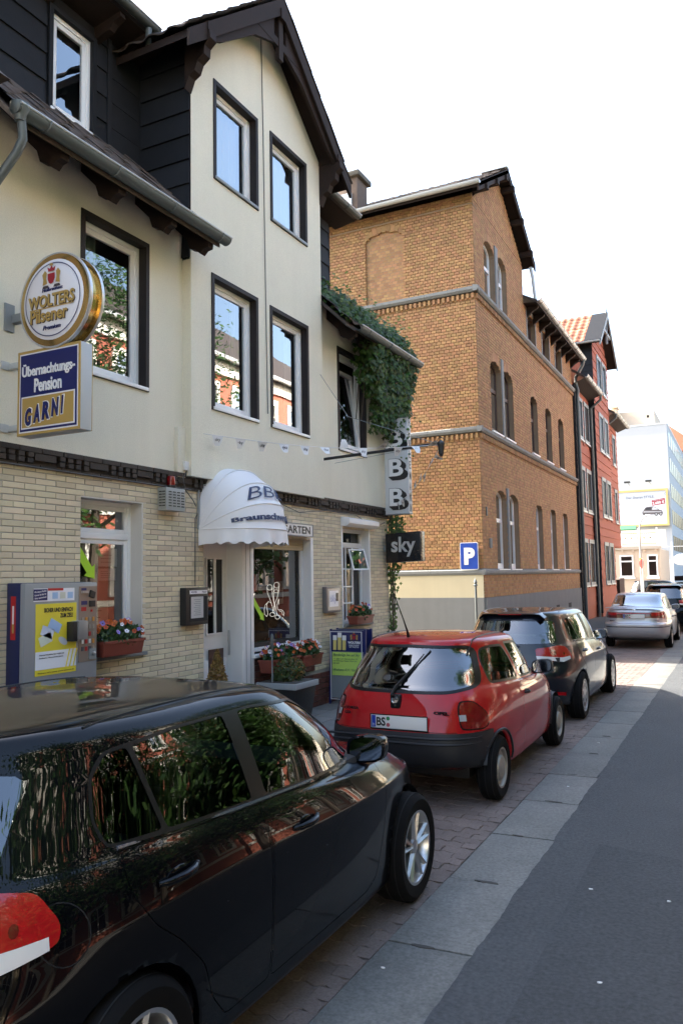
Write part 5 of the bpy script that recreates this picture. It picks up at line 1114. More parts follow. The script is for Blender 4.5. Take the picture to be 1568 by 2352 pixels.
for i, (s_, w_, h_) in enumerate((('Bundesliga live auf Sky', .42, .05), ('so oder auf dem großen TV', .40, .022), ('und Samstag Happy Hour mit', .38, .022), ('bei uns!', .1, .022), ('Wolters 0,4 l für', .36, .04))):
    text(s_, .05, (bx0_ + .07, 10.207 - .003 * i, (.85, .795, .765, .735, .64)[i]), mp, AF, fit=w_, fitz=h_, shear=.25, depth=.001, align='LEFT')
text('♪', .1, (bx0_ + .36, 10.19, .42), m_lb, AF)
def leafblob(name, c, r, n, mat, parent, shape='ell', size=.03, up=0., seed=1, kind=None):
    rg = np.random.default_rng(seed); mb = MB(); c = Vector(c)
    for i in range(n):
        u = rg.normal(size=3); u /= np.linalg.norm(u); k = rg.random() ** .45
        if shape == 'cone':
            h = rg.random() ** 1.3; rad = (1 - h) ** .8 * .98 * (rg.random() ** .35); a = rg.random() * 2 * PI; p = Vector((math.cos(a) * rad * r[0], math.sin(a) * rad * r[1], h * r[2]))
        else: p = Vector((u[0] * r[0] * k, u[1] * r[1] * k, abs(u[2]) * r[2] * k if up else u[2] * r[2] * k))
        a = Vector(rg.normal(size=3)).normalized(); b = a.orthogonal().normalized(); s = size * (.6 + .8 * rg.random())
        q = c + p; mb.add([q - a * s, q + b * s * .45, q + a * s, q - b * s * .45], [(0, 1, 2, 3)])
    return mb.build(name, mat, parent, recalc=False, kind=kind)
m_box = LEAF('box_leaf', (.06, .085, .025), .5, .2); m_dry = LEAF('dry_box_leaf', (.24, .15, .045), .45, .2)
m_pans = LEAF('pansy_green', (.045, .10, .03), .5, .3)
CT = thing('cone_shrub', 'brownish conical box shrub in front of the white door', 'shrub', (-5.3, 7.28, .15))
mb = MB(); mb.lathe([(.14, 0), (.19, .32), (.20, .36), (.18, .36)], (-5.3, 7.28, .15), n=18); mb.build('pot', m_terra, CT, smooth=True); MB().tube([(-5.3, 7.28, .3), (-5.3, 7.28, .9)], [.02, .008], 6).build('trunk', m_bark, CT)
leafblob('crown', (-5.3, 7.28, .48), (.215, .215, .70), 2600, m_dry, CT, 'cone', .022, seed=2)
PT = thing('square_planter', 'black square planter with pale rim and small box bush', 'planter', (-5.2, 8.5, .15))
pcx, pcy = -5.12, 8.50
def frus(mb, z0, z1, a, b):
    vs = [(pcx + sx * a, pcy + sy * a, z0) for sx, sy in ((-1, -1), (1, -1), (1, 1), (-1, 1))] + [(pcx + sx * b, pcy + sy * b, z1) for sx, sy in ((-1, -1), (1, -1), (1, 1), (-1, 1))]
    return mb.add(vs, [(0, 3, 2, 1), (4, 5, 6, 7), (0, 1, 5, 4), (1, 2, 6, 5), (2, 3, 7, 6), (3, 0, 4, 7)])
frus(MB(), .15, .63, .20, .26).build('tub', m_black, PT, bevel=.006); rim = MB(); frus(rim, .63, .70, .285, .285); rim.build('rim', M('rim_grey', (.32, .34, .35), .5), PT, bevel=.006)
MB().box(pcx - .26, pcx + .26, pcy - .26, pcy + .26, .69, .705).build('soil', m_joint, PT)
leafblob('bush', (pcx, pcy, .82), (.22, .24, .19), 1500, m_box, PT, size=.022, seed=3); leafblob('dry_shoots', (pcx + .05, pcy + .04, .84), (.16, .18, .16), 500, m_dry, PT, size=.02, seed=4)
SPK = thing('garden_torch', 'slim grey garden torch on a thin stake in the square planter', 'torch', (-5.2, 8.27, .65))
MB().tube([(-5.2, 8.27, .68), (-5.2, 8.27, 1.12)], .008, 6).build('stake', m_grey, SPK); MB().lathe([(.012, 0), (.022, .05), (.022, .16), (.016, .18), (.0, .20)], (-5.2, 8.27, 1.10), n=10).build('torch_head', m_zinc, SPK, smooth=True)
PC = [((.50, .11, .012), 'orange'), ((.45, .07, .012), 'rust'), ((.26, .20, .55), 'violet'), ((.75, .74, .78), 'white'), ((.10, .02, .02), 'maroon')]
pet = [M('petal_' + n_, c, .6) for c, n_ in PC]
def flower_mesh(i, r=.026):
    mb = MB(); n = 5
    for k in range(n):
        a = 2 * PI * k / n; d = Vector((math.cos(a), math.sin(a), 0)); s = Vector((-math.sin(a), math.cos(a), 0)); z = Vector((0, 0, .25 * r))
        mb.add([(0, 0, 0), d * r * .6 + s * r * .5 + z, d * r + z * 1.5, d * r * .6 - s * r * .5 + z], [(0, 1, 2, 3)], 0)
    mb.add([(.006 * math.cos(2 * PI * k / 6), .006 * math.sin(2 * PI * k / 6), .006) for k in range(6)], [tuple(range(6))], 1)
    me = bpy.data.meshes.new('flower'); me.from_pydata([tuple(v) for v in mb.v], [], mb.f); me.materials.append(pet[i]); me.materials.append(pet[4] if i != 4 else pet[0]); me.polygons.foreach_set('material_index', mb.m); return me
FM = [flower_mesh(i) for i in range(5)]
def flower_box(label, x0, x1, y0, y1, z0, z1, wts, n, seed, tiltx=0.):
    random.seed(seed); t_ = thing('flower_box', label, 'flower box', ((x0 + x1) / 2, (y0 + y1) / 2, z0), 'flower boxes on the inn front')
    ix = .02; vs = [(x0 + ix, y0 + ix, z0), (x1 - ix, y0 + ix, z0), (x1 - ix, y1 - ix, z0), (x0 + ix, y1 - ix, z0), (x0, y0, z1), (x1, y0, z1), (x1, y1, z1), (x0, y1, z1)]
    MB().add(vs, [(0, 3, 2, 1), (0, 1, 5, 4), (1, 2, 6, 5), (2, 3, 7, 6), (3, 0, 4, 7)]).build('trough', m_terra, t_, bevel=.004)
    MB().box(x0 + .01, x1 - .01, y0 + .01, y1 - .01, z1 - .02, z1 - .012).build('soil', m_joint, t_); f = MB(); ring_z = [(x0 - .006, x1 + .006, y0 - .006, y0 + .01), (x0 - .006, x1 + .006, y1 - .01, y1 + .006), (x1 - .006, x1 + .006, y0, y1)]
    for a, b, c, d in ring_z: f.box(a, b, c, d, z1 - .02, z1 + .004)
    f.build('lip', m_terra, t_)
    cx_, cy_ = (x0 + x1) / 2, (y0 + y1) / 2
    leafblob('foliage', (cx_, cy_, z1 + .04), ((x1 - x0) * .62, (y1 - y0) * .55, .13), 900, m_pans, t_, size=.028, seed=seed)
    for k in range(n):
        i = random.choices(range(5), wts)[0]; a = uni(0, 2 * PI); el = uni(.1, 1.3); p = Vector((cx_ + (x1 - x0) * .66 * math.cos(el) * math.cos(a), cy_ + (y1 - y0) * .56 * math.cos(el * .8) * math.sin(a), z1 + .03 + .155 * math.sin(el)))
        nrm = Vector((uni(.3, 1.), uni(-1., .1), uni(.1, .9))).normalized(); inst('flower', FM[i], t_, p, nrm.to_track_quat('Z', 'Y').to_matrix().to_4x4() @ Matrix.Scale(uni(.8, 1.3), 4))
flower_box('orange pansies in a red trough under the left ground floor window', -5.44, -5.28, 5.50, 6.06, 1.27, 1.41, (5, 3, 1.5, 1.5, 1), 42, 11)
flower_box('violet, white and orange pansies in the left trough of the big window', -5.42, -5.22, 8.30, 9.0, .80, .96, (3, 2, 4, 3, 1), 46, 12)
flower_box('orange pansies in the tapered trough at the right end of the big window', -5.42, -5.22, 9.08, 9.62, .79, .94, (5, 3, .6, 2, 2), 44, 13)
flower_box('orange pansies in a small trough under the latticed window', -5.46, -5.28, 10.85, 11.45, 1.245, 1.37, (5, 3, 1.5, 1.2, 1), 38, 14)
# things in the windows: paper arrows, notes, neon glasses and window lettering
def arrow(label, X, pts, mat): 
    pts3 = [(X, a, b) for a, b in pts]; MB().add(pts3 + [(X - .002, a, b) for a, b in pts], [tuple(range(len(pts))), tuple(range(2 * len(pts) - 1, len(pts) - 1, -1))]).build('paper_arrow', mat, label=label, cat='paper arrow', group='lime paper arrows', base=(X, sum(p[0] for p in pts) / len(pts), min(p[1] for p in pts)), recalc=False)
m_lime = M('lime_card', (.42, .72, .03), .6)
def arr(a, b, w=.045, h=.11, hw=.09):
    a, b = Vector(a).to_2d() if False else Vector((a[0], a[1])), Vector((b[0], b[1])); d = (b - a).normalized(); n_ = Vector((-d.y, d.x)); c = b - d * h
    return [tuple(a + n_ * w), tuple(a - n_ * w), tuple(c - n_ * w), tuple(c - n_ * hw), tuple(b), tuple(c + n_ * hw), tuple(c + n_ * w)]
arrow('lime paper arrow in the left ground floor window', X0 - .155, arr((5.47, 2.36), (5.76, 2.0)), m_lime)
arrow('lime paper arrow low in the big front window', X0 - .150, arr((8.47, 1.78), (8.80, 1.42), .035, .09, .06), m_lime)
for lab, y0, y1, z0, z1, mt in (('pink handwritten note in the left ground floor window', 5.84, 6.08, 1.98, 2.10, M('pink_paper', (.62, .5, .58), .6)), ('white notice sheet in the left ground floor window', 5.84, 6.10, 2.12, 2.30, m_vw), ('cream handwritten opening sheet low in the left window', 5.62, 5.98, 1.48, 1.78, M('cream_sheet', (.62, .64, .55), .6))):
    t_ = thing('paper_note', lab, 'note', (X0 - .187, (y0 + y1) / 2, z0)); MB().box(X0 - .189, X0 - .186, y0, y1, z0, z1).build('sheet', mt, t_, recalc=False)
    random.seed(int(y0 * 100 + z0 * 10))
    for k in range(4): MB().box(X0 - .1855, X0 - .185, y0 + .03, y0 + .03 + (y1 - y0 - .06) * uni(.5, 1), z1 - .03 - k * (z1 - z0 - .04) / 4 - .004, z1 - .03 - k * (z1 - z0 - .04) / 4).build('writing', mk, t_, recalc=False)
NE = thing('neon_glasses', 'glowing white neon outline of beer glasses and ribbon in the big window', 'neon sign', (X0 - .2, 9.05, 1.5))
m_neon = M('neon_tube', (.9, .85, .8), .4, emit=((1., .88, .8), .28))
def ntube(pts, nm='neon_tube'): MB().tube([(X0 - .205, y, z) for y, z in pts], .0034, 5).build(nm, m_neon, NE)
def npath(f, n=24): return [f(k / n) for k in range(n + 1)]
NEON = [[(9.093,1.85),(9.087,1.834),(9.069,1.821),(9.043,1.814),(9.015,1.815),(8.99,1.822),(8.972,1.836),(8.966,1.853),(8.973,1.869),(8.991,1.882),(9.016,1.889),(9.044,1.889),(9.07,1.881),(9.087,1.867),(9.093,1.85)],[(8.962,1.85),(8.976,1.776),(9.047,1.673),(9.099,1.58),(9.11,1.501)],[(9.095,1.85),(9.092,1.762),(9.122,1.67),(9.153,1.589),(9.14,1.499)],[(9.157,1.481),(9.151,1.47),(9.133,1.461),(9.107,1.457),(9.078,1.459),(9.053,1.465),(9.035,1.476),(9.029,1.488),(9.036,1.499),(9.054,1.508),(9.079,1.512),(9.108,1.51),(9.133,1.504),(9.151,1.493),(9.157,1.481)],[(9.276,1.878),(9.269,1.861),(9.25,1.847),(9.223,1.84),(9.193,1.84),(9.166,1.849),(9.147,1.863),(9.141,1.88),(9.148,1.897),(9.167,1.911),(9.194,1.918),(9.224,1.918),(9.251,1.91),(9.27,1.896),(9.276,1.878)],[(9.253,1.794),(9.247,1.786),(9.23,1.779),(9.206,1.775),(9.18,1.776),(9.157,1.781),(9.141,1.788),(9.135,1.797),(9.141,1.806),(9.157,1.813),(9.181,1.816),(9.207,1.816),(9.231,1.811),(9.247,1.803),(9.253,1.794)],[(9.141,1.875),(9.124,1.761),(9.143,1.647),(9.195,1.531),(9.205,1.464)],[(9.276,1.872),(9.25,1.769),(9.198,1.679),(9.143,1.613),(9.115,1.534)],[(9.278,1.441),(9.272,1.429),(9.256,1.421),(9.232,1.417),(9.206,1.418),(9.182,1.425),(9.166,1.435),(9.161,1.447),(9.167,1.459),(9.183,1.467),(9.207,1.471),(9.233,1.47),(9.257,1.464),(9.273,1.453),(9.278,1.441)],[(8.973,1.647),(8.921,1.627),(8.889,1.567),(8.898,1.5),(8.949,1.464),(8.981,1.496),(8.961,1.558),(8.952,1.631),(8.995,1.663),(9.058,1.644),(9.078,1.615)],[(9.252,1.677),(9.212,1.61),(9.228,1.546),(9.294,1.543),(9.36,1.529),(9.399,1.487),(9.381,1.447)],[(9.26,1.528),(9.337,1.51),(9.363,1.463)],[(9.23,1.644),(9.264,1.688),(9.251,1.608)]]
for q in NEON: ntube(q)
def arcw(a, b, c): th = (a) / .95; R = .95 + b; return Vector((X0 - .173, 8.99 + R * math.sin(th) * .62, 1.42 + R * math.cos(th) * .80))
WL = thing('window_lettering', 'green arched lettering Braunschweiger Bierbox on the big window glass', 'lettering', (X0 - .172, 9, 2.1))
text('Braunschweiger Bierbox', .12, (0, 0, 0), M('green_letters', (.02, .26, .09), .5), WL, warp=arcw, fit=1.25, fitz=.11, depth=.0008)
PO = thing('window_poster', 'narrow beer festival poster hanging in the big window', 'poster', (X0 - .23, 9.33, 1.6)); MB().box(X0 - .232, X0 - .23, 9.26, 9.42, 1.62, 1.93).build('sheet', M('poster_sheet', (.45, .48, .42), .6, var=.5, vs=30), PO, recalc=False); MB().box(X0 - .2295, X0 - .229, 9.285, 9.395, 1.69, 1.79).build('print', m_lb, PO, recalc=False)
# parking sign on the brick house
PK = thing('parking_sign', 'blue and white parking sign P on the brick side wall', 'traffic sign', (-5.83, GY - .06, 2.1))
def rr_pts(x0, x1, z0, z1, r, n=5):
    o = []
    for cx_, cz_, a0 in ((x1 - r, z0 + r, -PI / 2), (x1 - r, z1 - r, 0), (x0 + r, z1 - r, PI / 2), (x0 + r, z0 + r, PI)):
        o += [(cx_ + r * math.cos(a0 + PI / 2 * k / n), cz_ + r * math.sin(a0 + PI / 2 * k / n)) for k in range(n + 1)]
    return o
MB().prism(rr_pts(-6.053, -5.60, 2.095, 2.75, .04), 'y', GY - .075, GY - .06).build('white_plate', m_white, PK); MB().prism(rr_pts(-6.037, -5.616, 2.111, 2.734, .03), 'y', GY - .079, GY - .0755).build('blue_field', M('traffic_blue', (.008, .055, .36), .35), PK)
text('P', .5, (-5.815, GY - .081, 2.42), m_white, PK, fit=.27, fitz=.41, bold=.028, depth=.001)
MB().box(-5.86, -5.80, GY - .06, GY, 2.2, 2.65).build('bracket', m_grey, PK)
# street lamp and round sign far down the street
SLm = thing('street_lamp', 'tall grey curved street lamp in front of the car poster', 'street lamp', (-4.88, 45, .14))
MB().tube([(-4.9, 45, .14), (-4.9, 45, 2.4), (-4.89, 45, 4.0), (-4.87, 45, 4.45), (-4.78, 45, 4.75), (-4.62, 45, 4.92), (-4.5, 45, 4.98)], [.07, .06, .045, .04, .035, .03, .03], 8).build('pole', M('lamp_grey', (.30, .31, .31), .5), SLm, smooth=True)
MB().ell((-4.42, 45, 5.0), .17, .08, .05).build('lamp_head', M('lamp_white', (.7, .72, .72), .4), SLm, smooth=True); MB().lathe([(.065, 0), (.065, .1)], (-4.9, 45, 2.62), n=10).build('yellow_band', M('band_yellow', (.6, .42, .03), .5), SLm)
RSg = thing('round_traffic_sign', 'round blue no-stopping sign seen nearly edge-on beside the lamp pole', 'traffic sign', (-4.8, 44.7, .14))
MB().tube([(-4.8, 44.75, .14), (-4.8, 44.75, 2.7)], .035, 8).build('post', m_zincl, RSg)
mb = MB(); mb.lathe([(0, 0), (.24, 0), (.24, .02), (0, .02)], (0, 0, 0), 'y', 24); mb.v = [(-4.84 + p[0] * .3 + p[1] * .95, 44.7 + p[0] * .95 - p[1] * .3, 2.42 + p[2]) for p in mb.v]; mb.build('disc', M('sign_blue', (.05, .09, .4), .4), RSg); mb = MB(); mb.lathe([(.2, -.004), (.245, -.004), (.245, .024), (.2, .024)], (0, 0, 0), 'y', 24); mb.v = [(-4.84 + p[0] * .3 + p[1] * .95, 44.7 + p[0] * .95 - p[1] * .3, 2.42 + p[2]) for p in mb.v]; mb.build('red_border', m_red, RSg)
BP = thing('gate_pier', 'narrow weathered wooden gate pier at the end of the red house', 'pier', (-5.5, 42, .14)); MB().box(-5.62, -5.40, 41.95, 42.15, .14, 1.68).build('pier', M('pale_pier', (.35, .3, .24), .8, var=.3), BP); MB().box(-5.9, -5.62, 42.0, 42.1, .14, 1.6).build('gate_leaf', m_wood, BP)
OV = thing('oval_shop_sign', 'white oval shop sign on an arm at the office block', 'sign', (-4.0, 75, 3)); MB().ell((-4.7, 75, 3.0), .85, .06, .52, 20, 10).build('oval', m_white, OV, smooth=True); MB().box(-6.2, -3.9, 74.97, 75.03, 4.15, 4.2).build('arm', m_white, OV); MB().box(-5.6, -5.5, 74.95, 75.05, 0, 4.6).build('post', m_white, OV)
random.seed(21)
for i, (x, y) in enumerate(((-1.72, 3.75), (-.72, 4.06), (-.95, 5.2), (-1.6, 9.6), (-1.55, 7.55), (-.5, 5.2))):
    pts = [(x + .017 * math.cos(a) * uni(.35, 1), y + .009 * math.sin(a) * uni(.4, 1)) for a in [2 * PI * k / 8 for k in range(8)]]
    MB().prism(pts, 'z', .007, .012).build('litter', m_white, label=['pale scrap of litter on the gutter slab by the black car', 'white scrap lying on the dark asphalt patch', 'tiny pale scrap on asphalt near the gutter', 'white paper scrap on gutter slab beside the dark blue car', 'small scrap on gutter slab beside the red car', 'pale scrap on the open road at right'][i], cat='litter', base=(x, y, .006))
# ------------------------------------------------------------------ ivy on the inn's right eaves and corner
IV = thing('ivy', 'dark green ivy hanging over the right eaves and corner of the inn', 'ivy', (-5.3, 12.5, .15))
rg = np.random.default_rng(8)
LEAFP = [(0, -.1), (.45, -.25), (.38, .12), (.95, .25), (.42, .5), (0, 1.15), (-.42, .5), (-.95, .25), (-.38, .12), (-.45, -.25)]
def ivy_leaf(mb, p, nrm, s):
    nrm = Vector(nrm).normalized(); dn = Vector((rg.normal() * .45, rg.normal() * .45, -1)); dn = (dn - nrm * dn.dot(nrm)).normalized(); sd_ = nrm.cross(dn)
    vs = [p + sd_ * (a * s * .6) + dn * (b * s * .7) - nrm * (abs(a) * s * .12) for a, b in LEAFP]
    mb.add(vs, [tuple(range(len(vs)))])
mb = MB()
def rn(k=1.): return rg.normal() * k
for i in range(2100):        # on the roof edge, over the tiles
    y = 10.0 + 2.75 * rg.random() ** .8; d = rg.random() ** 1.4 * (1.25 - .55 * (y - 10) / 2.7); bulge = .04 + (.10 + .22 * (.5 + .5 * math.sin(y * 7.3 + 1.2 * math.sin(d * 9)))) * rg.random()
    p = Vector((EX + .02 - d * .72 + rn(.03), y, EZ + d * .70 + bulge)); ivy_leaf(mb, p, (1 + rn(.6), -.6 + rn(.6), .7 + rn(.5)), .062 + .04 * rg.random())
for i in range(3900):        # curtain below the gutter
    y = 10.98 + 1.85 * rg.random() ** .75; t = (y - 10.98) / 1.85
    top = 5.78; bot = 5.45 - 1.10 * min(1, t * 1.9) ** .8 + .14 * math.sin(y * 9) + .10 * math.sin(y * 23) - (.2 if y > 12.3 else 0)
    if t > .82: bot += (t - .82) * 2.2
    z = bot + (top - bot) * rg.random() ** .8; x = -5.42 + .50 * rg.random() ** .6 * (.35 + .65 * (z - 4.2) / 1.5)
    ivy_leaf(mb, Vector((x, y + rn(.03), z)), (1 + rn(.4), -.55 + rn(.45), .25 + rn(.35)), .066 + .04 * rg.random())
for i in range(500): # corner trail down the wall
    z = .3 + 2.9 * rg.random(); y = 12.60 + .07 * math.sin(z * 5) + rn(.05); x = -5.42 + .1 * math.sin(z * 3.1) + rn(.07)
    ivy_leaf(mb, Vector((x, y, z)), (.8 + rn(.4), -.8 + rn(.4), .2), .05 + .02 * rg.random())
for i in range(160): ivy_leaf(mb, Vector((-5.32 + rn(.09), 12.52 + rn(.05), 3.0 - .45 * rg.random())), (.8 + rn(.4), -.8 + rn(.4), .2), .06)
for i in range(60): ivy_leaf(mb, Vector((-5.05 + rn(.10), 12.28 + rn(.04), 4.72 - .75 * rg.random() ** 2)), (.4 + rn(.4), -1 + rn(.3), .3), .055)
mb.build('foliage', m_ivy, IV, recalc=False, kind='stuff')
mb = MB()
for i in range(110):
    y = 10.0 + 2.7 * rg.random(); p = Vector((EX - .3 * rg.random(), y, 5.98 + .45 * rg.random() ** 2)); ivy_leaf(mb, p + Vector((0, 0, .1)), (.5 + rn(.4), -.6 + rn(.4), .8), .07)
mb.build('young_leaves', LEAF('young_ivy_leaf', (.17, .22, .04), .3, .45), IV, recalc=False, kind='stuff')
st = MB()
for k in range(6): st.tube([(-5.44 + rn(.02), 12.58 + rn(.05), .15 + j * .65) for j in range(9)], .008, 5)
for k in range(7): y = 11.1 + k * .25; st.tube([(-5.40, y + rn(.05), 4.5), (-5.3, y + rn(.08), 5.2), (-5.0, y + rn(.08), 5.8), (-5.3, y + rn(.1), 6.1)], .009, 5)
st.build('stems', m_bark, IV, smooth=True)
# ------------------------------------------------------------------ the other side of the street: houses and trees (they light the fronts and show in glass and paint)
def opp_house(label, Y0, Y1, wall, Xf, ez_, rz_, floors, trim, seedn):
    t_ = thing('opposite_house', label, 'house', (Xf, (Y0 + Y1) / 2, 0))
    mb = MB(); mb.box(Xf, Xf + 10, Y0, Y1, 0, ez_); mb.build('wall', wall, t_, recalc=False)
    MB().prism([(Xf - .45, ez_ - .05), (Xf + 5, rz_), (Xf + 10.4, ez_ - .05), (Xf + 10.4, ez_ - .15), (Xf - .45, ez_ - .15)], 'y', Y0 - .1, Y1 + .1).build('roof', m_tile, t_)
    MB().box(Xf - .5, Xf - .35, Y0, Y1, ez_ - .16, ez_ - .02).build('gutter', m_zincl, t_); MB().box(Xf - .12, Xf, Y0, Y1, ez_ - .75, ez_ - .15).build('cornice', trim, t_)
    for z in [1.1] + [floors[k] - .75 for k in range(1, len(floors))]: MB().box(Xf - .06, Xf, Y0, Y1, z, z + .22).build('stone_band', trim, t_)
    n = int((Y1 - Y0) / 2.3)
    for zf in floors:
        for i in range(n):
            c = Y0 + (Y1 - Y0) * (i + .5) / n
            w = MB(); 
            for a, b, z0, z1 in ((c - .72, c - .5, zf - .15, zf + 1.95), (c + .5, c + .72, zf - .15, zf + 1.95), (c - .5, c + .5, zf + 1.72, zf + 1.95), (c - .5, c + .5, zf - .15, zf)): w.box(Xf - .09, Xf, a, b, z0, z1)
            w.box(Xf - .05, Xf - .01, c - .03, c + .03, zf, zf + 1.72); w.box(Xf - .05, Xf - .01, c - .5, c + .5, zf + 1.15, zf + 1.2)
            wo_ = w.build('window', trim, t_); MB().quad((Xf - .012, c - .5, zf), (Xf - .012, c + .5, zf), (Xf - .012, c + .5, zf + 1.72), (Xf - .012, c - .5, zf + 1.72)).build('pane', m_win, wo_, recalc=False)
    return t_
m_opr = M('red_brick_front', (.40, .12, .075), .85, var=.12, vs=3); m_opt = M('white_trim', (.74, .71, .64), .7); m_opy = M('ochre_front', (.55, .45, .30), .85, var=.08)
opp_house('red brick house with white trim across the street, opposite the inn', 15.5, 38.5, m_opr, 8.2, 11.3, 15.2, (1.6, 5.0, 8.3), m_opt, 1)
opp_house('red brick and white house across the street nearest the black car', -1.5, 15.2, m_opr, 8.2, 10.4, 14.4, (1.6, 4.8, 7.8), m_opt, 2)
opp_house('ochre house across the street, behind the camera', -26, -1.8, m_opy, 8.2, 9.6, 13.6, (1.5, 4.6, 7.4), m_opt, 3)
opp_house('pale house across the street farther down', 38.8, 62, m_opy, 8.2, 10.5, 14.2, (1.6, 4.8, 7.8), m_opt, 4)
m_tleaf = LEAF('tree_leaf', (.040, .088, .018), .45, .4, .5, .02)
def tree(label, x, y, h, r, seed, nleaf=7500, ls=.8):
    g = np.random.default_rng(seed); t_ = thing('street_tree', label, 'tree', (x, y, .1), 'trees across the street')
    tr = MB(); zb = h * .26; tr.tube([(x, y, .1), (x + .05, y, zb * .5), (x - .04, y + .05, zb), (x, y, h * .7)], [.19, .15, .12, .05], 9); cl = []
    for k in range(11):
        a = g.random() * 2 * PI; z0 = zb + g.random() * h * .25; L_ = r * (.55 + .4 * g.random()); e = Vector((x + math.cos(a) * L_, y + math.sin(a) * L_, z0 + h * (.12 + .25 * g.random()))); m_ = Vector((x, y, z0)).lerp(e, .5) + Vector((0, 0, .15)); tr.tube([(x, y, z0), m_, e], [.07, .045, .015], 6); cl += [e, m_ + Vector((0, 0, .4))]
    for k in range(16):
        u = g.normal(size=3); u /= np.linalg.norm(u); cl.append(Vector((x + u[0] * r * .75, y + u[1] * r * .75, h * .66 + u[2] * h * .30)))
    tr.build('trunk', m_bark, t_, smooth=True); mb = MB()
    for i in range(nleaf):
        c = cl[int(g.integers(len(cl)))]; p = c + Vector(g.normal(size=3)) * (r * .20); a = Vector(g.normal(size=3)).normalized(); b = a.orthogonal().normalized(); s = (.13 + .11 * g.random()) * ls
        mb.add([p - a * s, p + b * s * .55, p + a * s, p - b * s * .55], [(0, 1, 2, 3)])
    mb.build('crown', m_tleaf, t_, recalc=False, kind='stuff')
tree('broad leafy tree across the street opposite the black car', 5.3, 1.6, 8.2, 3.1, 31, 15000, .7)
tree('leafy tree across the street opposite the inn door', 5.4, 7.3, 8.4, 3.1, 32, 15000, .7)
tree('tall leafy tree across the street opposite the gap between the houses', 5.2, 16.8, 12.0, 3.2, 33, 30000, .45)
tree('leafy tree across the street opposite the pavement board', 5.0, 12.2, 7.4, 2.6, 37, 13000, .65)
tree('slim tree across the street opposite the brick house', 5.3, 24.0, 7.4, 2.3, 34)
tree('rounded tree across the street far down the road', 5.3, 31.5, 7.0, 2.4, 35, 6000)
tree('leafy tree across the street behind the camera', 5.4, -5.0, 8.2, 3.0, 36, 8000)
# ------------------------------------------------------------------ cars
def pchip(xs, ys, x):
    """smooth monotone interpolation"""
    xs = list(xs); ys = list(ys)
    if x <= xs[0]: return ys[0]
    if x >= xs[-1]: return ys[-1]
    n = len(xs); h = [xs[i + 1] - xs[i] for i in range(n - 1)]; d = [(ys[i + 1] - ys[i]) / h[i] for i in range(n - 1)]
    def slope(i):
        if i == 0: return d[0]
        if i == n - 1: return d[-1]
        if d[i - 1] * d[i] <= 0: return 0
        return 2 * d[i - 1] * d[i] / (d[i - 1] + d[i])
    for i in range(n - 1):
        if x <= xs[i + 1]:
            t = (x - xs[i]) / h[i]; a, b = slope(i) * h[i], slope(i + 1) * h[i]
            return ys[i] * (1 + 2 * t) * (1 - t) ** 2 + a * t * (1 - t) ** 2 + ys[i + 1] * t * t * (3 - 2 * t) + b * t * t * (t - 1)
def loop_pts(L, nr_, nf_):
    """half loop from rear centre round the right side to front centre"""
    yr, yf, w, nr, nf, ym = L['yr'], L['yf'], L['w'], L.get('nr', 5), L.get('nf', 4), L.get('ym', 1.9)
    tr, tf = L.get('tr', .05), L.get('tf', .05)
    def W(y): 
        return w * (1 - (tr * ((ym - y) / (ym - yr)) ** 2.5 if y < ym else tf * ((y - ym) / (yf - ym)) ** 2.5))
    zx, zz = zip(*L['z'])
    def seg(y_end, n, cnt, rev):
        P = []
        for k in range(401):
            a = PI / 2 * k / 400; x = math.sin(a) ** (2 / n); c = math.cos(a) ** (2 / n); P.append((x, ym + (y_end - ym) * c))
        P = [(x * W(y), y) for x, y in P]; S = [0]
        for p, q in zip(P, P[1:]): S.append(S[-1] + math.hypot(q[0] - p[0], q[1] - p[1]))
        ss = np.linspace(0, S[-1], cnt + 1); return [(float(np.interp(s, S, [p[0] for p in P])), float(np.interp(s, S, [p[1] for p in P]))) for s in ss]
    A = seg(yr, nr, nr_, 0); B = seg(yf, nf, nf_, 0)[::-1]
    return [Vector((x, y, pchip(zx, zz, y))) for x, y in A + B[1:]]
def shell(loops, nr_=30, nf_=34, sub=5):
    LP = [loop_pts(L, nr_, nf_) for L in loops]; n = len(LP[0]); rows = []
    for j in range(len(LP) - 1):
        p0, p1, p2, p3 = LP[max(j - 1, 0)], LP[j], LP[j + 1], LP[min(j + 2, len(LP) - 1)]
        for q in range(sub):
            t = q / sub; row = []
            for i in range(n):
                a, b, c, d = p0[i], p1[i], p2[i], p3[i]
                d1 = max((b - a).length, 1e-4) ** .5; d2 = max((c - b).length, 1e-4) ** .5; d3 = max((d - c).length, 1e-4) ** .5
                m1 = (c - b) if (b - a).length < 1e-6 else ((b - a) / d1 - (c - a) / (d1 + d2) + (c - b) / d2) * d2
                m2 = (c - b) if (d - c).length < 1e-6 else ((c - b) / d2 - (d - b) / (d2 + d3) + (d - c) / d3) * d2
                t2, t3 = t * t, t * t * t
                row.append(b * (2 * t3 - 3 * t2 + 1) + m1 * (t3 - 2 * t2 + t) + c * (-2 * t3 + 3 * t2) + m2 * (t3 - t2))
            rows.append(row)
    rows.append(LP[-1]); bm = bmesh.new(); V = [[bm.verts.new(p) for p in r] for r in rows]
    for r in V: r[0].co.x = 0; r[-1].co.x = 0
    for j in range(len(V) - 1):
        for i in range(n - 1):
            try: bm.faces.new((V[j][i], V[j][i + 1], V[j + 1][i + 1], V[j + 1][i]))
            except ValueError: pass
    bmesh.ops.remove_doubles(bm, verts=bm.verts, dist=1e-4); bm.normal_update()
    # outward normals
    c = Vector((0, 2, .7)); s = sum((f.normal.dot(f.calc_center_median() - c)) for f in bm.faces)
    if s < 0: bmesh.ops.reverse_faces(bm, faces=bm.faces)
    bm.normal_update(); return bm
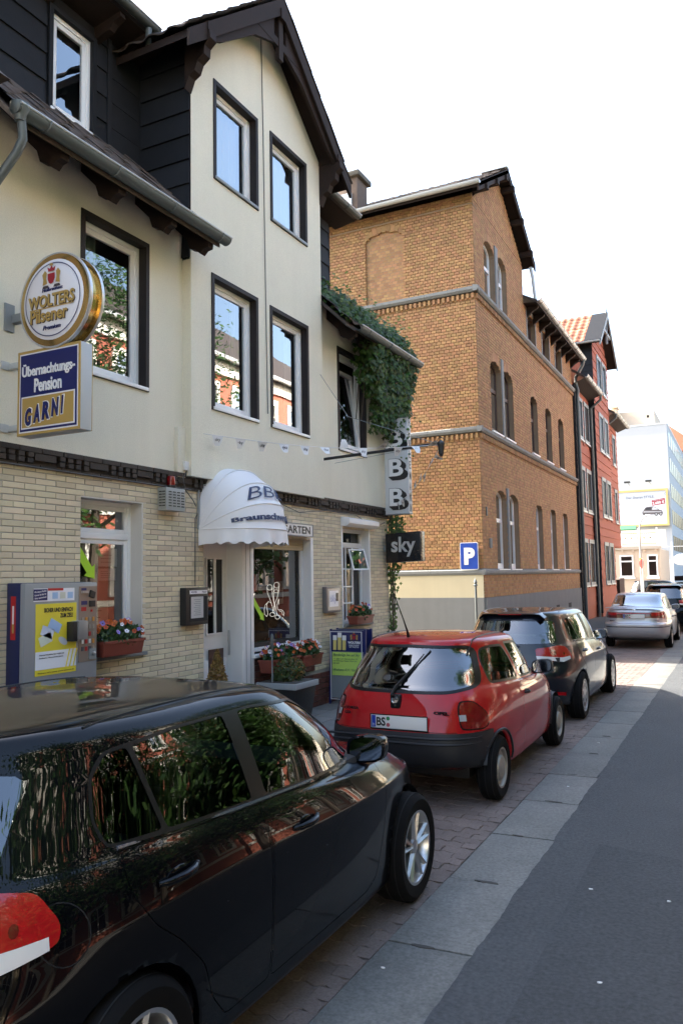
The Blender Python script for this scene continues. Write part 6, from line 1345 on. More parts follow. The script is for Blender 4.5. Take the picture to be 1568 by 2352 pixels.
SIDE = (Vector((0, 1, 0)), Vector((0, 0, 1)), lambda f: f.normal.x > .22)
REAR = (Vector((1, 0, 0)), Vector((0, 0, 1)), lambda f: f.normal.y < -.12 and f.calc_center_median().y < 1.4)
DIAG = (Vector((.7071, .7071, 0)), Vector((0, 0, 1)), lambda f: (f.normal.x - f.normal.y) > .3 and f.calc_center_median().y < 1.2)
FRONT = (Vector((1, 0, 0)), Vector((0, 0, 1)), lambda f: f.normal.y > .2 and f.calc_center_median().y > 1.8)
def inpoly(p, poly):
    x, y = p; r = False; n = len(poly)
    for i in range(n):
        (x1, y1), (x2, y2) = poly[i], poly[(i + 1) % n]
        if (y1 > y) != (y2 > y) and x < (x2 - x1) * (y - y1) / (y2 - y1) + x1: r = not r
    return r
def cutpoly(bm, poly, view):
    U, Vv, flt = view; us = [p[0] for p in poly]; vs = [p[1] for p in poly]; mg = .04
    lo = (min(us) - mg, min(vs) - mg); hi = (max(us) + mg, max(vs) + mg)
    def bb(f):
        a = [v.co.dot(U) for v in f.verts]; b = [v.co.dot(Vv) for v in f.verts]; return min(a), max(a), min(b), max(b)
    cand = [f for f in bm.faces if flt(f)]; cand = [f for f in cand if (lambda q: q[0] < hi[0] and q[1] > lo[0] and q[2] < hi[1] and q[3] > lo[1])(bb(f))]
    n = len(poly)
    for i in range(n):
        p, q = poly[i], poly[(i + 1) % n]; d = (q[0] - p[0], q[1] - p[1])
        if math.hypot(*d) < 1e-6: continue
        no = (U * d[1] - Vv * d[0]).normalized(); co = U * p[0] + Vv * p[1]
        a0, a1, b0, b1 = min(p[0], q[0]) - .004, max(p[0], q[0]) + .004, min(p[1], q[1]) - .004, max(p[1], q[1]) + .004
        cand = [f for f in cand if f.is_valid]; sel = [f for f in cand if (lambda w: w[0] < a1 and w[1] > a0 and w[2] < b1 and w[3] > b0)(bb(f))]
        if not sel: continue
        ge = set(sel)
        for f in sel: ge.update(f.edges); ge.update(f.verts)
        r = bmesh.ops.bisect_plane(bm, geom=list(ge), dist=1e-5, plane_co=co, plane_no=no)
        nf = [g for g in r['geom'] if isinstance(g, bmesh.types.BMFace)]
        for f in nf: f.normal_update()
        cand = list({f for f in cand if f.is_valid} | set(nf))
def inside(bm, poly, view):
    U, Vv, flt = view; out = []
    for f in bm.faces:
        if flt(f):
            c = f.calc_center_median()
            if inpoly((c.dot(U), c.dot(Vv)), poly): out.append(f)
    return out
def rounded(poly, r, n=3):
    """round the corners of a polygon"""
    out = []; m_ = len(poly)
    for i in range(m_):
        a, b, c = Vector(poly[i - 1]), Vector(poly[i]), Vector(poly[(i + 1) % m_]); d1 = (a - b); d2 = (c - b); k = min(r, d1.length * .45, d2.length * .45)
        p, q = b + d1.normalized() * k, b + d2.normalized() * k
        for j in range(n + 1): t = j / n; out.append(tuple(p * (1 - t) ** 2 + b * (2 * t * (1 - t)) + q * t * t))
    return out
def offp(poly, d):
    """shrink (d>0) a polygon towards its inside"""
    m_ = len(poly); ar = sum(poly[i][0] * poly[(i + 1) % m_][1] - poly[(i + 1) % m_][0] * poly[i][1] for i in range(m_)); s = 1 if ar > 0 else -1; out = []
    for i in range(m_):
        a, b, c = Vector(poly[i - 1]), Vector(poly[i]), Vector(poly[(i + 1) % m_])
        if (b - a).length < 1e-6 or (c - b).length < 1e-6: continue
        n1 = Vector((-(b - a).y, (b - a).x)).normalized() * s; n2 = Vector((-(c - b).y, (c - b).x)).normalized() * s
        mm = (n1 + n2); k = max(.4, mm.dot(n1)) if mm.length > 1e-6 else 1; out.append(tuple(b + mm / k * d if mm.length > 1e-6 else b + n1 * d))
    return out
class Car:
    def __init__(s, name, label, loops, loc, paint, group='cars parked along the kerb'):
        s.root = thing(name, label, 'car', loc, group); s.bm = shell(loops); s.tag = s.bm.faces.layers.int.new('part'); s.names = ['body']; s.paint = paint
    def region(s, nm, poly, view, gap=0.):
        """cut an outline into the shell; faces inside become part nm; gap > 0 leaves a dark seam round it"""
        cutpoly(s.bm, poly, view); i = s.idx(nm)
        if gap: 
            inn = offp(poly, gap); cutpoly(s.bm, inn, view); j = s.idx('seam|' + nm)
            for f in inside(s.bm, poly, view):
                if f[s.tag] == 0: f[s.tag] = j
            for f in inside(s.bm, inn, view):
                if f[s.tag] == j: f[s.tag] = i
        else:
            for f in inside(s.bm, poly, view):
                if f[s.tag] == 0: f[s.tag] = i
    def idx(s, nm):
        if nm not in s.names: s.names.append(nm)
        return s.names.index(nm)
    def arch(s, yc, zc, r):
        poly = [(yc + r * math.cos(2 * PI * k / 28), zc + r * math.sin(2 * PI * k / 28)) for k in range(28)]; view = (SIDE[0], SIDE[1], lambda f: f.calc_center_median().x > .5 and f.calc_center_median().z < zc + r + .1)
        cutpoly(s.bm, poly, view); bmesh.ops.delete(s.bm, geom=inside(s.bm, poly, view), context='FACES')
        ed = [e for e in s.bm.edges if len(e.link_faces) == 1 and abs(math.hypot(e.verts[0].co.y - yc, e.verts[0].co.z - zc) - r) < .012 and abs(math.hypot(e.verts[1].co.y - yc, e.verts[1].co.z - zc) - r) < .012 and e.verts[0].co.x > .5]
        ex = bmesh.ops.extrude_edge_only(s.bm, edges=ed); nv = [g for g in ex['geom'] if isinstance(g, bmesh.types.BMVert)]
        for v in nv: v.co.x -= .035
        for f in {f for v in nv for f in v.link_faces}: f.smooth = False
        n = 24
        for sx in (1, -1):
            mb = MB(); vs = [(sx * x, yc + (r + .012) * math.cos(PI * k / n * .84 + .08 * PI), zc + (r + .012) * math.sin(PI * k / n * .84 + .08 * PI)) for x in (.82 * s.bmw, .5) for k in range(n + 1)]
            mb.add(vs, [(k, k + 1, n + 2 + k, n + 1 + k) for k in range(n)] + [tuple(range(n + 1, 2 * n + 2))])
            s.local(mb, 'wheel_arch_liner', m_black)
    def local(s, mb, nm, mat, parent=None, **k):
        o = s.root.location; par = parent or s.root
        mb.v = [(p[0] + o.x, p[1] + o.y, p[2] + o.z) for p in mb.v]; OFF[par.name] = Vector(o); ob = mb.build(nm, mat, par, **k); OFF[ob.name] = Vector(o); return ob
    def finish(s, mats, push, center=('body', 'rear_window', 'windscreen', 'tailgate_trim', 'hood', 'light_bar', 'rear_bumper', 'tailgate', 'trim')):
        bm = s.bm; bm.normal_update(); bm.verts.ensure_lookup_table()
        vn = {v: v.normal.copy() for v in bm.verts}
        for v in bm.verts:
            if abs(v.co.x) < 1e-5: n = vn[v]; n.x = 0; vn[v] = n.normalized() if n.length > 0 else n
        s.obj = {}
        for i, nm in enumerate(s.names):
            fs = [f for f in bm.faces if f[s.tag] == i]
            if not fs: continue
            base = nm.split('|')[0]; d = push.get(nm, push.get(base, 0.))
            sides = [(1, -1)] if base in center else [(1,), (-1,)]
            for ss in sides:
                vs, fc, nn, ix = [], [], [], {}
                for sg in ss:
                    for f in fs:
                        L_ = []
                        for v in f.verts:
                            k = (sg if abs(v.co.x) > 1e-5 else 0, v.index)
                            if k not in ix:
                                p = v.co + vn[v] * d; ix[k] = len(vs); vs.append((p.x * (sg if k[0] else 0), p.y, p.z)); n = vn[v]; nn.append((n.x * sg if k[0] else 0, n.y, n.z))
                            L_.append(ix[k])
                        fc.append(tuple(L_) if sg > 0 else tuple(L_[::-1]))
                me = bpy.data.meshes.new(base); me.from_pydata(vs, [], fc); me.validate(); me.shade_smooth()
                mt = mats.get(nm, mats.get(base, mats['body'])); me.materials.append(mt)
                if len(me.vertices) == len(nn): me.normals_split_custom_set_from_vertices(nn)
                ob = bpy.data.objects.new(base, me); C.objects.link(ob); ob.parent = s.root; OFF[ob.name] = Vector(s.root.location); s.obj.setdefault(nm, []).append(ob)
        from mathutils.bvhtree import BVHTree
        s.bvh = BVHTree.FromBMesh(bm)
        return s
    def hitx(s, y, z): r = s.bvh.ray_cast(Vector((2, y, z)), Vector((-1, 0, 0))); return r[0].x if r[0] else .8
    def hity(s, x, z): r = s.bvh.ray_cast(Vector((x, -2, z)), Vector((0, 1, 0))); return r[0].y if r[0] else 0.
    def hitz(s, x, y): r = s.bvh.ray_cast(Vector((x, y, 3)), Vector((0, 0, -1))); return r[0].z if r[0] else 1.4
m_tyre = M('tyre_rubber', (.007, .007, .0075), .9, spec=.12, var=.2, vs=30); m_rim = M('alloy', (.50, .51, .53), .28, metal=.85); m_rimd = M('steel_wheel', (.30, .29, .26), .5, metal=.5, var=.2)
m_tint = GLASS('car_side_glass', (.22, .30, .28), 1.5, boost=1.35); m_rearg = GLASS('car_rear_glass', (.30, .36, .35), 1.5, boost=4.0); m_seam = M('panel_gap', (.004, .004, .004), .9); m_trim = M('black_trim', (.005, .005, .006), .35, spec=.3); m_seat = M('seat_cloth', (.035, .036, .04), .9); m_mir = M('mirror_glass', (.28, .31, .36), .04, metal=1)
m_lred = M('lamp_red', (.34, .006, .010), .12, coat=1, var=.35, vs=22); m_lwht = M('lamp_clear', (.66, .64, .62), .15, coat=1); m_lamb = M('lamp_smoked', (.12, .02, .015), .15, coat=1); m_platew = M('plate_white', (.72, .72, .70), .4); m_eu = M('plate_blue', (.01, .04, .33), .4); m_chr = M('chrome', (.7, .7, .7), .12, metal=1); m_plasg = M('bumper_plastic', (.014, .015, .018), .5, var=.1, spec=.35)
def wheel(car, y, zc, r, rimr, width, xo, style, turn=0.):
    for sx in (1, -1):
        c = Vector((sx * (xo - width / 2), y, zc))
        mb = MB(); hub = [(rimr * .35, -.02), (rimr * .35, .02)]; mb.lathe([(.0, -.03), (rimr * .62, -.03), (rimr * .62, .005), (0, .005)], (0, 0, 0), 'x', 20)
        def place(mb): 
            ct, st_ = math.cos(turn), math.sin(turn); mb.v = [(c.x + (p[0] * sx) * ct - p[1] * st_, c.y + (p[0] * sx) * st_ * 1 + p[1] * ct, c.z + p[2]) for p in mb.v]; return mb
        wo_ = car.local(place(mb), 'wheel', m_plasg)
        h = width / 2; tp = [(rimr, -h + .01), (rimr + .02, -h), (r - .035, -h - .004), (r - .008, -h + .018), (r, -h + .04), (r, h - .04), (r - .008, h - .018), (r - .035, h + .004), (rimr + .02, h), (rimr, h - .01)]
        mb = MB(); mb.lathe(tp, (0, 0, 0), 'x', 48); mb.f = mb.f[:-2]; mb.m = mb.m[:-2]
        for gx in (-.35, 0., .35): mb.lathe([(r + .0005, gx * width - .004), (r + .0005, gx * width + .004)], (0, 0, 0), 'x', 48, 1); mb.f = mb.f[:-2]; mb.m = mb.m[:-2]
        car.local(place(mb), 'tyre', [m_tyre, m_seam], wo_, smooth=True)
        mb = MB(); o_ = h - .012
        mb.lathe([(rimr + .004, o_ + .006), (rimr - .012, o_ + .004), (rimr - .03, o_ - .03), (rimr - .035, -h + .02)], (0, 0, 0), 'x', 48); mb.f = mb.f[:-2]; mb.m = mb.m[:-2]
        if style == 'five':
            for k in range(5):
                for e in (-.16, .16):
                    a = 2 * PI * k / 5 + .3; i_, t_ = a + e * .9, a + e * 1.25
                    P = [(rimr * .20, a + e * 1.0 - .22), (rimr * .20, a + e * 1.0 + .22), (rimr * .97, t_ + .075), (rimr * .97, t_ - .075)]
                    vs = [(o_ - (.028 if q < 2 else .006) + dz, rad * math.cos(an), rad * math.sin(an)) for dz in (0, -.03) for q, (rad, an) in enumerate(P)]
                    md = [(o_ - .016 + .012, (rimr * .2) * math.cos(a + e), (rimr * .2) * math.sin(a + e)), (o_ + .006, rimr * .97 * math.cos(t_), rimr * .97 * math.sin(t_))]
                    vs += md; mb.add(vs, [(0, 8, 9, 3), (8, 1, 2, 9), (0, 3, 7, 4), (1, 5, 6, 2)])
            mb.lathe([(rimr * .24, o_ - .03), (rimr * .22, o_ - .012), (rimr * .12, o_ - .008), (0, o_ - .006)], (0, 0, 0), 'x', 20)
        elif style == 'cap':
            mb.lathe([(rimr * .96, o_ - .008), (rimr * .85, o_ + .004), (rimr * .55, o_ - .002), (rimr * .25, o_ + .012), (0, o_ + .014)], (0, 0, 0), 'x', 40)
            for k in range(9):
                a = 2 * PI * k / 9; rad = rimr * .72; ca, sa = math.cos(a), math.sin(a); u, v = Vector((0, ca, sa)), Vector((0, -sa, ca)); cc = Vector((o_ + .002, 0, 0)) + u * rad
                mb.add([cc + u * (.05 * q) + v * (.022 * w_) for q, w_ in ((-1, -.5), (-.6, -1.1), (1, -1.3), (1, 1.3), (-.6, 1.1), (-1, .5))], [(0, 1, 2, 3, 4, 5)], 1)
        elif style == 'steel':
            mb.lathe([(rimr * .93, o_ - .02), (rimr * .80, o_ - .055), (rimr * .66, o_ - .03), (rimr * .58, o_ + .004), (rimr * .40, o_ + .012), (0, o_ + .014)], (0, 0, 0), 'x', 40)
            for k in range(16):
                a = 2 * PI * k / 16; ca, sa = math.cos(a), math.sin(a); u, v = Vector((0, ca, sa)), Vector((0, -sa, ca)); cc = Vector((o_ - .040, 0, 0)) + u * rimr * .80
                mb.add([cc + u * (.012 * math.cos(t)) + v * (.012 * math.sin(t)) + Vector((.008, 0, 0)) for t in [2 * PI * q / 8 for q in range(8)]], [tuple(range(8))], 1)
        car.local(place(mb), 'rim', [m_rim if style != 'steel' else m_rimd, m_black], wo_, smooth=True, ang=30)
def rbox(car, nm, b, mat, parent=None, bev=.02): return car.local(MB().box(*b), nm, mat, parent, bevel=bev)
def seats(car, yf, yr, zs, w=.5):
    for x in (-.36, .36):
        mb = MB(); mb.box(x - w / 2, x + w / 2, yf - .1, yf + .42, zs - .12, zs + .06); mb.obox((x - w / 2, yf - .22, zs), (w, 0, 0), (0, .13, 0), (0, -.16, .56)); car.local(mb, 'front_seat', m_seat, bevel=.04)
        car.local(MB().obox((x - .13, yf - .40, zs + .60), (.26, 0, 0), (0, .09, 0), (0, -.03, .17)), 'headrest', m_seat, bevel=.03)
        car.local(MB().obox((x - .13, yr - .30, zs + .52), (.26, 0, 0), (0, .08, 0), (0, -.03, .14)), 'headrest', m_seat, bevel=.03)
    mb = MB(); mb.box(-.62, .62, yr - .1, yr + .4, zs - .15, zs + .05); mb.obox((-.62, yr - .18, zs), (1.24, 0, 0), (0, .12, 0), (0, -.15, .50)); car.local(mb, 'rear_bench', m_seat, bevel=.04)
def plate(car, x, z, yoff, txt=True, w=.52):
    y = car.hity(x, z) - yoff
    p = car.local(MB().box(x - w / 2, x + w / 2, y - .008, y, z - .056, z + .056), 'number_plate', m_platew, bevel=.003); o = car.root.location
    car.local(MB().box(x - w / 2 + .006, x - w / 2 + .044, y - .0095, y - .0085, z - .05, z + .05), 'blue_band', m_eu, p, recalc=False); mbf = MB(); ring_y(mbf, y - .011, y - .007, x - w / 2 - .008, x + w / 2 + .008, z - .064, z + .064, .008); car.local(mbf, 'plate_frame', m_trim, p)
    OFF[p.name] = Vector(o); text('BS', .1, (o.x + x - w / 2 + .095, o.y + y - .010, o.z + z), m_lb, p, fit=.085, fitz=.074, bold=.003, depth=.0008); text('D', .03, (o.x + x - w / 2 + .025, o.y + y - .011, o.z + z - .03), m_platew, p, depth=.0005)
    for dz, mt in ((.028, M('seal_green', (.03, .22, .08), .5)), (-.026, M('seal_red', (.4, .08, .1), .5))): mb = MB(); disc(mb, x - w / 2 + .162, z + dz, .017, .017, y - .0098, y - .0086, 16); car.local(mb, 'seal', mt, p, recalc=False)
    return p
def mirror(car, y, z, sc, paint, glassback=True, big=1.):
    for sx in (1, -1):
        x0 = car.hitx(y, z - .05) * sx; mb = MB(); n = 16; prof = []
        for k, (dy, sw, sh) in enumerate(((-.055, .86, .86), (-.05, 1., 1.), (.0, 1., 1.), (.05, .86, .84), (.085, .55, .5), (.10, .1, .1))):
            for q in range(n):
                a = 2 * PI * q / n; ca, sa = math.cos(a), math.sin(a); ex = 3.2
                px = math.copysign(abs(ca) ** (2 / ex), ca) * .115 * sw * sc; pz = math.copysign(abs(sa) ** (2 / ex), sa) * .078 * sh * sc * big
                prof.append((x0 + sx * (.135 * sc + px * 1.0), y + dy * sc + .12 * px, z + pz + px * .10))
        mb.add(prof, [(k * n + q, k * n + (q + 1) % n, (k + 1) * n + (q + 1) % n, (k + 1) * n + q) for k in range(5) for q in range(n)] + [tuple(range(5 * n, 6 * n))]); mo = car.local(mb, 'door_mirror', paint, smooth=True, ang=60)
        g = MB(); g.add([(p[0], p[1] + .006, p[2]) for p in prof[:n]], [tuple(range(n))]); car.local(g, 'mirror_glass', m_mir, mo, recalc=False)
        st_ = MB(); st_.box(min(x0 - sx * .03, x0 + sx * .06), max(x0 - sx * .03, x0 + sx * .06), y - .03, y + .05, z - .085 * sc, z - .04 * sc); car.local(st_, 'mirror_foot', m_trim, mo, bevel=.008)
def handle(car, y, z, mat, l=.2, door=None):
    for k, sx in enumerate((1, -1)):
        x = car.hitx(y, z); mb = MB(); P = [(sx * (x - .004), y - l / 2, z - .004), (sx * (x + .020), y - l / 2 + .03, z - .002), (sx * (x + .034), y, z), (sx * (x + .030), y + l / 2 - .05, z + .004), (sx * (x + .008), y + l / 2, z + .008)]
        mb.tube(P, [.008, .013, .015, .015, .010], 10); mb.v = [(p[0], p[1], z + (p[2] - z) * 1.05) for p in mb.v]; par = door[k] if door else None
        car.local(mb, 'handle', mat, par, smooth=True); g = MB(); g.ell((sx * (x - .006), y + .01, z - .002), .010, .075, .030); car.local(g, 'handle_recess', m_seam if False else mat, par, smooth=True)
def zl(*a): return list(a)
# ---- compact hatchback shared by the two dark cars
def hatch_loops():
    E = dict(ym=1.75)
    return [dict(E, yr=.40, yf=3.95, w=.66, z=[(.4, .22), (3.95, .20)], nr=6, nf=5),
            dict(E, yr=.12, yf=4.08, w=.835, z=[(.12, .27), (.6, .21), (3.4, .20), (4.08, .19)], nr=5, nf=4),
            dict(E, yr=.05, yf=4.15, w=.868, z=[(.05, .36), (.7, .30), (3.4, .30), (4.15, .30)], nr=4.6, nf=3.6),
            dict(E, yr=.012, yf=4.19, w=.886, z=[(0, .50), (1, .46), (3.4, .46), (4.2, .48)], nr=4.4, nf=3.2),
            dict(E, yr=.0, yf=4.20, w=.893, z=[(0, .64), (1, .66), (3.4, .62), (4.2, .60)], nr=4.2, nf=3.1),
            dict(E, yr=.055, yf=4.14, w=.892, z=[(0, .74), (.8, .81), (3.2, .76), (4.2, .67)], nr=4.0, nf=3.0, tr=.06),
            dict(E, yr=.075, yf=4.10, w=.884, z=[(0, .80), (.8, .858), (3.2, .775), (4.2, .68)], nr=4.0, nf=3.0, tr=.065),
            dict(E, yr=.10, yf=4.00, w=.858, z=[(0, .90), (.8, .955), (1.8, .92), (2.9, .85), (3.5, .80), (4.0, .71)], nr=3.8, nf=3.0, tr=.07),
            dict(E, yr=.125, yf=3.70, w=.838, z=[(0, .98), (.8, 1.005), (1.8, .965), (2.8, .90), (3.2, .88), (3.7, .83)], nr=3.7, nf=3.2, tr=.08),
            dict(E, yr=.135, yf=3.18, w=.822, z=[(0, 1.02), (.8, 1.035), (1.8, .995), (2.7, .94), (3.2, .95)], nr=3.6, nf=2.9, tr=.085, tf=.05),
            dict(E, yr=.20, yf=2.90, w=.765, z=[(0, 1.17), (1.8, 1.16), (2.9, 1.13)], nr=3.4, nf=3.0, tr=.09, tf=.05),
            dict(E, yr=.30, yf=2.50, w=.690, z=[(0, 1.32), (.9, 1.335), (1.8, 1.34), (2.5, 1.32)], nr=3.4, nf=3.2, tr=.09, tf=.04),
            dict(E, yr=.345, yf=2.30, w=.640, z=[(.3, 1.395), (.9, 1.415), (1.7, 1.422), (2.3, 1.40)], nr=3.6, nf=3.3, tr=.08, tf=.04),
            dict(E, yr=.37, yf=2.20, w=.585, z=[(.3, 1.425), (.9, 1.445), (1.6, 1.452), (2.2, 1.425)], nr=4, nf=3.5, tr=.07),
            dict(E, yr=.50, yf=2.05, w=.40, z=[(.4, 1.443), (1.2, 1.472), (2.1, 1.448)], nr=4, nf=4, tr=.04),
            dict(E, yr=.60, yf=1.95, w=.0, z=[(.4, 1.45), (1.2, 1.480), (2.1, 1.455)], nr=4, nf=4, tr=.0)]
def hatch(name, label, X, Y, paint, style, lampg):
    c = Car(name, label, hatch_loops(), (X, Y, 0.0), paint); c.bmw = .96
    dlo = rounded([(.72, 1.050), (1.7, 1.012), (3.0, .935), (2.90, 1.02), (2.42, 1.285), (2.18, 1.362), (1.75, 1.388), (1.2, 1.384), (.83, 1.352), (.745, 1.28), (.70, 1.14)], .035, 2)
    g1 = [(.732, 1.063), (.978, 1.056), (.938, 1.349), (.84, 1.340), (.757, 1.272), (.714, 1.14)]; g2 = [(1.003, 1.053), (1.548, 1.031), (1.525, 1.377), (1.2, 1.372), (.963, 1.351)]; g3 = [(1.66, 1.026), (2.90, .953), (2.80, 1.058), (2.41, 1.274), (2.17, 1.350), (1.745, 1.377), (1.64, 1.377)]
    for g in (g1, g2, g3): c.region('side_window', rounded(g, .02, 2), SIDE)
    c.region('window_trim', dlo, SIDE)
    c.region('rear_window', rounded([(-.1, 1.03), (.60, 1.045), (.535, 1.325), (-.1, 1.335)], .05, 3), REAR)
    c.region('windscreen', rounded([(-.1, 1.0), (.66, .995), (.62, 1.06), (.53, 1.37), (-.1, 1.40)], .04, 3), FRONT)
    S = lambda x, y: (x + y) * .7071
    lo = [(.37, .81), (.62, .80), (.80, .825), (.845, .86), (.80, .945), (.72, 1.0), (.60, 1.01), (.37, .955)]
    lo = [(S(.42, .08), .845), (S(.80, .20), .80), (S(.855, .40), .845), (S(.85, .405), .90), (S(.84, .31), .99), (S(.78, .20), 1.01), (S(.42, .09), .975)]
    c.region('lamp_clear_strip', [(S(.42, .08), .845), (S(.80, .20), .80), (S(.85, .36), .832), (S(.85, .355), .868), (S(.80, .20), .856), (S(.42, .08), .885)], DIAG)
    c.region('lamp_core', [(S(.70, .12) + .045 * math.cos(t), .925 + .04 * math.sin(t)) for t in np.linspace(0, 2 * PI, 15)[:-1]], DIAG); c.region('lamp_core', [(S(.80, .26) + .016 * math.cos(t), .905 + .02 * math.sin(t)) for t in np.linspace(0, 2 * PI, 11)[:-1]], DIAG)
    c.region('rear_lamp', rounded(lo, .03, 3), DIAG)
    rd = rounded([(1.585, .29), (1.26, .29), (1.16, .40), (1.10, .55), (.97, .68), (.84, .78), (.76, .90), (.75, 1.042), (1.585, 1.008)], .03, 2); fd = rounded([(2.62, .29), (1.595, .29), (1.595, 1.006), (2.93, .928), (2.93, .77), (2.86, .55), (2.74, .33)], .03, 2)
    c.region('rear_door', rd, SIDE, .0045); c.region('front_door', fd, SIDE, .0045)
    c.region('tailgate_seam', [(-.1, .600), (.62, .600), (.62, .606), (-.1, .606)], REAR)
    c.region('tailgate_side_seam', [(S(.62, .08), .60), (S(.66, .11), .80), (S(.67, .11), .80), (S(.63, .08), .60)], DIAG)
    c.region('sill_strip', [(1.12, .19), (2.95, .19), (2.95, .285), (1.12, .285)], SIDE)
    c.arch(.75, .315, .352); c.arch(3.328, .315, .352)
    c.finish(dict(body=paint, side_window=m_tint, window_trim=m_trim, rear_window=m_rearg, windscreen=m_tint, rear_lamp=m_lred, lamp_core=M('lamp_dark_red', (.11, .003, .006), .12, coat=1, var=.3, vs=25), lamp_clear_strip=m_lwht, seam=m_seam, tailgate_seam=m_seam, tailgate_side_seam=m_seam, sill_strip=paint), dict(side_window=-.004, rear_window=-.002, windscreen=-.002, seam=-.006, rear_lamp=.004, lamp_core=.004, lamp_clear_strip=.005, window_trim=.001, tailgate_seam=-.004, tailgate_side_seam=-.004))
    for y in (.75, 3.328): wheel(c, y, .315, .316, .212, .21, .885, style, .0)
    # roof spoiler
    mb = MB(); ny = 14; vs = []
    for k in range(ny + 1):
        x = -.46 + .92 * k / ny; a = (abs(x) / .46) ** 2; zb = c.hitz(abs(x), .50) + .003; yt = .275 + .07 * a
        vs += [(x, .50, zb), (x, yt + .03, zb - .012), (x, yt, zb - .020), (x, yt + .03, zb - .030), (x, .40, zb - .042)]
    mb.add(vs, [(5 * k + j, 5 * k + 5 + j, 5 * k + 6 + j, 5 * k + 1 + j) for k in range(ny) for j in range(4)] + [(0, 1, 2, 3, 4), tuple(range(5 * ny + 4, 5 * ny - 1, -1))]); sp = c.local(mb, 'roof_spoiler', paint, smooth=True, ang=40)
    c.local(MB().box(-.16, .16, .272, .29, c.hitz(0, .50) - .030, c.hitz(0, .50) - .020), 'brake_light', m_lred, sp)
    seats(c, 1.85, 1.05, .46); mirror(c, 2.88, .99, 1.0, paint)
    handle(c, .985, .905, paint, .21, c.obj.get('rear_door')); handle(c, 1.90, .848, paint, .21, c.obj.get('front_door'))
    for sx in (1, -1):
        mb = MB(); P = [(sx * (c.hitx(y, z) + .002), y, z) for y, z in ((.76, 1.046), (1.4, 1.021), (2.0, .992), (2.6, .957), (2.95, .936))]; mb.tube(P, .009, 6); c.local(mb, 'belt_moulding', M('satin_trim', (.10, .11, .13), .25, metal=.6), smooth=True)
        mb = MB(); mb.tube([(sx * .55, .80 + 1.15 * t, c.hitz(.55, .80 + 1.15 * t) + .001) for t in np.linspace(0, 1, 9)], .005, 6); c.local(mb, 'roof_gutter_strip', m_trim, smooth=True)
    fx = c.hitx(.42, .86); mb = MB(); mb.tube([(fx + .0005, .50 + .085 * math.cos(t), .86 + .09 * math.sin(t)) for t in np.linspace(0, 2 * PI, 25)], .0022, 4); mb.v = [(c.hitx(p[1], p[2]) + .0004, p[1], p[2]) for p in mb.v]; c.local(mb, 'fuel_flap_seam', m_seam)
    p = plate(c, 0, .70, .004); rbox(c, 'underbody_light_block', (-.6, .6, .45, 3.75, .18, .42), m_black); rbox(c, 'dashboard', (-.72, .72, 2.45, 2.85, .70, .96), m_seat, bev=.05)  # black box under the cabin is a fill added to block light
    mb = MB(); mb.box(-.66, .66, .22, .80, .80, .86); c.local(mb, 'parcel_shelf', m_seat)
    for sx in (1, -1): c.local(MB().box(sx * .62 - .13, sx * .62 + .13, c.hity(.62, .42) - .008, c.hity(.62, .42) + .02, .385, .425), 'rear_reflector', m_lred)
    mb = MB(); yy = c.hity(.0, 1.06) - .012; mb.tube([(.02, yy, 1.035), (-.2, c.hity(.2, 1.06) - .012, 1.055), (-.36, c.hity(.36, 1.07) - .012, 1.07)], .010, 6); c.local(mb, 'rear_wiper', m_trim, smooth=True)
    mb = MB(); mb.lathe([(0, -.012), (.052, -.012), (.056, 0)], (0, c.hity(0, .90), .90), 'y', 24); c.local(mb, 'round_badge', m_chr, smooth=True)
    return c
m_pblack = M('black_car_paint', (.0020, .0022, .0032), .3, coat=.62, spec=.03, coatr=.012)
m_pnavy = M('dark_blue_car_paint', (.005, .007, .014), .3, spec=.2, coat=.9, coatr=.015)
m_pred = M('red_car_paint', (.36, .005, .008), .45, spec=.1, coat=.8, coatr=.03, var=.05)
m_psil = M('silver_car_paint', (.46, .47, .50), .35, metal=.5, coat=.8)
hb1 = hatch('hatchback', 'glossy black five-door hatchback filling the foreground at lower left', -2.745, 1.41, m_pblack, 'five', 0)
hb1.root.scale = (1, .963, 1)
hatch('hatchback', 'dark blue hatchback with multispoke hubcaps parked ahead of the red car', -2.89, 10.42, m_pnavy, 'cap', 1)
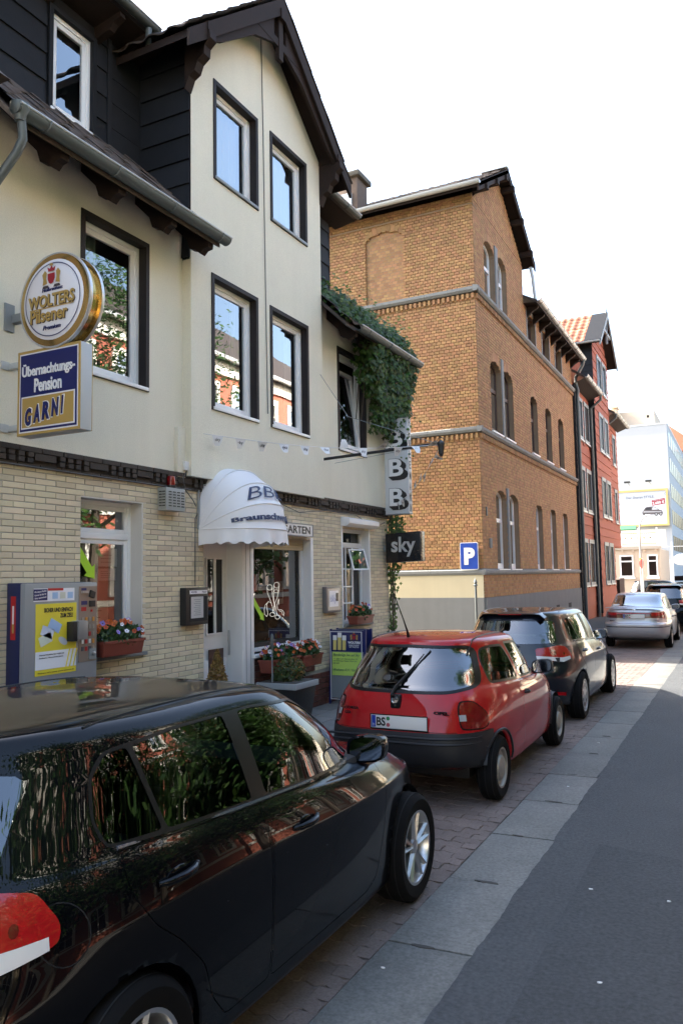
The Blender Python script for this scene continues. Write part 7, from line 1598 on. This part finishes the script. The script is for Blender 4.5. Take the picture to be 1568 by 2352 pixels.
# ---- small red three-door car
def small_loops():
    E = dict(ym=1.6)
    return [dict(E, yr=.35, yf=3.5, w=.60, z=[(0, .31), (.7, .24), (3.7, .22)], nr=5, nf=4),
            dict(E, yr=.10, yf=3.62, w=.745, z=[(0, .345), (.3, .33), (.8, .24), (3, .23), (3.7, .22)], nr=4.2, nf=3.6),
            dict(E, yr=.03, yf=3.68, w=.785, z=[(0, .40), (.7, .33), (3, .33), (3.7, .33)], nr=5.0, nf=3.2),
            dict(E, yr=.0, yf=3.73, w=.800, z=[(0, .53), (1, .50), (3, .50), (3.7, .48)], nr=4.8, nf=3.0),
            dict(E, yr=.022, yf=3.71, w=.804, z=[(0, .64), (1, .66), (3, .62), (3.7, .60)], nr=4.6, nf=2.9),
            dict(E, yr=.058, yf=3.66, w=.798, z=[(0, .76), (1, .76), (2.8, .73), (3.7, .66)], nr=4.4, nf=2.8, tr=.04),
            dict(E, yr=.10, yf=3.50, w=.778, z=[(0, .89), (1, .875), (2.4, .845), (3.1, .80), (3.6, .72)], nr=4.2, nf=2.8, tr=.05),
            dict(E, yr=.15, yf=3.18, w=.752, z=[(0, .985), (1, .945), (2.3, .90), (2.8, .885), (3.3, .84)], nr=3.9, nf=2.9, tr=.06),
            dict(E, yr=.185, yf=2.75, w=.735, z=[(0, 1.03), (1, .975), (2.2, .93), (2.8, .94)], nr=3.9, nf=2.8, tr=.07),
            dict(E, yr=.27, yf=2.47, w=.690, z=[(0, 1.15), (1.2, 1.11), (2.5, 1.09)], nr=3.8, nf=2.9, tr=.07),
            dict(E, yr=.38, yf=2.12, w=.632, z=[(0, 1.28), (1.2, 1.27), (2.1, 1.26)], nr=3.4, nf=3.0, tr=.07),
            dict(E, yr=.43, yf=1.96, w=.598, z=[(0, 1.345), (1.1, 1.352), (2.0, 1.335)], nr=3.6, nf=3.2, tr=.06),
            dict(E, yr=.46, yf=1.88, w=.55, z=[(0, 1.37), (1.1, 1.382), (2.0, 1.36)], nr=4, nf=3.2, tr=.05),
            dict(E, yr=.58, yf=1.75, w=.38, z=[(0, 1.388), (1.1, 1.408), (2.0, 1.38)], nr=4, nf=4),
            dict(E, yr=.65, yf=1.7, w=.0, z=[(0, 1.395), (1.1, 1.418), (2.0, 1.39)], nr=4, nf=4)]
def small_car():
    c = Car('small_hatchback', 'faded red three-door small car with roof aerial parked in the middle', small_loops(), (-2.765, 6.32, 0), m_pred); c.bmw = .90
    q = rounded([(.66, .995), (1.42, .955), (1.36, 1.15), (1.26, 1.30), (.98, 1.315), (.76, 1.30), (.66, 1.18)], .06, 3); d = rounded([(1.50, .955), (2.42, .925), (2.30, 1.02), (1.98, 1.235), (1.72, 1.300), (1.34, 1.318)], .03, 2)
    c.region('side_window', offp(q, .022), SIDE); c.region('side_window', offp(d, .022), SIDE); c.region('window_trim', q, SIDE); c.region('window_trim', d, SIDE)
    rw = rounded([(-.1, .945), (.46, .95), (.64, .985), (.615, 1.10), (.515, 1.335), (-.1, 1.35)], .07, 3)
    c.region('rear_window', rounded([(-.1, .972), (.45, .975), (.605, 1.005), (.585, 1.10), (.492, 1.312), (-.1, 1.325)], .05, 3), REAR); c.region('tailgate_trim', rw, REAR)
    c.region('windscreen', [(-.1, .96), (.60, .965), (.50, 1.30), (-.1, 1.32)], FRONT)
    S = lambda x, y: (x + y) * .7071
    S = lambda x, y: (x + y) * .7071 + .05
    lamp = rounded([(S(.565, .06), .665), (S(.74, .26), .65), (S(.76, .36), .70), (S(.755, .30), .80), (S(.70, .16), .895), (S(.60, .07), .895), (S(.565, .06), .83)], .05, 3)
    c.region('reversing_lamp', [(S(.572, .06), .735), (S(.64, .08), .735), (S(.64, .08), .785), (S(.572, .06), .785)], DIAG); c.region('lamp_smoked', [(S(.565, .06), .72), (S(.76, .36), .72), (S(.76, .36), .80), (S(.565, .06), .80)], DIAG) if False else None
    c.region('rear_lamp', lamp, DIAG, .012)
    S = lambda x, y: (x + y) * .7071
    c.region('bumper', [(S(-.2, 0), .20), (S(.80, .62), .20), (S(.80, .60), .60), (S(.80, .40), .640), (S(.6, .05), .640), (S(-.2, .02), .640)], (DIAG[0], DIAG[1], lambda f: f.calc_center_median().y < .5 and f.normal.z > -.9))
    c.region('door', rounded([(1.40, .26), (2.36, .26), (2.50, .45), (2.52, .70), (2.47, .905), (1.43, .945), (1.36, .70)], .03, 2), SIDE, .0045)
    c.region('tailgate_seam', [(-.1, .645), (.55, .645), (.55, .650), (-.1, .650)], REAR)
    c.arch(.62, .275, .315); c.arch(3.04, .275, .315)
    c.finish(dict(body=m_pred, side_window=m_tint, window_trim=m_trim, rear_window=m_rearg, windscreen=m_tint, tailgate_trim=m_trim, rear_lamp=M('lamp_deep_red', (.17, .004, .007), .12, coat=1, var=.3, vs=25), reversing_lamp=M('lamp_grey', (.13, .06, .06), .2, coat=1), bumper=m_plasg, seam=m_seam, tailgate_seam=m_seam), dict(side_window=-.004, rear_window=-.003, seam=-.006, rear_lamp=.006, reversing_lamp=.008, bumper=.012, tailgate_seam=-.004, tailgate_trim=.002))
    for y in (.62, 3.04): wheel(c, y, .275, .278, .170, .165, .785, 'steel')
    seats(c, 1.55, .85, .45, .46); mirror(c, 2.28, .985, .95, m_plasg); handle(c, 1.50, .82, m_trim, .12, c.obj.get('door'))
    plate(c, .05, .715, .012)
    for sx in (1, -1):
        for (y0, zc_) in ((.62, .275), (3.04, .275)):
            P = [(sx * (c.hitx(y0 + .345 * math.cos(a), zc_ + .345 * math.sin(a)) + .006), y0 + .332 * math.cos(a), zc_ + .332 * math.sin(a)) for a in np.linspace(.02 * PI, .98 * PI, 17)]
            c.local(MB().tube(P, .012, 6), 'arch_flare', m_plasg, smooth=True)
    # ribbed bumper, badge, wiper, aerial
    for z in (.555, .60): 
        P = [(x, c.hity(x, z) - .018, z) for x in np.linspace(-.70, .70, 21)]; c.local(MB().tube(P, .010, 6), 'bumper_rib', m_plasg, smooth=True)
    yb = c.hity(0, .88); c.local(MB().box(-.05, .05, yb - .022, yb + .03, .815, .945), 'lock_plate', m_trim, bevel=.018); mb = MB(); mb.lathe([(.028, -.006), (.034, -.008), (.034, 0)], (0, yb - .022, .905), 'y', 20); mb.box(-.026, .026, yb - .032, yb - .026, .900, .910); c.local(mb, 'badge', m_chr, smooth=True)
    mb = MB(); disc(mb, 0, .85, .012, .012, yb - .028, yb - .02, 12); c.local(mb, 'lock', m_chr)
    o = c.root.location; bd = c.obj['body'][0]; OFF[bd.name] = Vector(o)
    text('CORSA', .05, (o.x - .38, o.y + c.hity(-.38, .82) - .012, o.z + .825), m_trim, bd, fit=.14, fitz=.026, bold=.002, depth=.002); text('GSi', .05, (o.x - .42, o.y + c.hity(-.42, .78) - .012, o.z + .785), m_trim, bd, fit=.06, fitz=.024, bold=.002, depth=.002); text('OPEL', .05, (o.x + .42, o.y + c.hity(.42, .80) - .014, o.z + .805), m_trim, bd, fit=.14, fitz=.028, bold=.003, depth=.002)
    P = [(-.04, c.hity(0, .94) - .03, .93), (-.02, c.hity(.0, 1.0) - .03, 1.0), (.10, c.hity(.10, 1.16) - .022, 1.16), (.17, c.hity(.17, 1.27) - .02, 1.27)]; c.local(MB().tube(P, [.018, .012, .008, .005], 8), 'rear_wiper', m_trim, smooth=True); c.local(MB().tube([(.02, c.hity(.02, 1.04) - .012, 1.04), (.22, c.hity(.2, 1.31) - .012, 1.30)], .006, 6), 'wiper_blade', m_trim)
    zt = c.hitz(.02, .62); am = MB(); am.tube([(-.06, .56, zt), (-.06, .54, zt + .05), (-.075, .49, zt + .16), (-.115, .36, zt + .42)], [.018, .010, .006, .003], 8); c.local(am, 'roof_aerial', m_trim, smooth=True)
    for sx in (1, -1): P = [(sx * .50, .58 + 1.05 * t, c.hitz(.50, .58 + 1.05 * t) + .003) for t in np.linspace(0, 1, 8)]; c.local(MB().tube(P, .008, 6), 'roof_strip', m_trim, smooth=True)
    rbox(c, 'underbody_light_block', (-.55, .55, .4, 3.3, .2, .42), m_black); rbox(c, 'dashboard', (-.62, .62, 2.05, 2.4, .68, .90), m_seat, bev=.05)  # black fill box added inside the shell to block light
    return c
small_car()
# ---- silver saloon with a lip spoiler
def saloon_loops():
    E = dict(ym=2.0)
    return [dict(E, yr=.45, yf=4.1, w=.62, z=[(0, .24), (4.3, .22)], nr=5, nf=4), dict(E, yr=.12, yf=4.2, w=.77, z=[(0, .33), (.8, .24), (4.3, .22)], nr=4.5, nf=4),
            dict(E, yr=.03, yf=4.26, w=.812, z=[(0, .42), (.8, .34), (4.3, .33)], nr=5.5, nf=3.6), dict(E, yr=.0, yf=4.32, w=.828, z=[(0, .55), (4.3, .50)], nr=5.5, nf=3.4),
            dict(E, yr=.0, yf=4.31, w=.831, z=[(0, .65), (4.3, .61)], nr=5.5, nf=3.3), dict(E, yr=.05, yf=4.25, w=.826, z=[(0, .68), (1.5, .72), (4.3, .66)], nr=5, nf=3.2),
            dict(E, yr=.075, yf=4.15, w=.815, z=[(0, .88), (1.5, .83), (3.2, .80), (4.2, .70)], nr=5, nf=3.2), dict(E, yr=.10, yf=3.95, w=.79, z=[(0, 1.0), (1.2, .915), (3, .86), (4, .76)], nr=5, nf=3.2),
            dict(E, yr=.16, yf=3.6, w=.765, z=[(0, 1.04), (1.0, .965), (2.9, .90), (3.6, .85)], nr=4.6, nf=3.2), dict(E, yr=.36, yf=3.15, w=.745, z=[(0, 1.075), (1.0, 1.0), (2.8, .94), (3.2, .95)], nr=4.6, nf=3.0),
            dict(E, yr=.68, yf=2.85, w=.70, z=[(0, 1.20), (1.2, 1.13), (2.9, 1.11)], nr=4.6, nf=3.0), dict(E, yr=1.02, yf=2.5, w=.635, z=[(.9, 1.33), (1.6, 1.31), (2.5, 1.28)], nr=4.6, nf=3.1),
            dict(E, yr=1.16, yf=2.36, w=.605, z=[(.9, 1.378), (1.7, 1.378), (2.4, 1.355)], nr=5, nf=3.2), dict(E, yr=1.26, yf=2.26, w=.50, z=[(.9, 1.398), (1.7, 1.405), (2.4, 1.38)], nr=4, nf=3.4), dict(E, yr=1.5, yf=2.1, w=.0, z=[(.9, 1.415), (1.7, 1.424), (2.4, 1.40)], nr=4, nf=4)]
def saloon():
    c = Car('saloon_car', 'silver saloon with red light band across its tail, farther up the kerb', saloon_loops(), (-2.56, 21.3, 0), m_psil); c.bmw = .92
    c.region('rear_window', rounded([(-.1, 1.085), (.64, 1.09), (.53, 1.358), (-.1, 1.368)], .05, 3), (REAR[0], REAR[1], lambda f: f.normal.y < -.1 and f.calc_center_median().z > 1.06 and f.calc_center_median().y < 1.5))
    g1 = [(1.02, 1.02), (1.72, .99), (1.70, 1.285), (1.35, 1.285), (1.12, 1.18)]; g2 = [(1.80, .985), (2.80, .95), (2.45, 1.20), (2.2, 1.285), (1.78, 1.295)]
    for g in (g1, g2): c.region('side_window', rounded(g, .03, 2), SIDE)
    c.region('window_trim', rounded([(.92, 1.0), (2.92, .935), (2.5, 1.22), (2.22, 1.315), (1.3, 1.315), (1.05, 1.2)], .04, 2), SIDE)
    S = lambda x, y: (x + y) * .7071
    c.region('light_bar', [(-.1, .80), (.42, .80), (.42, .945), (-.1, .945)], REAR); c.region('lamp_smoked', [(S(.42, .05), .80), (S(.79, .32), .80), (S(.79, .32), .865), (S(.42, .05), .865)], DIAG); c.region('rear_lamp', [(S(.42, .05), .865), (S(.79, .32), .865), (S(.785, .30), .945), (S(.42, .05), .945)], DIAG)
    c.region('bumper_line', [(S(-.2, 0), .565), (S(.82, .9), .565), (S(.82, .9), .585), (S(-.2, 0), .585)], DIAG)
    c.region('rear_door', rounded([(1.30, .30), (1.76, .30), (1.76, .955), (1.08, .985), (1.10, .75), (1.25, .55)], .03, 2), SIDE, .005); c.region('front_door', rounded([(1.77, .30), (2.75, .30), (2.92, .6), (2.90, .925), (1.77, .955)], .03, 2), SIDE, .005)
    c.arch(.98, .285, .325); c.arch(3.45, .285, .325)
    c.finish(dict(body=m_psil, side_window=m_tint, window_trim=m_trim, rear_window=m_rearg, light_bar=m_lamb, rear_lamp=m_lred, lamp_smoked=m_lamb, bumper_line=m_trim, seam=m_seam), dict(side_window=-.004, rear_window=-.002, seam=-.005, bumper_line=-.003))
    for y in (.98, 3.45): wheel(c, y, .285, .29, .185, .185, .82, 'cap')
    sp = MB(); P = []
    for k in range(15):
        x = -.70 + 1.4 * k / 14; a = (abs(x) / .7) ** 3; y = .12 + .12 * a; z = 1.085 - .03 * a
        P += [(x, y, z), (x, y - .05, z + .012), (x, y - .06, z - .004), (x, y + .10, z - .02)]
    sp.add(P, [(4 * k + j, 4 * k + 4 + j, 4 * k + 4 + (j + 1) % 4, 4 * k + (j + 1) % 4) for k in range(14) for j in range(4)]); c.local(sp, 'lip_spoiler', m_psil, smooth=True)
    c.local(MB().tube([(x, c.hity(x, .915) - .004, .915) for x in np.linspace(-.42, .42, 9)], .012, 5), 'red_band', m_lred)
    plate(c, 0, .845, .01); seats(c, 2.1, 1.35, .42); mirror(c, 2.72, .99, .95, m_psil); handle(c, 1.28, .80, m_trim, .15, c.obj.get('rear_door')); handle(c, 2.0, .78, m_trim, .15, c.obj.get('front_door'))
    o = c.root.location; bd = c.obj['body'][0]; c.local(MB().box(-.045, .045, c.hity(0, 1.0) - .006, c.hity(0, 1.0) + .01, .975, 1.025), 'badge', m_chr, bevel=.01)
    text('TOLEDO', .04, (o.x + .5, o.y + c.hity(.5, .73) - .008, o.z + .735), m_trim, bd, fit=.2, fitz=.018, depth=.002); text('SEAT', .05, (o.x - .52, o.y + c.hity(-.52, .73) - .008, o.z + .735), m_trim, bd, fit=.12, fitz=.028, bold=.003, depth=.002)
    rbox(c, 'underbody_light_block', (-.55, .55, .5, 3.9, .2, .42), m_black); rbox(c, 'dashboard', (-.62, .62, 2.5, 2.85, .68, .92), m_seat, bev=.05); rbox(c, 'white_cap', (-.58, -.40, .62, .82, 1.06, 1.13), m_white, bev=.03)  # the black floor box is an added fill that blocks light
    return c
sal = saloon()
# ---- cars farther off: copies of the dark hatchback and the saloon in other colours and places
def copy_car(src, label, name, loc, rz, sc, swap):
    r = src.copy(); C.objects.link(r); r.name = name; r.location = loc; r.rotation_euler = (0, 0, rz); r.scale = sc; r['label'] = label
    def cp(o, par):
        for ch in o.children:
            k = ch.copy(); C.objects.link(k); k.parent = par
            if k.type == 'MESH':
                for i, sl_ in enumerate(k.material_slots):
                    nm_2 = sl_.material.name if sl_.material else ''
                    if nm_2 in swap: sl_.link = 'OBJECT'; sl_.material = swap[nm_2]
            cp(ch, k)
    cp(src, r); return r
hb = bpy.data.objects['hatchback.001']
ec = copy_car(hb, 'black estate car ahead of the silver saloon, only tail and roof showing', 'estate_car', (-2.30, 27.6, 0), 0, (1.02, 1.08, 1.06), {'dark_blue_car_paint': m_pblack})
copy_car(hb, 'dark car half hidden behind the silver saloon near the pavilion', 'parked_car', (-6.2, 50.5, 0), -PI / 2, (1, 1, 1), {'dark_blue_car_paint': m_pblack})
bpy.context.view_layer.update()
RL = thing('roof_rack', 'dark roof rack with load on a car at the right edge', 'roof rack', (-1.9, 32, 1.55))
RLm = MB(); RLm.box(-2.35, -1.2, 32.3, 33.6, 1.62, 1.80); RLm.build('rack_load', m_wood, RL, bevel=.03)
copy_car(hb, 'dark car with roof rack farthest ahead at the right edge', 'parked_car', (-1.9, 31.9, 0), 0, (1.02, 1.02, 1.06), {'dark_blue_car_paint': m_pnavy})
